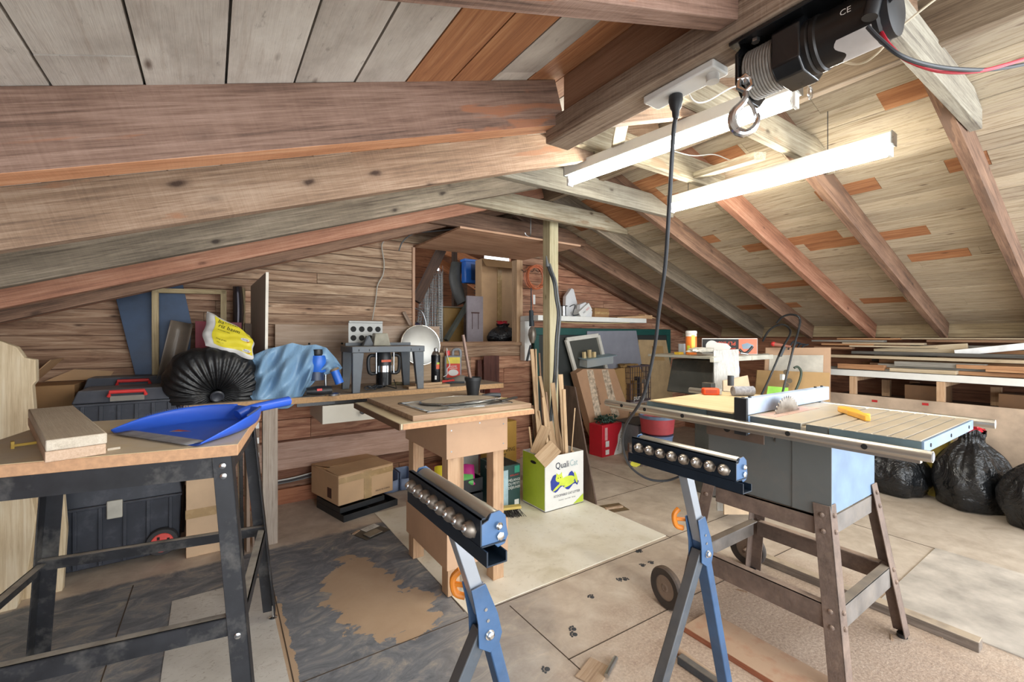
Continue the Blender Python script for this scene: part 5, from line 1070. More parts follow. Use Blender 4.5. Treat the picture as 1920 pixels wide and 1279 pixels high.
# panel behind the bench
t = thing('veneer_board', 'pale wood grain panel standing on the bench behind the router table', 'panel', (1.05, 3.66, .862)); MB().box(.39, 3.655, .862, 1.70, 3.667, 1.335).build('panel', wood('faded_veneer', '957a5e', 'ab917a', 'bba48e', ax='x', knots=0, g=.5), t, bevel=.001)
for x in (.62, .86, 1.1, 1.35): MB().cyl((x, 3.651, 1.19), (x, 3.656, 1.19), .008).build('screw_hole', M_DARKIN, t)
o = MB().box(1.15, 3.60, .862, 1.85, 3.612, 1.10).build('low_panel', wood('faded_veneer_low', 'a3845f', 'bd9f7c', 'ccb291', ax='x', knots=0, g=.5)); o.name = 'tan_board'; tag(o, 'low tan board behind the spray can and jug', 'panel')
o = plank('wood_strip', at(757, 585, Y=3.68), at(770, 610, Y=3.66), .03, .012, wood('mid_brown_board', '5c4a3c', '8b7461'), up=(0, 1, 0), label='short wood strip leaning at the left side of the opening', cat='board')

# router table
t = thing('router_table', 'dark grey router table on four tapered legs', 'router table', (1.045, 3.2, .862)); M_RT = plain('slate_grey_plastic', '5d646b', .5, 0, .1, 8, dust=.4)
MB().box(.785, 3.06, 1.135, 1.305, 3.385, 1.178).build('table_top', M_RT, t, bevel=.004)
MB().box(.80, 3.30, 1.178, 1.29, 3.33, 1.20).build('fence_base', M_RT, t, bevel=.002)
for (x, y, s_) in ((.79, 3.065, 1), (1.30, 3.065, -1), (.79, 3.38, 1), (1.30, 3.38, -1)):
    sy = 1 if y < 3.2 else -1; b = MB(); w0, w1 = .075, .048
    b.hexa([(x, y, .8625), (x+s_*w1, y, .8625), (x+s_*w1, y+sy*.035, .8625), (x, y+sy*.035, .8625)], [(x, y, 1.135), (x+s_*w0, y, 1.135), (x+s_*w0, y+sy*.045, 1.135), (x, y+sy*.045, 1.135)]); b.build('leg', M_RT, t, bevel=.003)
b = MB()
for x in (.83, .90, 1.20, 1.265): b.box(x-.002, 3.0585, 1.145, x+.002, 3.0605, 1.16)
b.build('apron_slots', M_DARKIN, t)
b = MB(TR(0, 3.34, 0) @ Matrix.Rotation(PI/2, 4, 'X')); b.prism([(.83, 1.18), (1.08, 1.18), (1.08, 1.36), (.83, 1.36)], 0, .004); bk = b.build('fence_plate', plain('aluminium_plate', '9c9c98', .5, .3, .1), t)
for x in (.865, .925, .985, 1.045):
    for z in (1.30, 1.235): MB().cyl((x, 3.3355, z), (x, 3.338, z), .021).build('plate_hole', M_DARKIN, bk)
MB().box(.83, 3.325, 1.345, 1.08, 3.338, 1.362).build('plate_lip', plain('aluminium_plate', 'b8b8b4'), bk, bevel=.003)
b = MB(); b.hexa([(.96, 3.16, 1.18), (1.07, 3.12, 1.18), (1.07, 3.22, 1.18), (.96, 3.26, 1.18)], [(.975, 3.17, 1.27), (1.055, 3.14, 1.27), (1.055, 3.20, 1.27), (.975, 3.24, 1.27)]); b.build('bit_guard', plain('translucent_guard', 'a9a595', .3, 0, .2), t, bevel=.004)
MB().hexa([(.90, 3.20, 1.18), (.97, 3.18, 1.18), (.97, 3.23, 1.18), (.90, 3.25, 1.18)], [(.925, 3.20, 1.25), (.94, 3.19, 1.25), (.94, 3.22, 1.25), (.925, 3.24, 1.25)]).build('guard_wedge', M_RT, t)
cx, cy = 1.045, 3.2
t = thing('router_motor', 'black and silver router hanging under the grey router table', 'power tool', (cx, cy, .9)); MB().lathe([(.055, .895), (.056, .99)], (cx, cy, 0), n=28).build('motor_lower', M_BLKM, t); MB().lathe([(.058, .99), (.058, 1.035)], (cx, cy, 0), n=28).build('silver_band', M_CHROME, t); MB().lathe([(.055, 1.035), (.055, 1.10), (.045, 1.134)], (cx, cy, 0), n=28).build('motor_upper', M_BLKP, t)
b = MB(frame((cx+.0, cy-.0562, 1.07), (1, 0, 0), (0, -1, 0))); b.box(-.035, -.008, 0, .035, .008, .001); b.build('orange_badge', plain('orange_badge', 'd2552a', .5), t)
for s_ in (-1, 1):
    b = MB(); b.tube([(cx+s_*.06, cy, 1.11), (cx+s_*.105, cy-.01, 1.105), (cx+s_*.115, cy-.01, 1.06), (cx+s_*.105, cy-.01, .985), (cx+s_*.06, cy, .98)], .013, 10, smooth=3); b.build('side_grip', M_BLKP, t); MB().cyl((cx+s_*.064, cy-.03, .98), (cx+s_*.064, cy-.03, 1.135), .006).build('guide_rod', M_STEEL, t)
b = MB(); rd = random.Random(1); pts = [(cx-.13+.045*math.cos(a*1.0)+.03*a/6, cy-.07+.03*math.sin(a*1.3)+.004*a, .872+.022*abs(math.sin(a*.8))) for a in [k*.45 for k in range(60)]]; b.tube(pts+[(cx+.06, cy-.1, .872), (cx+.062, cy-.04, .93)], .0045, 6); tag(b.build('black_cable', M_BLKC), 'tangled black cord under the grey router table', 'cord')
# round lid
c = at(789, 647, Y=3.55); b = MB(); b.lathe([(.168, 0), (.17, .006), (.16, .010), (.10, .022), (.0, .030)], c, (-.05, -1, .18), 48); t = thing('pan_lid', 'round silver pan lid leaning behind the spray can', 'lid', c); b.build('disc', plain('dull_aluminium', 'c5c4be', .45, .6, .08, 5), t); MB().lathe([(.173, -.004), (.175, 0), (.173, .007), (.168, .007)], c, (-.05, -1, .18), 48, cap=False).build('rim', M_CHROME, t)
# blocks, can, jug
o = MB().box(1.19, 3.08, .862, 1.52, 3.20, .880).build('wood_block', wood('block_pine', '9a7650', 'bb976c', 'cbab83', ax='x', knots=0)); tag(o, 'thin brown board under the spray can on the bench', 'board')
o = MB(TR(1.32, 3.13, 0) @ rotz(.08)).box(-.08, -.04, .881, .14, .05, .898).build('wood_block', wood('block_pine', '9a7650', 'bb976c', ax='x')); tag(o, 'upper small board directly under the spray can', 'board')
c = at(817, 716, Z=.899); t = thing('spray_can', 'black spray can with an orange flash beside the silver lid', 'spray can', c); cz = .899
MB().lathe([(.033, cz), (.035, cz+.004), (.035, cz+.20), (.033, cz+.205)], (c.x, c.y, 0), n=28).build('can_body', plain('black_can_print', '17191d', .3, .2, .2), t); MB().lathe([(.033, cz+.205), (.024, cz+.228), (.014, cz+.235), (.013, cz+.255), (.008, cz+.26)], (c.x, c.y, 0), n=24).build('dome_and_nozzle', M_STEEL, t)
vd = Vector((-c.x, -c.y, 0)).normalized()
def curved_label(cx, cy, r, z0, z1, a0, a1, name, mat, par): 
    base = math.atan2(-cy, -cx); MB().surf(lambda u, v: Vector((cx+r*math.cos(base+a0+(a1-a0)*u), cy+r*math.sin(base+a0+(a1-a0)*u), z0+(z1-z0)*v)), 10, 2).build(name, mat, par, ang=3)
curved_label(c.x, c.y, .0354, cz+.10, cz+.135, .1, .9, 'orange_flash', plain('orange_badge', 'd2552a'), t); curved_label(c.x, c.y, .0354, cz+.135, cz+.15, .2, .9, 'yellow_flash', plain('lime_print', 'b5c23e', .5), t); curved_label(c.x, c.y, .0354, cz+.02, cz+.05, -.2, .2, 'white_emblem', M_WPL, t)
c = at(851, 700, Y=3.53); c.z = .862; t = thing('weed_jug', 'grey jug with a red cap, hose and red and yellow label', 'jug', c); t.name = 'spray_jug'; Fj = TR(c.x, c.y+.02, .862) @ rotz(-.45)
MB(Fj).box(-.075, -.045, 0, .075, .045, .215).build('jug_body', plain('grey_jug_plastic', '8d9196', .45), t, bevel=.014)
b = MB(Fj); b.tube([(.0, 0, .21), (.005, 0, .262), (.055, 0, .268), (.068, 0, .24), (.066, 0, .2)], .013, 10, smooth=3); b.build('handle', plain('grey_jug_plastic', '8d9196'), t)
MB(Fj).cyl((-.045, 0, .213), (-.045, 0, .258), .02).build('red_cap', M_RDP, t)
l_ = MB(Fj).box(-.055, -.0462, .02, .062, -.0455, .20).build('label_sheet', plain('red_label', 'd8412c', .5), t); MB(Fj).box(-.055, -.0466, .145, .062, -.0463, .20).build('yellow_band', plain('yellow_label', 'e7d24b', .5), l_); MB(Fj).prism([(0, 0)] + [], 0, 0) if 0 else None
b = MB(Fj @ TR(.003, -.0466, .065) @ Matrix.Rotation(PI/2, 4, 'X')); b.prism([(.045*math.cos(a), .028*math.sin(a)) for a in [2*PI*i/20 for i in range(20)]], 0, .0006); b.build('white_oval', M_WPL, l_)
b = MB(Fj @ TR(.003, -.0468, .12) @ Matrix.Rotation(PI/2, 4, 'X')); b.text('HOME', .022, TR(0, .0, .0)); b.text('DEFENSE', .018, TR(0, -.018, .0)); b.build('lettering', M_WPL, l_, smooth=False)
b = MB(); q = Fj @ Vector((-.045, 0, .258)); b.tube([q, q+Vector((-.02, -.02, .02)), q+Vector((-.03, -.05, -.04)), q+Vector((-.02, -.08, -.12)), q+Vector((-.055, -.10, -.155)), q+Vector((-.06, -.11, -.20)), q+Vector((-.09, -.1, -.22))], .004, 8, smooth=6); b.build('white_hose', M_WPL, t)
o = MB(TR(1.76, 3.36, .862)).lathe([(.12, 0), (.10, .02), (.03, .05), (.004, .055)], (0, 0, 0), n=18).build('funnel', plain('grey_cloth', '9a968e', .8, 0, .1)); tag(o, 'low grey cone shaped scoop at the right end of the bench', 'scoop')
t = thing('secateurs', 'red handled cutters lying on the bench behind the black pot', 'hand tool', (1.62, 3.25, .862)); b = MB(); b.tube([(1.50, 3.2, .87), (1.62, 3.24, .875), (1.72, 3.22, .87)], .009, 8); b.build('blade_arm', M_BLKC, t); b = MB(); b.tube([(1.66, 3.3, .88), (1.60, 3.26, .88), (1.55, 3.28, .88)], .012, 8); b.build('red_grip', M_RDP, t)
cable('rope_pile', [(1.20+.04*math.cos(a*1.3)+.004*a, 3.42+.03*math.sin(a), .868+.004*(a % 3)) for a in [k*.5 for k in range(26)]], .006, plain('khaki_rope', '8c8260', .8), 'small khaki rope coil on the bench behind the router table leg', cat='rope')

# ---------------------------------------------------------------- small work table (cart) in the centre
M_MDF = plain('mdf_panel', 'c4a183', .75, 0, .06, 5, dust=.1); M_LEGP = wood('pine_leg', 'a87f58', 'c69d74', 'd4ae87', ax='z', knots=.3, g=.7)
t = thing('small_work_table', 'small home-made MDF work table on four pine legs in the centre', 'work table', (1.08, 2.18, 0))
MB().box(.68, 1.855, .842, 1.40, 2.60, .868).build('lower_top', plain('cream_laminate_board', 'cdbfa0', .6, 0, .08), t, bevel=.002); MB().box(.69, 1.852, .842, 1.402, 1.8545, .866).build('front_edge', M_PB, t)
MB().box(.676, 1.86, .838, .6795, 2.6, .866).build('left_edge', plain('brown_edge', '74563e', .7), t)
MB().box(.745, 1.88, .8685, 1.405, 2.58, .893).build('upper_top', wood('worn_top_board', '87684c', 'a98a6c', 'bda083', ax='x', knots=0, g=.5, dust=.5), t, bevel=.003)
b = MB(); b.box(.92, 1.90, .665, 1.265, 1.912, .842); b.box(.92, 1.912, .665, .932, 2.42, .842); b.box(1.253, 1.912, .665, 1.265, 2.42, .842); b.box(.92, 2.42, .665, 1.265, 2.432, .842); b.build('upper_apron', M_MDF, t, bevel=.001)
b = MB(); b.box(.92, 1.895, .14, 1.265, 1.907, .315); b.box(.92, 1.907, .14, .932, 2.42, .315); b.box(1.253, 1.907, .14, 1.265, 2.42, .315); b.build('lower_apron', M_MDF, t, bevel=.001)
for (x, y) in ((.933, 1.913), (1.187, 1.913), (.933, 2.35), (1.187, 2.35)): MB().box(x, y, 0.0045, x+.064, y+.066, .842).build('leg', M_LEGP, t, bevel=.002)
b = MB()
for x, z in ((.945, .80), (.945, .70), (1.24, .80), (1.24, .70), (1.10, .82)): b.cyl((x, 1.8985, z), (x, 1.90, z), .004, n=8)
b.build('screws', M_STEEL, t)
# things on it: picture frames, template
t = thing('oval_template', 'silver edged clear frame with an oval opening on the small table', 'frame', (1.1, 2.1, .8935)); b = MB(TR(1.08, 2.1, 0) @ rotz(.05))
b.box(-.26, -.17, .8935, .24, -.155, .899); b.box(-.26, .155, .8935, .24, .17, .899); b.box(-.26, -.17, .8935, -.245, .17, .899); b.box(.225, -.17, .8935, .24, .17, .899); b.build('metal_edges', M_CHROME, t)
MB(TR(1.08, 2.1, 0) @ rotz(.05)).box(-.245, -.155, .894, .225, .155, .897).build('backing', plain('grey_film', 'a8a39a', .4, 0, .15), t)
b = MB(TR(1.10, 2.12, .903) @ rotz(-.05)); b.prism([(.21*math.cos(a), .125*math.sin(a)) for a in [2*PI*i/40 for i in range(40)]], 0, .007); b.build('oval_board', plain('dusty_oval', 'a99d8c', .6, 0, .1, 5), t, bevel=.002)
b = MB(TR(1.10, 2.12, .907) @ rotz(-.05)); b.tube([(.212*math.cos(a), .127*math.sin(a), 0) for a in [2*PI*i/40 for i in range(40)]], .005, 6, closed=True); b.build('oval_rim', M_STEEL, t)
tag(MB(TR(1.12, 1.99, .912) @ rotz(.18)).box(-.20, -.008, 0, .18, .008, .005).build('metal_rule', M_CHROME), 'long bright metal strip lying across the oval frame', 'metal strip')
c = at(890, 743, Z=.8935); t = thing('plant_pot', 'black plastic pot holding a rod on the small table', 'pot', c); MB().lathe([(.034, .8935), (.046, .985), (.050, .986), (.051, 1.005), (.046, 1.005), (.043, .98), (.03, .90)], (c.x, c.y+.02, 0), n=32, cap=True).build('pot_body', M_BLKP, t)
b = MB(); q = at(868, 628, d=c.dot(Vector((SA, CA, 0)))+.0); b.cyl((c.x, c.y+.02, .905), q, .010); tag(b.build('steel_rod', plain('rusty_pipe', '806a60', .5, .3)), 'thin brown pipe standing in the black pot', 'rod')
t = thing('utility_knife', 'grey and yellow utility knife beside the black pot', 'knife', at(918, 745, Z=.8935)); c = at(905, 744, Z=.90); e = at(938, 741, Z=.905); b = MB(); b.tube([c, (c+e)/2+Vector((0, 0, .006)), e], .013, 10, smooth=3); b.build('grip', M_BLKC, t); b = MB(); b.bar(at(884, 746, Z=.899), c, .018, .006); b.build('blade_holder', plain('dull_yellow_plastic', 'c9a52f'), t)
tag(MB().bar(at(880, 743, Z=.897), at(950, 747, Z=.897), .016, .005).build('paint_stick', plain('cream_stick', 'd8c98f', .6)), 'thin cream stick lying under the utility knife', 'stick')
c, e = at(918, 758, Z=.897), at(968, 745, Z=.897); t = thing('putty_knife', 'grey steel scraper at the right end of the small table', 'scraper', c); b = MB(); b.bar(c, c+(e-c)*.45, .05, .002); b.build('blade', plain('dark_steel_blade', '6b6b6b', .35, .8), t); b = MB(); b.bar(c+(e-c)*.4, e, .022, .012); b.build('handle', plain('dark_steel_blade', '6b6b6b'), t, bevel=.004)
tag(MB(frame(at(868, 762, Z=.8945), (.9, -.2, 0))).box(-.08, -.05, 0, .10, .05, .003).build('plastic_sheet', plain('clear_crumpled_film', 'c9c7c2', .2, 0, .3, 30)), 'crumpled clear film near the front of the small table', 'film')
tag(MB().box(1.40, 2.52, .8685, 1.46, 2.545, .93).build('wood_scrap', M_LEGP), 'short upright pine scrap at the back right corner of the small table', 'wood scrap')

# carton on trays under the bench
t = thing('nursery_tray', 'stacked black plastic trays on the floor under the carton', 'tray', (.9, 3.2, 0)); R_ = rotz(math.radians(14)); Fk = TR(.735, 3.08, 0) @ R_
def tray(b, x0, y0, x1, y1, z0, z1, w_=.006):
    b.box(x0, y0, z0, x1, y1, z0+w_); b.box(x0, y0, z0+w_, x0+w_, y1, z1); b.box(x1-w_, y0, z0+w_, x1, y1, z1); b.box(x0+w_, y0, z0+w_, x1-w_, y0+w_, z1); b.box(x0+w_, y1-w_, z0+w_, x1-w_, y1, z1); return b
tray(MB(Fk), 0, 0, .42, .40, .001, .045).build('lower_tray', M_BLKP, t); b = MB(Fk); b.box(.20, .006, .008, .207, .394, .042); b.build('divider', M_BLKP, t); tray(MB(Fk), .0, .05, .34, .40, .048, .082).build('upper_tray', M_BLKP, t)
Fc = TR(.72, 3.16, .0) @ R_; Z0 = .085; t = thing('carton', 'closed taped cardboard box on black trays under the bench', 'box', Fc @ TR(0, 0, Z0))
MB(Fc).box(0, 0, Z0, .43, .42, Z0+.205).build('body', plain('tan_carton', 'c9a680', .8, 0, .07, 5), t, bevel=.006)
b = MB(Fc); b.hexa([(0, 0, Z0+.206), (.43, 0, Z0+.206), (.40, .2, Z0+.222), (.0, .2, Z0+.216)], [(0, 0, Z0+.209), (.43, 0, Z0+.209), (.40, .2, Z0+.226), (0, .2, Z0+.22)]); b.build('flap', M_CARD, t); b = MB(Fc); b.hexa([(0, .42, Z0+.206), (.43, .42, Z0+.206), (.43, .2, Z0+.213), (.05, .22, Z0+.216)], [(0, .42, Z0+.21), (.43, .42, Z0+.21), (.43, .2, Z0+.217), (.05, .22, Z0+.22)]); b.build('flap', M_CARD, t)
MB(Fc).box(.19, -.0022, Z0, .25, -.0003, Z0+.2).build('tape', M_TAPE, t); MB(Fc).box(.002, -.0024, Z0+.15, .428, -.0004, Z0+.19).build('tape', M_TAPE, t)
MB(Fc).box(-.0015, .10, Z0+.03, -.0003, .16, Z0+.10).build('printed_mark', plain('brown_print', '7a5a3c', .7), t)
b = MB(Fc @ TR(.34, -.0026, Z0+.035) @ Matrix.Rotation(PI/2, 4, 'X')); b.text('MADE IN CHINA', .016, Matrix()); b.build('lettering', plain('black_print', '2a2724', .6), t, smooth=False)
M_BIN = plain('periwinkle_bin', '8394b4', .5)
for k in range(3):
    x = 1.14+.125*k; t = thing('stacking_bin', 'periwinkle blue stacking bin at the wall, '+['leftmost', 'middle one', 'rightmost'][k]+' of three', 'bin', (x, 3.5, 0), 'blue stacking bins'); b = MB()
    b.hexa([(x, 3.46, .001), (x+.11, 3.46, .001), (x+.11, 3.6, .001), (x, 3.6, .001)], [(x-.006, 3.45, .006), (x+.116, 3.45, .006), (x+.116, 3.61, .006), (x-.006, 3.61, .006)]); b.build('base', M_BIN, t)
    b = MB(); b.box(x, 3.46, .006, x+.004, 3.6, .15); b.box(x+.106, 3.46, .006, x+.11, 3.6, .15); b.box(x, 3.596, .006, x+.11, 3.6, .15); b.build('walls', M_BIN, t); b = MB(); b.surf(lambda u, v: Vector((x+.11*u, 3.46-.02*math.sin(PI*u), .006+.09*v)), 8, 2); b.build('scoop_front', M_BIN, t, solid=.004)
# floor package
c = at(695, 998, Z=0); F = frame((c.x, c.y, .001), (.93, .36, 0)); t = thing('blister_pack', 'black and white blade package lying on the floor left of the cream sheet', 'package', F); MB(F).box(-.09, -.08, 0, .09, .08, .003).build('card', plain('dark_grey_card', '3b3a38', .4), t); MB(F).box(-.02, .02, .003, .088, .078, .0036).build('white_panel', M_WPL, t); MB(F).box(-.06, -.07, .003, .04, .0, .01).build('clear_blister', plain('grey_blister', '7a756c', .2), t, bevel=.003)
b = MB(F); b.text('SAW BLADES', .014, TR(.034, .06, .0042)); b.text('5 PACK', .012, TR(.034, .04, .0042)); b.build('lettering', M_BLKP, t, smooth=False)
tag(MB(frame(at(668, 998, Z=.006), (.6, .5, 0))).box(-.03, -.008, -.005, .03, .008, .002).build('wood_chip', M_BL2), 'pale wood scrap at the left side of the blade package', 'wood chip')

# under and right of the small table
t = thing('black_crate', 'black slatted plastic crate stacked behind the small table legs', 'crate', (1.45, 2.95, 0)); 
for k in range(2): tray(MB(), 1.36, 2.82, 1.66, 3.12, .005+.11*k, .10+.11*k).build('tray', M_BLKP, t, bevel=.002)
p = (1.48, 2.93, .225); F = frame(p, (.9, -.43, 0), (-.3, -.6, .75)); t = thing('seed_bag', 'magenta and yellow printed bag lying in the black crate', 'bag', F); b = MB(F)
def pw(u, v, s_): x, y = (u-.5)*2, (v-.5)*2; return Vector((.15*x, .085*y, s_*.04*(max(0, 1-x**4)*max(0, 1-y**4))**.5+.003*math.sin(8*x+3*y)))
b.surf(lambda u, v: pw(u, v, 1), 24, 18); b.surf(lambda u, v: pw(u, v, -1), 24, 18); b.build('sack', plain('magenta_bag', 'a82a78', .35, 0, .15), t, ang=3)
b = MB(F); b.surf(lambda u, v: pw(.02+.28*u, .1+.8*v, 1)+Vector((0, 0, .003)), 8, 14); b.build('yellow_panel', plain('yellow_bag_print', 'e3d33a'), t, ang=3); b = MB(F); b.surf(lambda u, v: pw(.70+.26*u, .0+.4*v, 1)+Vector((0, 0, .003)), 8, 14); b.build('green_panel', plain('green_print', '4b9c4a', .4), t, ang=3)
t = thing('coffee_carton', 'dark green printed coffee carton between the table leg and the cat litter box', 'box', (1.79, 2.8, .004)); x0, y0, x1, y1, zt_ = 1.70, 2.65, 1.876, 2.93, .315
MB().box(x0, y0, .005, x1, y1, zt_).build('body', plain('dark_green_carton', '20403f', .5, 0, .06), t, bevel=.002); MB().box(x0+.01, y0+.01, zt_, x1-.01, y1-.01, zt_+.001).build('open_top', M_DARKIN, t)
MB().box(x0+.002, y0-.0012, .01, x0+.07, y0-.0004, zt_-.03).build('sky_picture', plain('pale_sky_print', 'a9c3cb', .5, 0, .2, 10), t); MB().box(x1-.05, y0-.0012, zt_-.06, x1-.005, y0-.0004, zt_-.01).build('teal_badge', plain('teal_badge', '2d8f78', .5), t); MB().box(x1-.05, y0-.0014, .008, x1-.012, y0-.0004, .06).build('bar_code', M_WPL, t)
Ft = TR(x1-.052, y0-.0015, 0) @ Matrix.Rotation(PI/2, 4, 'X'); b = MB(Ft); b.text('MÉLANGE', .026, TR(0, .205, 0), sx=.9); b.text('DU PETIT-', .026, TR(0, .178, 0), sx=.9); b.text('DÉJEUNER', .026, TR(0, .151, 0), sx=.9); b.build('lettering', M_WPL, t, smooth=False); b = MB(Ft); b.text('KIRKLAND', .018, TR(0, .24, 0), sx=.9); b.build('red_lettering', plain('red_print', 'c03030'), t, smooth=False)
b = MB(TR(x0-.0008, 2.78, .27) @ rotz(-PI/2) @ Matrix.Rotation(PI/2, 4, 'X')); b.text('KIRKLAND', .03, Matrix()); b.build('lettering', M_WPL, t, smooth=False)
t = thing('kraft_carton', 'tall yellow-brown carton printed with black letters behind the coffee carton', 'box', (1.95, 3.1, .0)); MB().box(1.86, 2.96, 0, 2.06, 3.2, .56).build('body', plain('yellow_kraft', 'c99f4e', .7, 0, .06), t, bevel=.003); b = MB(TR(1.955, 2.9585, 0) @ Matrix.Rotation(PI/2, 4, 'X')); b.text('CLUMPING', .045, TR(.0, .335, 0), sx=.8); b.text('CAT', .045, TR(-.04, .29, 0)); b.build('lettering', M_BLKP, t, smooth=False); MB().box(1.90, 2.9585, .48, 1.95, 2.9595, .53).build('bar_code', M_WPL, t)
o = MB().box(1.66, 3.2, 0, 1.84, 3.3, .55).build('white_panel_box', plain('grey_white_carton', '9a9a98', .6)); o.name = 'tall_carton'; tag(o, 'grey-white tall carton left of the yellow-brown one', 'box')
c = at(955, 968, Z=.004); t = thing('push_broom', 'dark bristle broom head on the floor in front of the coffee carton', 'broom', c); b = MB(); rd = random.Random(8)
for k in range(150):
    x = rd.uniform(-.10, .10); y = rd.uniform(-.02, .02); q = Vector((c.x+x*.9-.02, c.y+x*-.3+y+.02, .05)); b.tube([q, q+Vector((rd.uniform(-.01, .03), rd.uniform(-.05, -.01), -.045))], .0018, 3)
b.build('bristles', plain('dark_bristles', '37332f', .9), t); MB(frame((c.x-.02, c.y+.02, .058), (.95, -.3, 0))).box(-.11, -.025, -.008, .11, .025, .01).build('stock', plain('yellow_broom_stock', 'cdb463', .5), t, bevel=.003)
# cat litter box
bx0, by0, bx1, by1, zh = 1.946, 2.445, 2.312, 2.715, .392; t = thing('cat_litter_box', 'white and lime cat litter box holding many wood offcuts', 'box', ((bx0+bx1)/2, 2.58, .0045)); M_CB = plain('white_carton_print', 'e4e4e0', .5, 0, .03); M_LIME = plain('lime_print_carton', 'b6cc3c', .5, 0, .05)
b = MB(); z0 = .0045; w_ = .004; b.box(bx0, by0, z0, bx1, by1, z0+.004); b.box(bx0, by0, z0, bx1, by0+w_, zh); b.box(bx1-w_, by0+w_, z0, bx1, by1, zh); b.box(bx0, by1-w_, z0, bx1-w_, by1, zh); b.box(bx0, by0+w_, z0, bx0+w_, by1-w_, zh); b.build('carton_walls', M_CB, t)
MB().box(bx0-.0012, by0+.006, z0+.012, bx0-.0002, by1-.004, zh-.004).build('lime_side', M_LIME, t)
b = MB(TR(bx0-.002, (by0+by1)/2, .33) @ rotz(-PI/2) @ Matrix.Rotation(PI/2, 4, 'X')); b.prism([(.035*math.cos(a), .011*math.sin(a)) for a in [2*PI*i/16 for i in range(16)]], 0, .001); b.build('hand_hole', M_DARKIN, t)
Ff = TR((bx0+bx1)/2, by0-.001, 0) @ Matrix.Rotation(PI/2, 4, 'X'); MB(Ff).prism([(-.18, zh-.07), (-.18, zh-.004), (-.10, zh-.004), (-.18, zh-.10)][:3], 0, .0008).build('lime_corner', M_LIME, t); MB(Ff).prism([(.18, .012), (.18, .07), (.08, .012)], 0, .0008).build('lime_corner', M_LIME, t)
b = MB(Ff); b.text('Quali', .066, TR(-.025, .315, .001), sx=.9); b.build('lettering', plain('navy_text', '1d2440', .5), t, smooth=False); b = MB(Ff); b.text('Cat', .066, TR(.085, .315, .001), sx=.8); b.build('pale_lettering', plain('pale_grey_text', 'a7c0c4', .5), t, smooth=False); b = MB(Ff); b.text('SCOOPABLE CAT LITTER', .024, TR(0.02, .10, .001), sx=.95); b.text('Premium   Low Odor   Strong', .013, TR(.02, .066, .001)); b.build('small_lettering', plain('navy_text', '1d2440'), t, smooth=False)
b = MB(Ff); b.prism([(-.135+.27*i/12, .215+.045*math.sin(i*.9)) for i in range(13)]+[(.12-.25*i/12, .145+.018*math.sin(i*1.1)) for i in range(13)], .0004, .0010); ca = b.build('blue_cushion_print', plain('royal_blue_print', '2a3d9c', .5), t)
b = MB(Ff)
def ell(cx_, cy_, rx, ry, a0=0.0, z=.0012): pts = [(cx_+rx*math.cos(a)*math.cos(a0)-ry*math.sin(a)*math.sin(a0), cy_+rx*math.cos(a)*math.sin(a0)+ry*math.sin(a)*math.cos(a0)) for a in [2*PI*i/22 for i in range(22)]]; b.prism(pts, z-.0002, z)
ell(.02, .195, .075, .032, .1, .0014); ell(-.055, .225, .034, .027, 0, .0016); ell(-.07, .165, .05, .010, .5, .0018); ell(.04, .165, .055, .010, .25, .0018); b.prism([(-.085, .24), (-.078, .266), (-.062, .25)], .0012, .0020); b.prism([(-.045, .252), (-.03, .266), (-.028, .24)], .0012, .0020); ell(.105, .205, .012, .045, .3, .002); b.build('lime_cat_print', plain('lime_cat_print', 'cfe04a', .5), ca)
b = MB(Ff); ell(-.065, .228, .004, .004, 0, .0022); ell(-.043, .228, .004, .004, 0, .0022); b.build('eye_print', M_BLKP, ca)
# sticks in the litter box
rd = random.Random(21); M_ST = [wood('stick_pine', 'b08a5c', 'cfab7e', 'dfc199', knots=0, g=.6), wood('stick_tan', '9a7850', 'b99870', 'ccae87', knots=.1, g=.6), wood('stick_dark', '75583e', '94745a', 'a88a6c', knots=.1, g=.6)]
SK = [((1004, 862), (997, 655), .030, .02, 1), ((1012, 862), (1004, 655), .012, .03, 1), ((1022, 860), (1011, 662), .014, .012, 2), ((1040, 860), (1012, 705), .022, .022, 1), ((1050, 862), (1036, 718), .036, .012, 0), ((1060, 862), (1051, 702), .036, .012, 0), ((1068, 864), (1057, 730), .026, .012, 0), ((1070, 862), (1078, 765), .008, .008, 0), ((1030, 862), (1018, 745), .02, .014, 0),
      ((1008, 862), (998, 760), .022, .012, 2), ((1046, 862), (1032, 790), .03, .010, 1), ((1056, 864), (1044, 800), .035, .010, 0), ((1024, 864), (1010, 770), .012, .02, 1), ((995, 864), (992, 800), .012, .014, 0), ((1016, 864), (1006, 790), .02, .012, 1), ((1076, 862), (1073, 845), .02, .03, 0), ((1036, 862), (1024, 735), .014, .014, 2)]
ends = {0: 'with its top against the wall boards', 1: 'leaning beside the tallest one'}
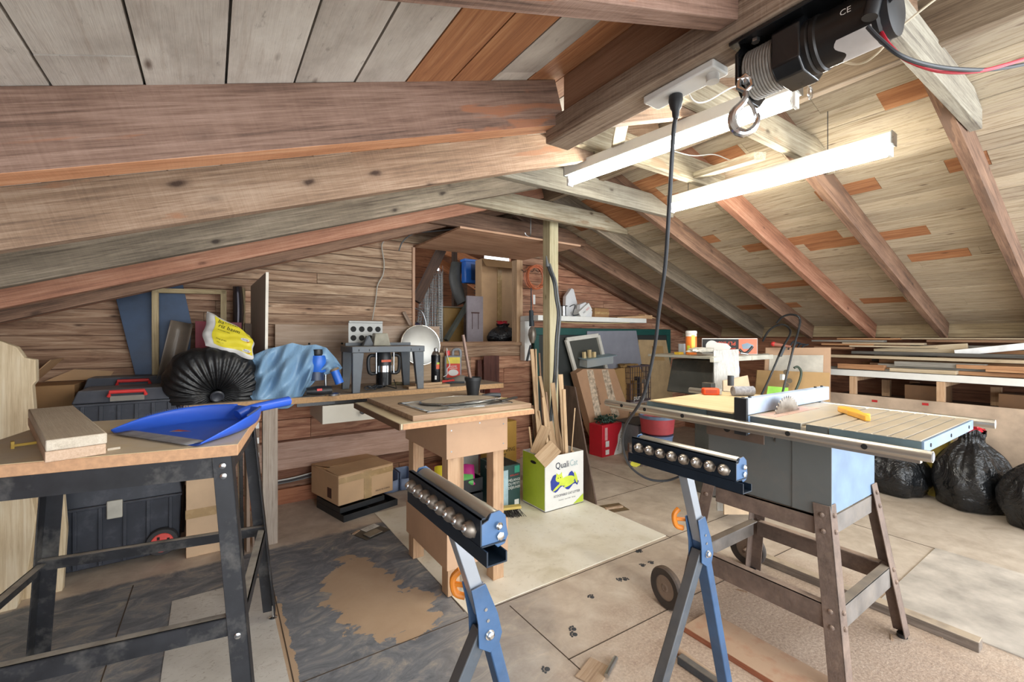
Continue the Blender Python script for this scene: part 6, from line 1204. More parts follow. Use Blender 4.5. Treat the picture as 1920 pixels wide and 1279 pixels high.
for k, (p, q, w_, th, m_) in enumerate(SK):
    fx = .06+.88*(k % 6)/5; fy = .2+.6*((k*2) % 5)/4; bs = Vector((bx0+.02+(bx1-bx0-.04)*fx, by0+.03+(by1-by0-.06)*fy, .02)); dd = bs.dot(Vector((SA, CA, 0))); rr_ = ray(*p)
    bs = at(p[0], p[1], d=min(max(dd, 3.05), 3.45)); bs.x = min(max(bs.x, bx0+.025), bx1-.025); bs.y = min(max(bs.y, by0+.03), by1-.03); bs.z = .30
    dd = bs.dot(Vector((SA, CA, 0))); tp = at(q[0], q[1], d=dd+(.25 if k < 3 else .02)); dr = (bs-tp); bs2 = bs+dr*(.26/abs(dr.z)) if abs(dr.z) > .05 else bs-Vector((0, 0, .25)); bs2.x = min(max(bs2.x, bx0+.02), bx1-.02); bs2.y = min(max(bs2.y, by0+.02), by1-.02)
    lb = ['tallest tan lath rising from the litter box toward the air tool', 'thin lath right beside the tallest one in the litter box', 'dark thin stick right of the tallest laths in the litter box', 'brown square stick leaning left in the litter box', 'wide pale board left of the widest pair in the litter box', 'tallest wide pale board in the litter box', 'wide pale board with a split at the right of the litter box', 'thin rod leaning right out of the litter box'][k] if k < 8 else ['slim strip standing behind the post side of the litter box', 'short brown offcut low at the left inside the litter box', 'medium tan offcut in the middle of the litter box', 'broad pale offcut just right of the middle of the litter box', 'thin lath halfway up the left laths in the litter box', 'stub poking up at the far left of the litter box', 'tan strip between the stub and the middle of the litter box', 'low block at the right rim of the litter box', 'dark strip leaning left behind the middle offcuts in the litter box'][k-8]
    plank('wood_offcut', bs2, tp, w_, th, M_ST[m_], up=(-.4, -1, .2), label=lb, cat='wood offcut', group='offcuts in the litter box')
plank('wood_offcut', at(1003, 850, d=3.15), at(1024, 800, d=3.12), .08, .01, M_ST[1], up=(-.3, -1, .5), label='square tan board scrap standing in the left of the litter box', cat='wood offcut', group='offcuts in the litter box')
plank('wood_offcut', at(1012, 866, d=3.02), at(1042, 836, d=3.05), .11, .01, M_ST[1], up=(-.3, -1, .5), label='square tan board scrap lying across the front of the litter box', cat='wood offcut', group='offcuts in the litter box')
# boards around the post foot
b = MB(); b.hexa([(2.36, 2.36, .0), (2.372, 2.36, .0), (2.372, 2.75, .0), (2.36, 2.75, .0)], [(2.42, 2.66, .84), (2.432, 2.66, .84), (2.432, 3.02, .84), (2.42, 3.02, .84)]); tag(b.build('dark_leaning_board', wood('dark_stained_board', '3f2f26', '5b463a', '6b5547', ax='z', knots=0)), 'dark brown board leaning right of the cat litter box', 'board').name = 'leaning_board'
b = MB(); b.box(2.13, 3.60, 0, 2.30, 3.615, 1.06); tag(b.build('leaning_board', wood('red_brown_stained', '3e1f19', '5d3329', '6d4034', ax='z', knots=0)), 'dark red-brown board against the wall left of the post', 'board')
b = MB(); b.hexa([(2.0, 3.5, 0), (2.09, 3.5, 0), (2.09, 3.53, 0), (2.0, 3.53, 0)], [(2.10, 3.66, 1.02), (2.17, 3.66, 1.02), (2.17, 3.69, 1.02), (2.10, 3.69, 1.02)]); tag(b.build('leaning_board', wood('red_brown_stained', '3e1f19', '5d3329', ax='z')), 'reddish board leaning on the wall behind the tall laths', 'board')
# ---------------------------------------------------------------- white shelf on the gable wall at right
t = thing('wall_shelf', 'white shelf on the gable wall right of the wooden post', 'shelf', (3.4, 3.4, 1.40)); MB().box(2.62, 3.40, 1.402, 4.22, 3.70, 1.452).build('board', M_WHITE, t, bevel=.002)
MB().box(2.62, 3.62, 1.0, 2.70, 3.70, 1.40).build('side_support', M_WHITE, t, bevel=.002)
b = MB(); b.tube([(2.8, 3.42, 1.40), (3.1, 3.43, 1.385), (3.6, 3.43, 1.388), (3.95, 3.42, 1.40)], .003, 6, smooth=6); b.build('loose_string', plain('cream_stick', 'd8c98f'), t)
ZS = 1.453
p = at(1056, 597, Y=3.5); t = thing('wire_spool', 'spool of silver wire standing on the white shelf by the post', 'spool', (p.x, 3.5, ZS)); MB().lathe([(.03, 0), (.03, .11)], (p.x, 3.5, ZS)).build('wire_winding', M_STEEL, t)
for z in (0, .105): MB().cyl((p.x, 3.5, ZS+z), (p.x, 3.5, ZS+z+.006), .045).build('flange', M_BLKP, t)
def blob(c, sx, sy, sz, seed, mat, name, label, cat, tilt=0.0):
    M_ = TR(*c) @ Matrix.Rotation(tilt, 4, 'Y')
    def fn(u, v):
        th, ph_ = 2*PI*u, PI*(.02+.96*v); x, y, z = math.cos(th)*math.sin(ph_), math.sin(th)*math.sin(ph_), -math.cos(ph_); sg = lambda q: math.copysign(abs(q)**.6, q)
        n_ = noise.noise(Vector((x*2+seed, y*2, z*2)))*.35+noise.noise(Vector((x*6+seed, y*6, z*6)))*.10
        w = M_ @ Vector((sg(x)*sx*(1+n_), sg(y)*sy*(1+n_), (sg(z)*(1+n_)+1)*sz)); w.z = max(w.z, c[2]); return w
    return tag(MB().surf(fn, 26, 18, cu=True).build(name, mat, ang=1.0), label, cat)
M_WB = plain('white_film', 'd5d5d6', .4, 0, .06)
def facet(c, pts, depth, mat, name, label, cat):
    """folded sheet or box: outline in the wall plane, given depth"""
    b = MB(TR(*c) @ Matrix.Rotation(PI/2, 4, 'X')); b.prism(pts, 0, depth); return tag(b.build(name, mat, bevel=.003), label, cat)
c = at(1066, 598, Y=3.62); facet((c.x, 3.62, ZS), [(-.09, 0), (.16, 0), (.10, .10), (.03, .30), (.0, .31), (-.08, .22)], .05, M_WB, 'paper_bag', 'crumpled white paper bag leaning behind the wire spool on the shelf', 'bag')
c = at(1082, 598, Y=3.55); facet((c.x, 3.52, ZS), [(-.04, 0), (.14, .0), (.15, .06), (.05, .16), (-.03, .13)], .05, M_WB, 'paper_bag', 'smaller white packet on the shelf between the spool and the white box', 'bag')
c = at(1098, 597, Y=3.45); F = TR(c.x-.01, 3.44, ZS+.062) @ Matrix.Rotation(-.62, 4, 'Y'); t = thing('tilted_box', 'small white box with red print tilted on the shelf', 'box', F); t.name = 'small_box'; MB(F).box(-.09, 0, -.045, .09, .12, .045).build('body', M_WPL, t, bevel=.002); b = MB(F @ TR(0, -.001, 0) @ Matrix.Rotation(PI/2, 4, 'X')); b.text('NU', .03, TR(-.02, 0, 0)); b.build('lettering', M_BLKP, t, smooth=False); b = MB(F @ TR(0, -.001, 0) @ Matrix.Rotation(PI/2, 4, 'X')); b.text('RED', .03, TR(.04, .0, 0)); b.build('red_lettering', plain('red_print', 'c03030'), t, smooth=False)
cable('black_cable', [at(1068, 575, Y=3.44), at(1078, 572, Y=3.42), at(1074, 590, Y=3.42), at(1085, 590, Y=3.4), at(1068, 594, Y=3.42)], .005, M_BLKC, 'short black cord draped over the items on the white shelf', cat='cord')
t = thing('parcel', 'brown taped cardboard parcel on the white shelf', 'box', (3.42, 3.5, ZS)); M_ = TR(3.43, 3.44, ZS) @ rotz(.12); MB(M_).box(-.01, 0, .0, .24, .2, .10).build('body', M_CARDD, t, bevel=.003); MB(M_).box(-.012, -.002, .035, .242, .0, .06).build('tape', M_TAPE, t)
t = thing('parcel', 'flat opened brown carton lying at the right end of the white shelf', 'box', (3.9, 3.5, ZS)); b = MB(); b.hexa([(3.75, 3.42, ZS), (4.35, 3.42, ZS), (4.35, 3.68, ZS), (3.75, 3.68, ZS)], [(3.75, 3.42, ZS+.008), (4.35, 3.42, ZS+.045), (4.33, 3.68, ZS+.05), (3.75, 3.68, ZS+.012)]); b.build('flat_card', M_CARD, t); b = MB(); b.hexa([(4.2, 3.41, ZS+.03), (4.40, 3.41, ZS+.005), (4.40, 3.5, ZS+.005), (4.2, 3.5, ZS+.045)], [(4.2, 3.41, ZS+.05), (4.40, 3.41, ZS+.012), (4.40, 3.5, ZS+.012), (4.2, 3.5, ZS+.06)]); b.build('flap', M_CARD, t)

# ---------------------------------------------------------------- boards and boxes below the shelf
M_TEAL = plain('dark_teal_paint', '174b45', .5)
t = thing('green_framed_board', 'big dark board with a green frame leaning on the gable wall', 'board', (4.0, 3.62, 0))
MB().box(2.78, 3.63, .30, 4.93, 3.645, 1.30).build('dark_face', plain('charcoal_face', '2c302e', .6), t)
MB().box(2.74, 3.615, 1.26, 4.97, 3.65, 1.335).build('top_frame', M_TEAL, t, bevel=.003); MB().box(4.90, 3.615, .28, 4.97, 3.65, 1.26).build('side_frame', M_TEAL, t, bevel=.003); MB().box(2.74, 3.615, .0, 2.80, 3.65, 1.26).build('side_frame', M_TEAL, t, bevel=.003); MB().box(4.90, 3.615, .0, 4.97, 3.65, .279).build('leg', M_TEAL, t)
def lpanel(name, c, Y0_, Y1_, z0, pxs, mat, label, cat='panel', th=.012):
    """sheet outlined on a plane leaning back from Y0_ at its foot to Y1_ at its top"""
    ztop = 1.3; P = []
    n = Vector((0, -(ztop-z0), (Y1_-Y0_))).normalized(); o = Vector((0, Y0_, z0)); b = MB()
    for x, y in pxs:
        r = ray(x, y); tt = (o-Vector((0, 0, HC))).dot(n)/r.dot(n); P.append(Vector((0, 0, HC))+r*tt)
    A = [b.v(p) for p in P]; B = [b.v(p-n*th) for p in P]; b.f(A); b.f(B[::-1]); k = len(P)
    for i in range(k): b.f([A[i], B[i], B[(i+1) % k], A[(i+1) % k]])
    return tag(b.build(name, mat, bevel=.0), label, cat)
lpanel('grey_sheet', 0, 3.57, 3.60, .45, [(1101, 621), (1193, 620), (1206, 700), (1206, 800), (1100, 800)], plain('satin_grey_sheet', '8a8c96', .4, .1, .06), 'smooth grey sheet leaning behind the white window screen').name = 'metal_sheet'
lpanel('cream_panel', 0, 3.585, 3.61, .45, [(1197, 637), (1249, 638), (1258, 690), (1262, 760), (1197, 760)], plain('tan_hardboard', 'b09670', .6), 'tan panel leaning right of the smooth grey sheet').name = 'hardboard_panel'
lpanel('tan_flap', 0, 3.57, 3.595, .45, [(1224, 649), (1243, 649), (1246, 676), (1226, 676)], plain('tan_flap', 'a58455', .6), 'small square of card on the tan panel', 'card').name = 'small_card'
# white window screen
t = thing('window_screen', 'white framed insect screen leaning below the white shelf', 'window screen', at(1090, 690, Y=3.2))
pl4 = [at(1062, 637, Y=3.585), at(1121, 629, Y=3.585), at(1152, 755, Y=3.56), at(1098, 765, Y=3.56)]
M_SCW = plain('worn_white_frame', 'd6d3c9', .6, 0, .08)
for i_ in range(4):
    a, c = pl4[i_], pl4[(i_+1) % 4]; MB().bar(a, c, .045, .03, up=(.1, -1, .2)).build('frame_bar', M_SCW, t, bevel=.003)
b = MB(); vs = [b.v(p+Vector((0, .008, 0))) for p in pl4]; b.f(vs)
def meshm():
    s = NT('dark_insect_mesh'); s.b.inputs['Base Color'].default_value = lin('3f403c'); tc = s.n('ShaderNodeTexCoord'); ck = s.n('ShaderNodeTexChecker'); s.l(tc.outputs['Object'], ck.inputs[0]); ck.inputs['Scale'].default_value = 260; ck.inputs[1].default_value = lin('55564f'); ck.inputs[2].default_value = lin('2f302d'); s.l(ck.outputs[0], s.b.inputs['Base Color']); s.b.inputs['Roughness'].default_value = .7; return s.m
b.build('mesh', meshm(), t)
for k, (x, dx) in enumerate(((1097, 0), (1106, 1), (1114, 2))): plank('wood_block', at(x, 686, Y=3.52-.012*k), at(x-2+dx, 660-(k == 1)*4, Y=3.53-.012*k), .035, .03, wood('yellow_block', 'c2a468', 'd9bf87', 'e4cf9c', knots=0), up=(0, -1, 0), label=['left', 'tallest', 'right'][k]+' of three short yellow wood blocks before the insect screen', cat='wood block', group='yellow wood blocks')
# plastic tray
def clearp():
    s = NT('clear_bluish_plastic'); s.b.inputs['Base Color'].default_value = lin('c3cbce'); s.b.inputs['Roughness'].default_value = .15; s.b.inputs['Alpha'].default_value = .45; return s.m
M_CLR = clearp()
c0, c1 = at(1101, 690, Y=3.46), at(1150, 682, Y=3.46); t = thing('plastic_tub', 'clear plastic tub with a tilted blue lid on top of the taped carton', 'tub', c0); Fq = frame(c0, c1-c0, (0, -.1, 1)); L4 = (c1-c0).length
tray(MB(Fq), 0, 0, L4, .12, 0, .085, .004).build('tub_body', M_CLR, t); MB(Fq).box(-.02, -.01, .086, L4+.05, .13, .094).build('lid', plain('grey_blue_lid', '8fa5ae', .4), t, bevel=.003); MB(Fq).box(.14, .03, .005, .2, .08, .04).build('white_part_inside', M_WPL, t)
# flattened taped cartons, leaning
t = thing('flat_carton', 'light cardboard carton wrapped in shiny tape leaning under the plastic tub', 'box', at(1110, 800, Y=3.0))
P = [(1081, 700), (1094, 692), (1152, 692), (1180, 770), (1172, 805), (1120, 830), (1108, 800)]
def slab(pxs, Ya, Yb, ya, yb, th, mat, name, par):
    b = MB(); A = []; B = []
    for x, y in pxs:
        Y = Ya+(Yb-Ya)*(y-ya)/(yb-ya); p = at(x, y, Y=Y); A.append(b.v(p)); B.append(b.v(p+Vector((0, th, 0))))
    b.f(A); b.f(B[::-1]); n = len(A)
    for i in range(n): b.f([A[i], B[i], B[(i+1) % n], A[(i+1) % n]])
    return b.build(name, mat, par)
sl = lambda pxs, th, mat, nm, par, o=0.0: slab(pxs, 3.47-o, 3.44-o, 690, 830, th, mat, nm, par)
sl(P, .10, plain('pinkish_cardboard', 'b99272', .8, 0, .08, 5), 'body', t)
for k, pxs in enumerate(([(1100, 693), (1112, 693), (1134, 815), (1124, 826)], [(1128, 693), (1140, 693), (1162, 780), (1150, 790)])): sl(pxs, .001, plain('shiny_clear_tape', 'd8c4ac', .12, 0, .35, 30, coat=.8), 'tape', t, .002)
def quadtext(b, txt, px, py, Y, size, a): b.text(txt, size, TR(*at(px, py, Y=Y)) @ Matrix.Rotation(PI/2, 4, 'X') @ rotz(a))
b = MB(); quadtext(b, 'UP TO FLOOR', 1122, 742, 3.45, .034, -1.3); quadtext(b, 'FRAGILE', 1146, 730, 3.45, .03, -1.3); b.build('lettering', plain('faint_print', '6e5642', .7), t, smooth=False)
t = thing('flat_carton', 'plain brown carton with a yellow and black string across it', 'box', at(1180, 770, Y=3.1)); P = [(1150, 694), (1196, 682), (1206, 700), (1206, 800), (1180, 812), (1165, 770)]
slab(P, 3.52, 3.49, 680, 812, .08, plain('yellow_brown_carton', 'a5814f', .75, 0, .07, 5), 'body', t)
b = MB(); b.tube([at(1151, 694, Y=3.50), at(1160, 715, Y=3.49), at(1171, 745, Y=3.48), at(1178, 775, Y=3.47)], .004, 6); b.build('string', plain('yellow_black_string', '6d6020', .6, 0, .6, 60), t)
blob(tuple(at(1175, 690, Y=3.54)), .12, .05, .025, 5, plain('crushed_brown_paper', '8e6f40', .8, 0, .2, 12), 'crushed_paper', 'crushed brown paper on top of the stringed carton', 'paper')
# milk crates
M_CR = plain('brown_crate_plastic', '4f4346', .5, 0, .08); M_CRL = plain('lattice_edge_light', '8d8384', .5)
def crate(x0, y0, z0, w_, d, h, label, nx, nz, mat, text_=None):
    t = thing('milk_crate', label, 'crate', (x0+w_/2, y0, z0)); th = .006
    b = MB()
    for z in (0, h-.02): b.box(x0, y0, z0+z, x0+w_, y0+th, z0+z+.02); b.box(x0, y0+d-th, z0+z, x0+w_, y0+d, z0+z+.02); b.box(x0, y0+th, z0+z, x0+th, y0+d-th, z0+z+.02); b.box(x0+w_-th, y0+th, z0+z, x0+w_, y0+d-th, z0+z+.02)
    b.build('rim', mat, t)
    for (a, c, e, f, nm) in ((x0, y0, 1, 0, 'front_lattice'), (x0, y0+d-th, 1, 0, 'back_lattice'), (x0, y0, 0, 1, 'side_lattice'), (x0+w_-th, y0, 0, 1, 'side_lattice')):
        b = MB(); L = w_ if e else d
        for k in range(nx+1):
            q = L*k/nx; b.box(a+e*q-.002*e, c+f*q-.002*f, z0+.02, a+e*q+(.003 if e else th), c+f*q+(.003 if f else th), z0+h-.02)
        for k in range(1, nz):
            z = z0+.02+(h-.04)*k/nz; b.box(a, c, z-.002, a+(L if e else th), c+(L if f else th), z+.002)
        b.build(nm, mat, t)
    MB().box(x0+.004, y0+.004, z0+.001, x0+w_-.004, y0+d-.004, z0+.006).build('floor_panel', mat, t)
    if text_:
        b = MB(TR(x0+w_*.42, y0-.0035, z0+.045) @ Matrix.Rotation(PI/2, 4, 'X')); b.text(text_, .085, Matrix()); b.build('lettering', M_WPL, t, smooth=False)
    return t
YC = 3.44; c = at(1182, 790, Y=YC); cx0 = c.x; zc0, zc1, zc2 = at(1200, 790, Y=YC).z, at(1200, 752, Y=YC).z, at(1200, 685, Y=YC).z
crate(cx0, YC, zc0, .36, .22, zc1-zc0-.004, 'lower dark milk crate with star lattice under the lettered crate', 5, 4, M_CRL)
crate(cx0, YC, zc1, .36, .22, zc2-zc1, 'brown milk crate with white letters on its front, upper of the two', 9, 6, M_CR, 'purdy')
o = MB().box(cx0+.01, YC+.01, 0, cx0+.35, YC+.21, zc0-.004).build('crate_support', plain('dark_brown_crate', '2b2420')); o.name = 'dark_box'; tag(o, 'dark box under the two milk crates', 'box')
for k in range(5): tag(MB().box(cx0+.02+.065*k, YC+.02, zc1+.008, cx0+.07+.065*k, YC+.2, zc1+.20+.04*(k % 3)).build('packed_item', [M_CARDD, plain('mustard_bin', '8a6a35'), M_DARKIN, M_CARD, plain('grey_cloth', '9a968e')][k]), ['brown cardboard piece', 'mustard coloured packet', 'black packet', 'tan cardboard piece', 'grey packet'][k]+' inside the lettered milk crate', 'packet')
# red box with beads
t = thing('red_carton', 'red and white printed box on the floor with beads heaped on it', 'box', at(1133, 838, Z=0)); c = at(1131, 838, Z=0); F = TR(c.x, c.y-.25, 0) @ rotz(-.45); c = at(1132, 838, Z=0); F = frame((c.x, c.y-.0, 0), (-.98, .05, 0)); 
Fr = TR(3.47, 3.24, 0) @ rotz(.05); MB(Fr).box(-.15, 0, 0, .16, .18, .33).build('body', plain('red_carton_print', 'c3202f', .45, 0, .06), t, bevel=.003); MB(Fr).box(.161, .0, .0, .1615, .18, .3).build('side', M_WPL, t)
b = MB(Fr @ TR(0, -.001, 0) @ Matrix.Rotation(PI/2, 4, 'X')); b.prism([(.03, .0), (.16, .0), (.16, .29), (.10, .2), (.09, .12)], 0, .001); b.build('white_swoosh', M_WPL, t); MB(Fr).box(-.10, -.002, .10, -.045, -.001, .16).build('label_patch', M_WPL, t); MB(Fr).box(-.11, -.002, .17, -.07, -.001, .30).build('label_patch', plain('pale_red_patch', 'd9a1a1', .5), t); MB(Fr).box(-.10, -.002, .02, -.045, -.001, .07).build('bar_code', M_WPL, t)
b = MB(Fr @ TR(.125, -.0025, .13) @ Matrix.Rotation(PI/2, 4, 'X') @ rotz(1.25)); b.text('TOMMY BILT', .035, Matrix()); b.build('lettering', M_BLKP, t, smooth=False)
b = MB(); rd = random.Random(6)
for k in range(260):
    a = k*.33; q = Fr @ Vector((.02+.14*math.cos(a*1.0)*(.6+.4*math.sin(k*.05)), .09+.075*math.sin(a*1.13), .345+.035*abs(math.sin(k*.11))+.02*math.sin(k*.3))); b.ball(q, .0095, n=5)
tag(b.build('bead_garland', plain('dark_green_beads', '274a3c', .3, 0, .4, 40)), 'dark green bead garland heaped on the red box', 'garland')
# grey bin, stickers
t = thing('grey_tote', 'grey storage tote with a loose lid right of the red box', 'bin', (3.72, 3.1, 0)); b = MB(); x0, y0 = 3.72, 3.10; b.hexa([(x0+.02, y0+.02, 0), (x0+.36, y0+.02, 0), (x0+.36, y0+.30, 0), (x0+.02, y0+.30, 0)], [(x0, y0, .30), (x0+.38, y0, .30), (x0+.38, y0+.32, .30), (x0, y0+.32, .30)]); b.build('tub', plain('grey_tote', '8f949b', .5), t, bevel=.006); MB().box(x0-.012, y0-.012, .302, x0+.392, y0+.332, .318).build('lid', plain('dark_tote_lid', '4a4c50', .5), t, bevel=.003)
c = at(1203, 822, d=4.25); t = thing('small_package', 'small printed package with a yellow sticker beside the red pail', 'package', (c.x, c.y, 0)); Fp = frame((c.x-.03, c.y, 0), (.85, -.5, 0)); MB(Fp).box(-.10, 0, 0, .10, .05, .22).build('body', plain('photo_print_brown', '7a6a5f', .5, 0, .5, 30), t, bevel=.002); MB(Fp).box(-.10, -.001, .07, .10, 0, .12).build('teal_band', plain('teal_band', '5fa69c', .5), t); b = MB(Fp @ TR(-.04, -.0015, .03) @ Matrix.Rotation(PI/2, 4, 'X')); b.prism([(.05*math.cos(a), .03*math.sin(a)) for a in [2*PI*i/20 for i in range(20)]], 0, .001); b.build('yellow_sticker', plain('yellow_sticker', 'e6e04a', .5), t)
# pails
c = at(1248, 866, Z=0); t = thing('red_pail', 'paint-stained red pail with a grey-blue rim standing on a blue bucket', 'pail', (c.x, c.y+.0, .26)); px_, py_ = c.x, c.y+.1
MB().lathe([(.12, .262), (.155, .28), (.172, .44), (.175, .44), (.175, .452), (.168, .452), (.15, .30), (.02, .29)], (px_, py_, 0), n=40, cap=False).build('pail_body', plain('salmon_red_enamel', 'c9545a', .45, 0, .1), t); MB().lathe([(.170, .424), (.1765, .426), (.1775, .455), (.170, .457), (.162, .43)], (px_, py_, 0), n=40, cap=False).build('rim', plain('blue_grey_rim', '7d90ad', .5, 0, .2, 12), t); MB().lathe([(.001, .325), (.157, .325)], (px_, py_, 0), n=32, cap=False).build('dark_contents', plain('dark_blue_contents', '3f4a5a', .4), t)
t = thing('blue_bucket', 'blue-grey bucket on the floor under the red pail', 'bucket', (px_, py_, 0)); MB().lathe([(.11, 0), (.12, .01), (.15, .24), (.155, .245), (.155, .258), (.001, .258)], (px_, py_, 0), n=36, cap=False).build('body', plain('blue_grey_bucket', '6f83a6', .5), t)
blob(tuple(at(1262, 874, Z=.0)), .10, .05, .005, 9, plain('olive_debris', '5e5a40', .8, 0, .4, 30), 'leaf_debris', 'small scatter of dark leaf debris on the floor by the blue bucket', 'debris')

# ---------------------------------------------------------------- machine behind the saw
M_MG = plain('charcoal_cast_machine', '4d4f4c', .5, .1, .12, 7, dust=.4); t = thing('band_machine', 'old grey machine table behind the far end of the table saw', 'machine', (3.35, 2.0, 0)); t.name = 'workshop_machine'
MB().box(2.92, 1.78, 1.085, 3.72, 2.34, 1.105).build('table_top', plain('grey_machine_table', 'a8a79c', .45, .2, .1, dust=.4), t, bevel=.003); MB().box(2.90, 1.76, 1.065, 3.74, 1.79, 1.10).build('front_edge', plain('worn_white_edge', 'c1beb0', .5, 0, .15), t, bevel=.002)
b = MB(); b.hexa([(3.05, 1.86, .80), (3.46, 1.86, .80), (3.46, 2.26, .80), (3.05, 2.26, .80)], [(3.10, 1.88, 1.065), (3.42, 1.88, 1.065), (3.42, 2.24, 1.065), (3.10, 2.24, 1.065)]); b.build('casting', M_MG, t, bevel=.01)
MB().cyl((3.26, 1.80, .99), (3.26, 1.86, .99), .055).build('motor_cap', plain('blue_grey_cap', '6f7588', .4), t)
for k in range(5): MB().box(3.10+.022*k, 1.872, .96, 3.108+.022*k, 1.882, 1.05).build('cooling_fin', M_DARKIN, t)
b = MB(); b.box(2.86, 1.78, .80, 3.40, 1.83, .85); b.build('guide_bar', M_MG, t, bevel=.004); MB().box(2.88, 1.765, .85, 2.93, 1.84, .92).build('clamp_block', M_MG, t, bevel=.004); MB().box(3.28, 1.765, .85, 3.33, 1.84, .92).build('clamp_block', M_MG, t, bevel=.004)
MB().box(3.22, 1.92, .0, 3.46, 2.12, .80).build('pedestal', M_MG, t, bevel=.006)
b = MB(); b.bar((3.40, 1.77, 1.08), (4.08, 1.98, 1.08), .04, .03); b.build('side_wing', plain('worn_white_edge', 'c1beb0'), t, bevel=.002)
ZM = 1.1065
c = at(1296, 652, Z=1.12); cd2 = 3.45; c = at(1296, 650, d=cd2); t = thing('orange_canister', 'orange and white canister standing on the grey machine table', 'canister', (c.x, c.y, ZM)); MB().lathe([(.040, 0), (.041, .004), (.041, .155), (.039, .16)], (c.x, c.y, ZM), n=28).build('body', plain('orange_can_print', 'e07a2e', .4, 0, .08), t); MB().lathe([(.042, .16), (.042, .178), (.036, .184)], (c.x, c.y, ZM), n=28).build('cap', M_WPL, t); curved_label(c.x, c.y, .0416, ZM+.05, ZM+.15, .05, .7, 'yellow_print', plain('yellow_label', 'e7d24b'), t); curved_label(c.x, c.y, .0418, ZM+.03, ZM+.07, -.8, -.2, 'green_print', plain('lime_print', 'b5c23e'), t); curved_label(c.x, c.y, .0416, ZM+.14, ZM+.158, -1.2, 1.2, 'white_band', M_WPL, t)
c = at(1316, 656, d=3.62); e = at(1385, 656, d=3.5); F = frame((c.x, c.y, ZM), (e.x-c.x, e.y-c.y, 0)); Lb = (Vector((e.x, e.y, 0))-Vector((c.x, c.y, 0))).length
t = thing('tool_carton', 'black and orange power tool box lying upside down on the machine table', 'box', F); MB(F).box(0, 0, 0, Lb+.13, .16, .125).build('body', M_WPL, t, bevel=.002); MB(F).box(.004, -.0015, .004, Lb, -.0003, .118).build('black_face', plain('black_print_face', '24272a', .4), t); MB(F).box(Lb, -.0015, .004, Lb+.128, -.0003, .121).build('orange_face', plain('orange_print_face', 'dd7c63', .5, 0, .1), t)
b = MB(F @ TR(Lb-.02, -.002, .085) @ Matrix.Rotation(PI/2, 4, 'X') @ rotz(PI)); b.text('PLMR692', .042, Matrix(), align='LEFT', sx=1.05); b.text('200W', .026, TR(0, .045, 0), align='LEFT'); b.build('red_lettering', plain('orange_red_letters', 'e0583a', .5), t, smooth=False)
b = MB(F @ TR(.075, -.002, .062) @ Matrix.Rotation(PI/2, 4, 'X'))
b.prism([(.045*math.cos(a), .045*math.sin(a)) for a in [2*PI*i/24 for i in range(24)]], 0, .0008); b.prism([(.02, -.03), (.12, -.04), (.14, -.01), (.11, .02), (.02, .03)], 0, .0007); b.build('tool_drawing', M_WPL, t); b = MB(F @ TR(Lb+.06, -.002, .06) @ Matrix.Rotation(PI/2, 4, 'X')); b.prism([(-.03, -.02), (.03, -.015), (.045, .01), (.0, .03), (-.04, .015)], 0, .0007); b.build('blue_tool_drawing', plain('blue_grey_print', '7f95a8', .5), t)
blob(tuple(at(1316, 661, d=3.3)), .13, .05, .018, 12, plain('dusty_rag', 'c9c5b9', .9, 0, .15, 20), 'crumpled_rag', 'crumpled whitish rag on the front of the machine table', 'rag')
c = at(1273, 657, d=3.45); tag(MB().box(c.x-.03, c.y-.02, ZM, c.x+.03, c.y+.02, ZM+.018).build('yellow_block', plain('dull_yellow_plastic', 'c9a52f')), 'small yellow plastic piece at the left of the machine table', 'plastic piece')
c = at(1279, 655, d=3.6); tag(MB().cyl((c.x, c.y, ZM), (c.x, c.y, ZM+.08), .03).build('glass_jar', M_CLR), 'small clear jar left of the orange canister', 'jar')
t = thing('quick_clamp', 'black clamp lying at the right end of the machine table', 'clamp', at(1400, 660, d=3.3)); b = MB(); b.tube([at(1386, 655, d=3.3), at(1394, 662, d=3.28), at(1402, 660, d=3.28), at(1411, 650, d=3.28)], .010, 8, smooth=3); b.build('grip', M_BLKP, t); b = MB(); b.cyl(at(1388, 662, d=3.27), at(1402, 664, d=3.27), .008); b.build('screw', M_STEEL, t)
# boards standing in front of the machine
def dpanel(name, pxs, d0, mat, label, th=.012, dd=0.0, cat='board'):
    b = MB(); xs = [p[0] for p in pxs]; A = []; B = []; n = Vector((SA, CA, 0))
    for x, y in pxs:
        p = at(x, y, d=d0+dd*(x-min(xs))/(max(xs)-min(xs))+.0005*(700-y)); A.append(b.v(p)); B.append(b.v(p+n*th))
    b.f(A); b.f(B[::-1]); k = len(A)
    for i in range(k): b.f([A[i], B[i], B[(i+1) % k], A[(i+1) % k]])
    return tag(b.build(name, mat), label, cat)
dpanel('whitewashed_board', [(1338, 657), (1385, 655), (1392, 958), (1345, 958)], 3.12, wood('whitewashed', '8f8d88', 'b3b2ae', 'c9c8c3', ax='z', knots=0), 'whitewashed board leaning against the machine table').name = 'leaning_board'
dpanel('beige_board', [(1356, 714), (1402, 704), (1410, 745), (1412, 965), (1358, 965)], 3.0, plain('beige_board', 'c2a98b', .7), 'tilted beige board behind the paint roller sleeve').name = 'leaning_board'
dpanel('mdf_board', [(1436, 652), (1558, 652), (1556, 880), (1424, 868)], 4.25, M_MDF, 'taller tan board with a white painted rectangle left of the lumber rack', dd=-.35).name = 'mdf_board'
dpanel('white_patch', [(1443, 666), (1544, 666), (1543, 702), (1441, 706)], 4.20, plain('scraped_white_paint', 'cfcabd', .6, 0, .15, 8), 'white painted rectangle on the taller tan board', th=.003, dd=-.285).name = 'white_sheet'
dpanel('mdf_board', [(1420, 694), (1556, 699), (1553, 888), (1402, 872)], 4.10, plain('warm_mdf', 'b28f5f', .7, 0, .07, 5), 'lower tan board in front of the white painted one', dd=-.3)
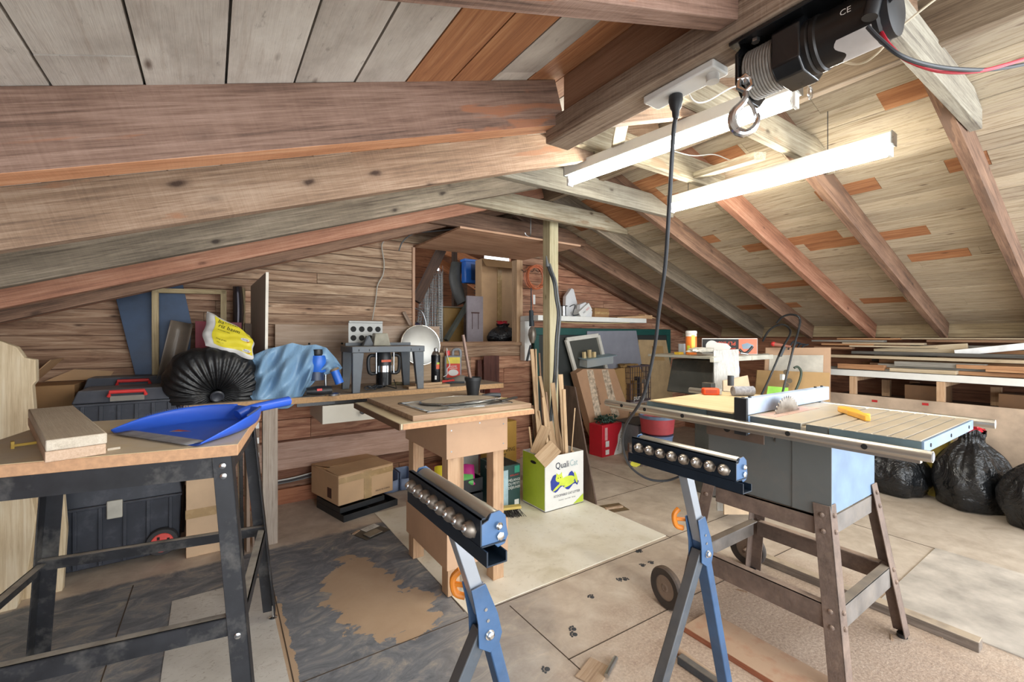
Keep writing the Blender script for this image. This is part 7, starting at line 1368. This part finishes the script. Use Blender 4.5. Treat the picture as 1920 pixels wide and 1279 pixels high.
# black hoops: folded barrow handle
t = thing('hoop_handle', 'pair of tall black bent tube hoops behind the saw fence', 'handle', at(1440, 760, d=3.9)); M_HP = plain('black_tube', '2a2c2e', .4)
MB().tube([at(1462, 760, d=3.75), at(1470, 725, d=3.75), at(1487, 655, d=3.8), at(1497, 620, d=3.85), at(1500, 600, d=3.88), at(1494, 592, d=3.9), at(1480, 590, d=3.95), at(1466, 595, d=4.0), at(1456, 606, d=4.05)], .009, 8, smooth=6).build('front_hoop', M_HP, t)
MB().tube([at(1418, 760, d=3.85), at(1440, 715, d=3.85), at(1466, 655, d=3.9), at(1480, 630, d=3.95), at(1481, 618, d=4.0), at(1470, 609, d=4.05), at(1455, 611, d=4.1), at(1440, 622, d=4.15), at(1430, 640, d=4.2)], .009, 8, smooth=6).build('rear_hoop', M_HP, t)
MB().bar(at(1462, 668, d=3.88), at(1470, 650, d=3.88), .03, .02).build('bracket', M_HP, t)
t = thing('pipe_clamp', 'red-tipped hand tool lying over the top of the tan boards', 'tool', at(1450, 646, d=4.1)); b = MB(); b.cyl(at(1450, 645, d=4.1), at(1482, 650, d=4.0), .018, .010); b.build('handle', plain('salmon_handle', 'b77a66', .5), t); MB().ball(at(1450, 645, d=4.1), .022).build('red_tip', M_RDP, t)
t = thing('pulley_clamp', 'small pulley with green cord hanging on the lower tan board', 'pulley', at(1490, 715, d=3.85)); b = MB(); b.tube([at(1489, 690, d=3.84), at(1496, 688, d=3.84), at(1502, 697, d=3.84), at(1500, 712, d=3.84), at(1492, 732, d=3.84)], .010, 8, smooth=4); b.build('green_hook', plain('dark_green_rubber', '3d4a3c', .5), t)
for (x, y) in ((1474, 698), (1480, 714), (1474, 722)): MB().cyl(at(x, y, d=3.86), at(x, y, d=3.83), .022).build('sheave', plain('worn_bronze', '6e6250', .4, .6), t)
MB().cbox(at(1467, 707, d=3.84), (.05, .02, .05)).build('white_tag', M_WPL, t)
b = MB()
for k in range(4): b.tube([at(1478+8*k, 655, d=4.1), at(1488+6*k, 640+3*k, d=4.15), at(1500+5*k, 646, d=4.2)], .008, 6, smooth=3)
tag(b.build('cable_heap', M_BLKC), 'heap of dark cable on top of the tan boards', 'cable')

# ---------------------------------------------------------------- lumber rack along the right wall
t = thing('lumber_rack', 'long white fronted lumber rack along the right wall', 'rack', (4.9, .6, 0)); XR = 4.85
def zr(z): return HC-(HC-z)*XR/4.6
def xr(x): return XR+(x-4.6)*.72
MB().box(XR, -.9, zr(.902), XR+.02, 1.79, zr(.955)).build('front_rail', M_WHITE, t, bevel=.002); MB().box(XR+.02, -.9, zr(.955)-.03, 5.36, 1.79, zr(.955)-.002).build('shelf_board', wood('rack_ply', '6c5238', '94744f', 'a8875f', ax='y', knots=0), t)
M_PP = wood('rack_post', 'a17852', 'c59c72', 'd2ac84', ax='z', knots=.3)
for y in (1.57, .98, .32): MB().box(XR+.001, y, 0, XR+.045, y+.048, zr(.90)).build('post', M_PP, t, bevel=.001); MB().box(XR+.05, y, .84, 5.34, y+.04, zr(.90)).build('cross_bearer', M_PP, t)
for y in (1.42, 1.22, .72): MB().box(5.2, y, 0, 5.24, y+.06, .84).build('rear_post', M_PP, t)
for k in range(12):
    y = .10+.36*k
    if y < 1.7 and False: pass
MB().box(XR+.046, -.9, .675, 5.36, 1.79, .69).build('lower_shelf', M_LDK, t)
b = MB(); b.box(XR-.02, -.9, .0, XR-.002, 1.79, zr(.748)); o = b.build('plywood_front', plain('stained_plywood', 'c4ad96', .7, 0, .22, 4)); tag(o, 'stained plywood panel below the lumber rack behind the garbage bags', 'panel'); o.name = 'plywood_panel'
for (px, py) in ((1640, 752), (1735, 758)): p = at(px, py, X=XR-.022); b = MB(); b.prism([(0, 0)]*0 or [(p.y-.02, p.z), (p.y+.015, p.z+.02), (p.y+.02, p.z-.02)], 0, .001) if 0 else b.box(p.x-.001, p.y-.02, p.z-.01, p.x, p.y+.02, p.z+.01); b.build('red_mark', plain('red_print', 'c03030'), o)
tag(MB().box(XR-.018, 1.80, .0, XR+.03, 2.05, zr(.748)).build('wood_block', wood('orange_end_block', '7a5230', 'b5834f', 'c4955f', ax='z')), 'orange-brown board end left of the stained plywood panel', 'board').name = 'end_board'
# timber on the rack
M_LU = [wood('lumber_pale', 'a8926e', 'c3ae8b', 'd6c5a6', knots=.3, g=.7), wood('lumber_brown', '6f4d35', '956c4b', 'ab835f', knots=.4, g=.7), wood('lumber_orange', '8d5b33', 'b88250', 'c99765', knots=.4, g=.7), wood('lumber_grey', '67635c', '8d897f', 'a5a197', knots=.3, g=.7), wood('lumber_dark', '34322f', '54514c', '6a665f', knots=.2, g=.7), plain('lumber_white', 'e4e4e2', .45)]
rd = random.Random(12)
LU = [  # px0,py0, px1,py1, X, width, thick, mat, label
 ((1560, 690), (1680, 695), 4.72, .12, .02, 3, 'grey board lying at the left end of the rack'),
 ((1573, 684), (1660, 692), 4.64, .07, .045, 2, 'short crayon-marked board end at the front left of the rack'),
 ((1671, 690), (1795, 702), 4.64, .09, .03, 0, 'short pale board near the middle front edge of the rack'),
 ((1680, 678), (1850, 692), 4.72, .10, .04, 3, 'grey weathered board behind the short pale one on the rack'),
 ((1548, 660), (1990, 690), 4.80, .12, .025, 0, 'long pale board running along the middle of the rack'),
 ((1795, 682), (1990, 700), 4.68, .08, .03, 2, 'rough edged brown board at the right front of the rack'),
 ((1600, 655), (1990, 678), 4.88, .10, .028, 4, 'long dark weathered board across the middle of the rack'),
 ((1530, 650), (1600, 654), 4.95, .09, .02, 1, 'short brown board behind the tan boards on the rack'),
 ((1596, 648), (1760, 652), 4.95, .10, .014, 0, 'pale thin board above the long dark one on the rack'),
 ((1582, 643), (1735, 646), 5.02, .09, .018, 0, 'pale strip with a square end on the rack'),
 ((1543, 644), (1640, 648), 5.0, .08, .018, 2, 'short orange strip at the left of the rack top'),
 ((1525, 638), (1660, 641), 5.1, .09, .016, 3, 'whitish strip lying highest at the left of the rack'),
 ((1572, 634), (1690, 637), 5.2, .08, .016, 2, 'orange board at the back left of the rack'),
 ((1672, 633), (1990, 638), 5.25, .08, .014, 0, 'long pale strip at the very back of the rack'),
 ((1740, 636), (1990, 645), 5.18, .10, .02, 1, 'brown plank at the back right of the rack'),
 ((1760, 668), (1990, 676), 4.98, .12, .02, 1, 'brown plank behind the long dark board at right'),
 ((1850, 690), (1990, 705), 4.66, .09, .02, 2, 'brown board at the far right front of the rack'),
]
for (p, q, X, w_, th, m_, lb) in LU:
    X = xr(X); a, c = at(p[0], p[1], X=X), at(q[0], q[1], X=X); z = max(zr(.955)+.002+th/2, (a.z+c.z)/2)
    a.z = z; c.z = z; plank('lumber_board', a, c, w_, th, M_LU[m_], label=lb, cat='board', group='boards stored on the lumber rack')
a, c = at(1640, 662, X=5.12), at(1815, 653, X=5.09); plank('lumber_board', a, c, .03, .08, M_LU[0], label='pale wedge shaped board standing on edge on the rack', cat='board', group='boards stored on the lumber rack')
plank('lumber_board', at(1790, 662, X=5.04), at(1995, 642, X=5.13), .04, .05, M_LU[5], label='white painted board rising to the right edge over the rack', cat='board', group='boards stored on the lumber rack')
# stacking bearers so boards rest on something
for k, (x, y0_, y1_, z1_) in enumerate(((5.12, -.6, 1.6, 1.09), (5.27, -.6, 1.7, 1.19), (4.98, -.5, 1.5, 1.0))):
    zz_ = zr(.955)+.001; j = 0
    while zz_ < z1_-.02: plank('lumber_board', Vector((x+.01*math.sin(j*2.1), y0_+.1*j, zz_+.016)), Vector((x+.01*math.sin(j*1.3), y1_-.07*j, zz_+.016)), .13, .030, M_LU[(k+j) % 4], label=['board', 'plank'][j % 2]+' buried '+['low', 'second', 'third', 'fourth', 'fifth', 'sixth', 'seventh'][j]+' in the '+['middle', 'rear', 'front'][k]+' pile of the lumber rack', cat='board', group='boards stored on the lumber rack'); zz_ += .033; j += 1
# dark things under the rack
for k, (y0_, y1_, h) in enumerate(((.35, .70, .12), (1.0, 1.25, .14))):
    tag(MB().box(4.95, y0_, .691, 5.19, y1_, .691+h).build('carton', plain('shadow_carton', '6b4d33', .8)), ['brown carton at the right on the lower rack shelf', 'brown carton between the rack posts on the lower shelf'][k], 'box')

# ---------------------------------------------------------------- garbage bags in front of the rack
M_BAG2 = bag_mat('shiny_black_film', '1c1e21', .22, 14, .9)
sack('garbage_bag', (4.57, 1.22, 0), .23, .42, 'low shiny black garbage bag just right of the saw legs', 'garbage bags by the rack', M_BAG2, None, 11, pleat=17, neck=.08)
sack('garbage_bag', (4.60, .79, 0), .215, .56, 'tall black garbage bag tied with a red bow', 'garbage bags by the rack', M_BAG2, M_RED, 5, pleat=22)
sack('garbage_bag', (4.46, .40, 0), .225, .50, 'black garbage bag cut off by the right edge of the photo', 'garbage bags by the rack', M_BAG2, None, 8, pleat=20)
blob((4.70, .98, .0), .08, .07, .26, 3, plain('mustard_plastic_bag', '9b8a3c', .4, 0, .2), 'mustard_bag', 'mustard yellow bag squeezed between the garbage bags and the plywood', 'bag')
# hinge inset in the floor
c = at(1150, 953, Z=0); t = thing('floor_recess', 'small square recess with a hasp in the floor right of the cat litter box', 'hatch', (c.x, c.y, 0)); F = frame((c.x, c.y, .0), (.95, -.25, 0)); MB(F).box(-.09, -.07, 0, .09, .07, .003).build('recess_plate', plain('dark_recess_wood', '6e5a3f', .8, 0, .3, 20), t); MB(F).box(-.07, -.02, .003, .07, .0, .014).build('hasp_bar', wood('shim', '8d6c50', 'b39474'), t)
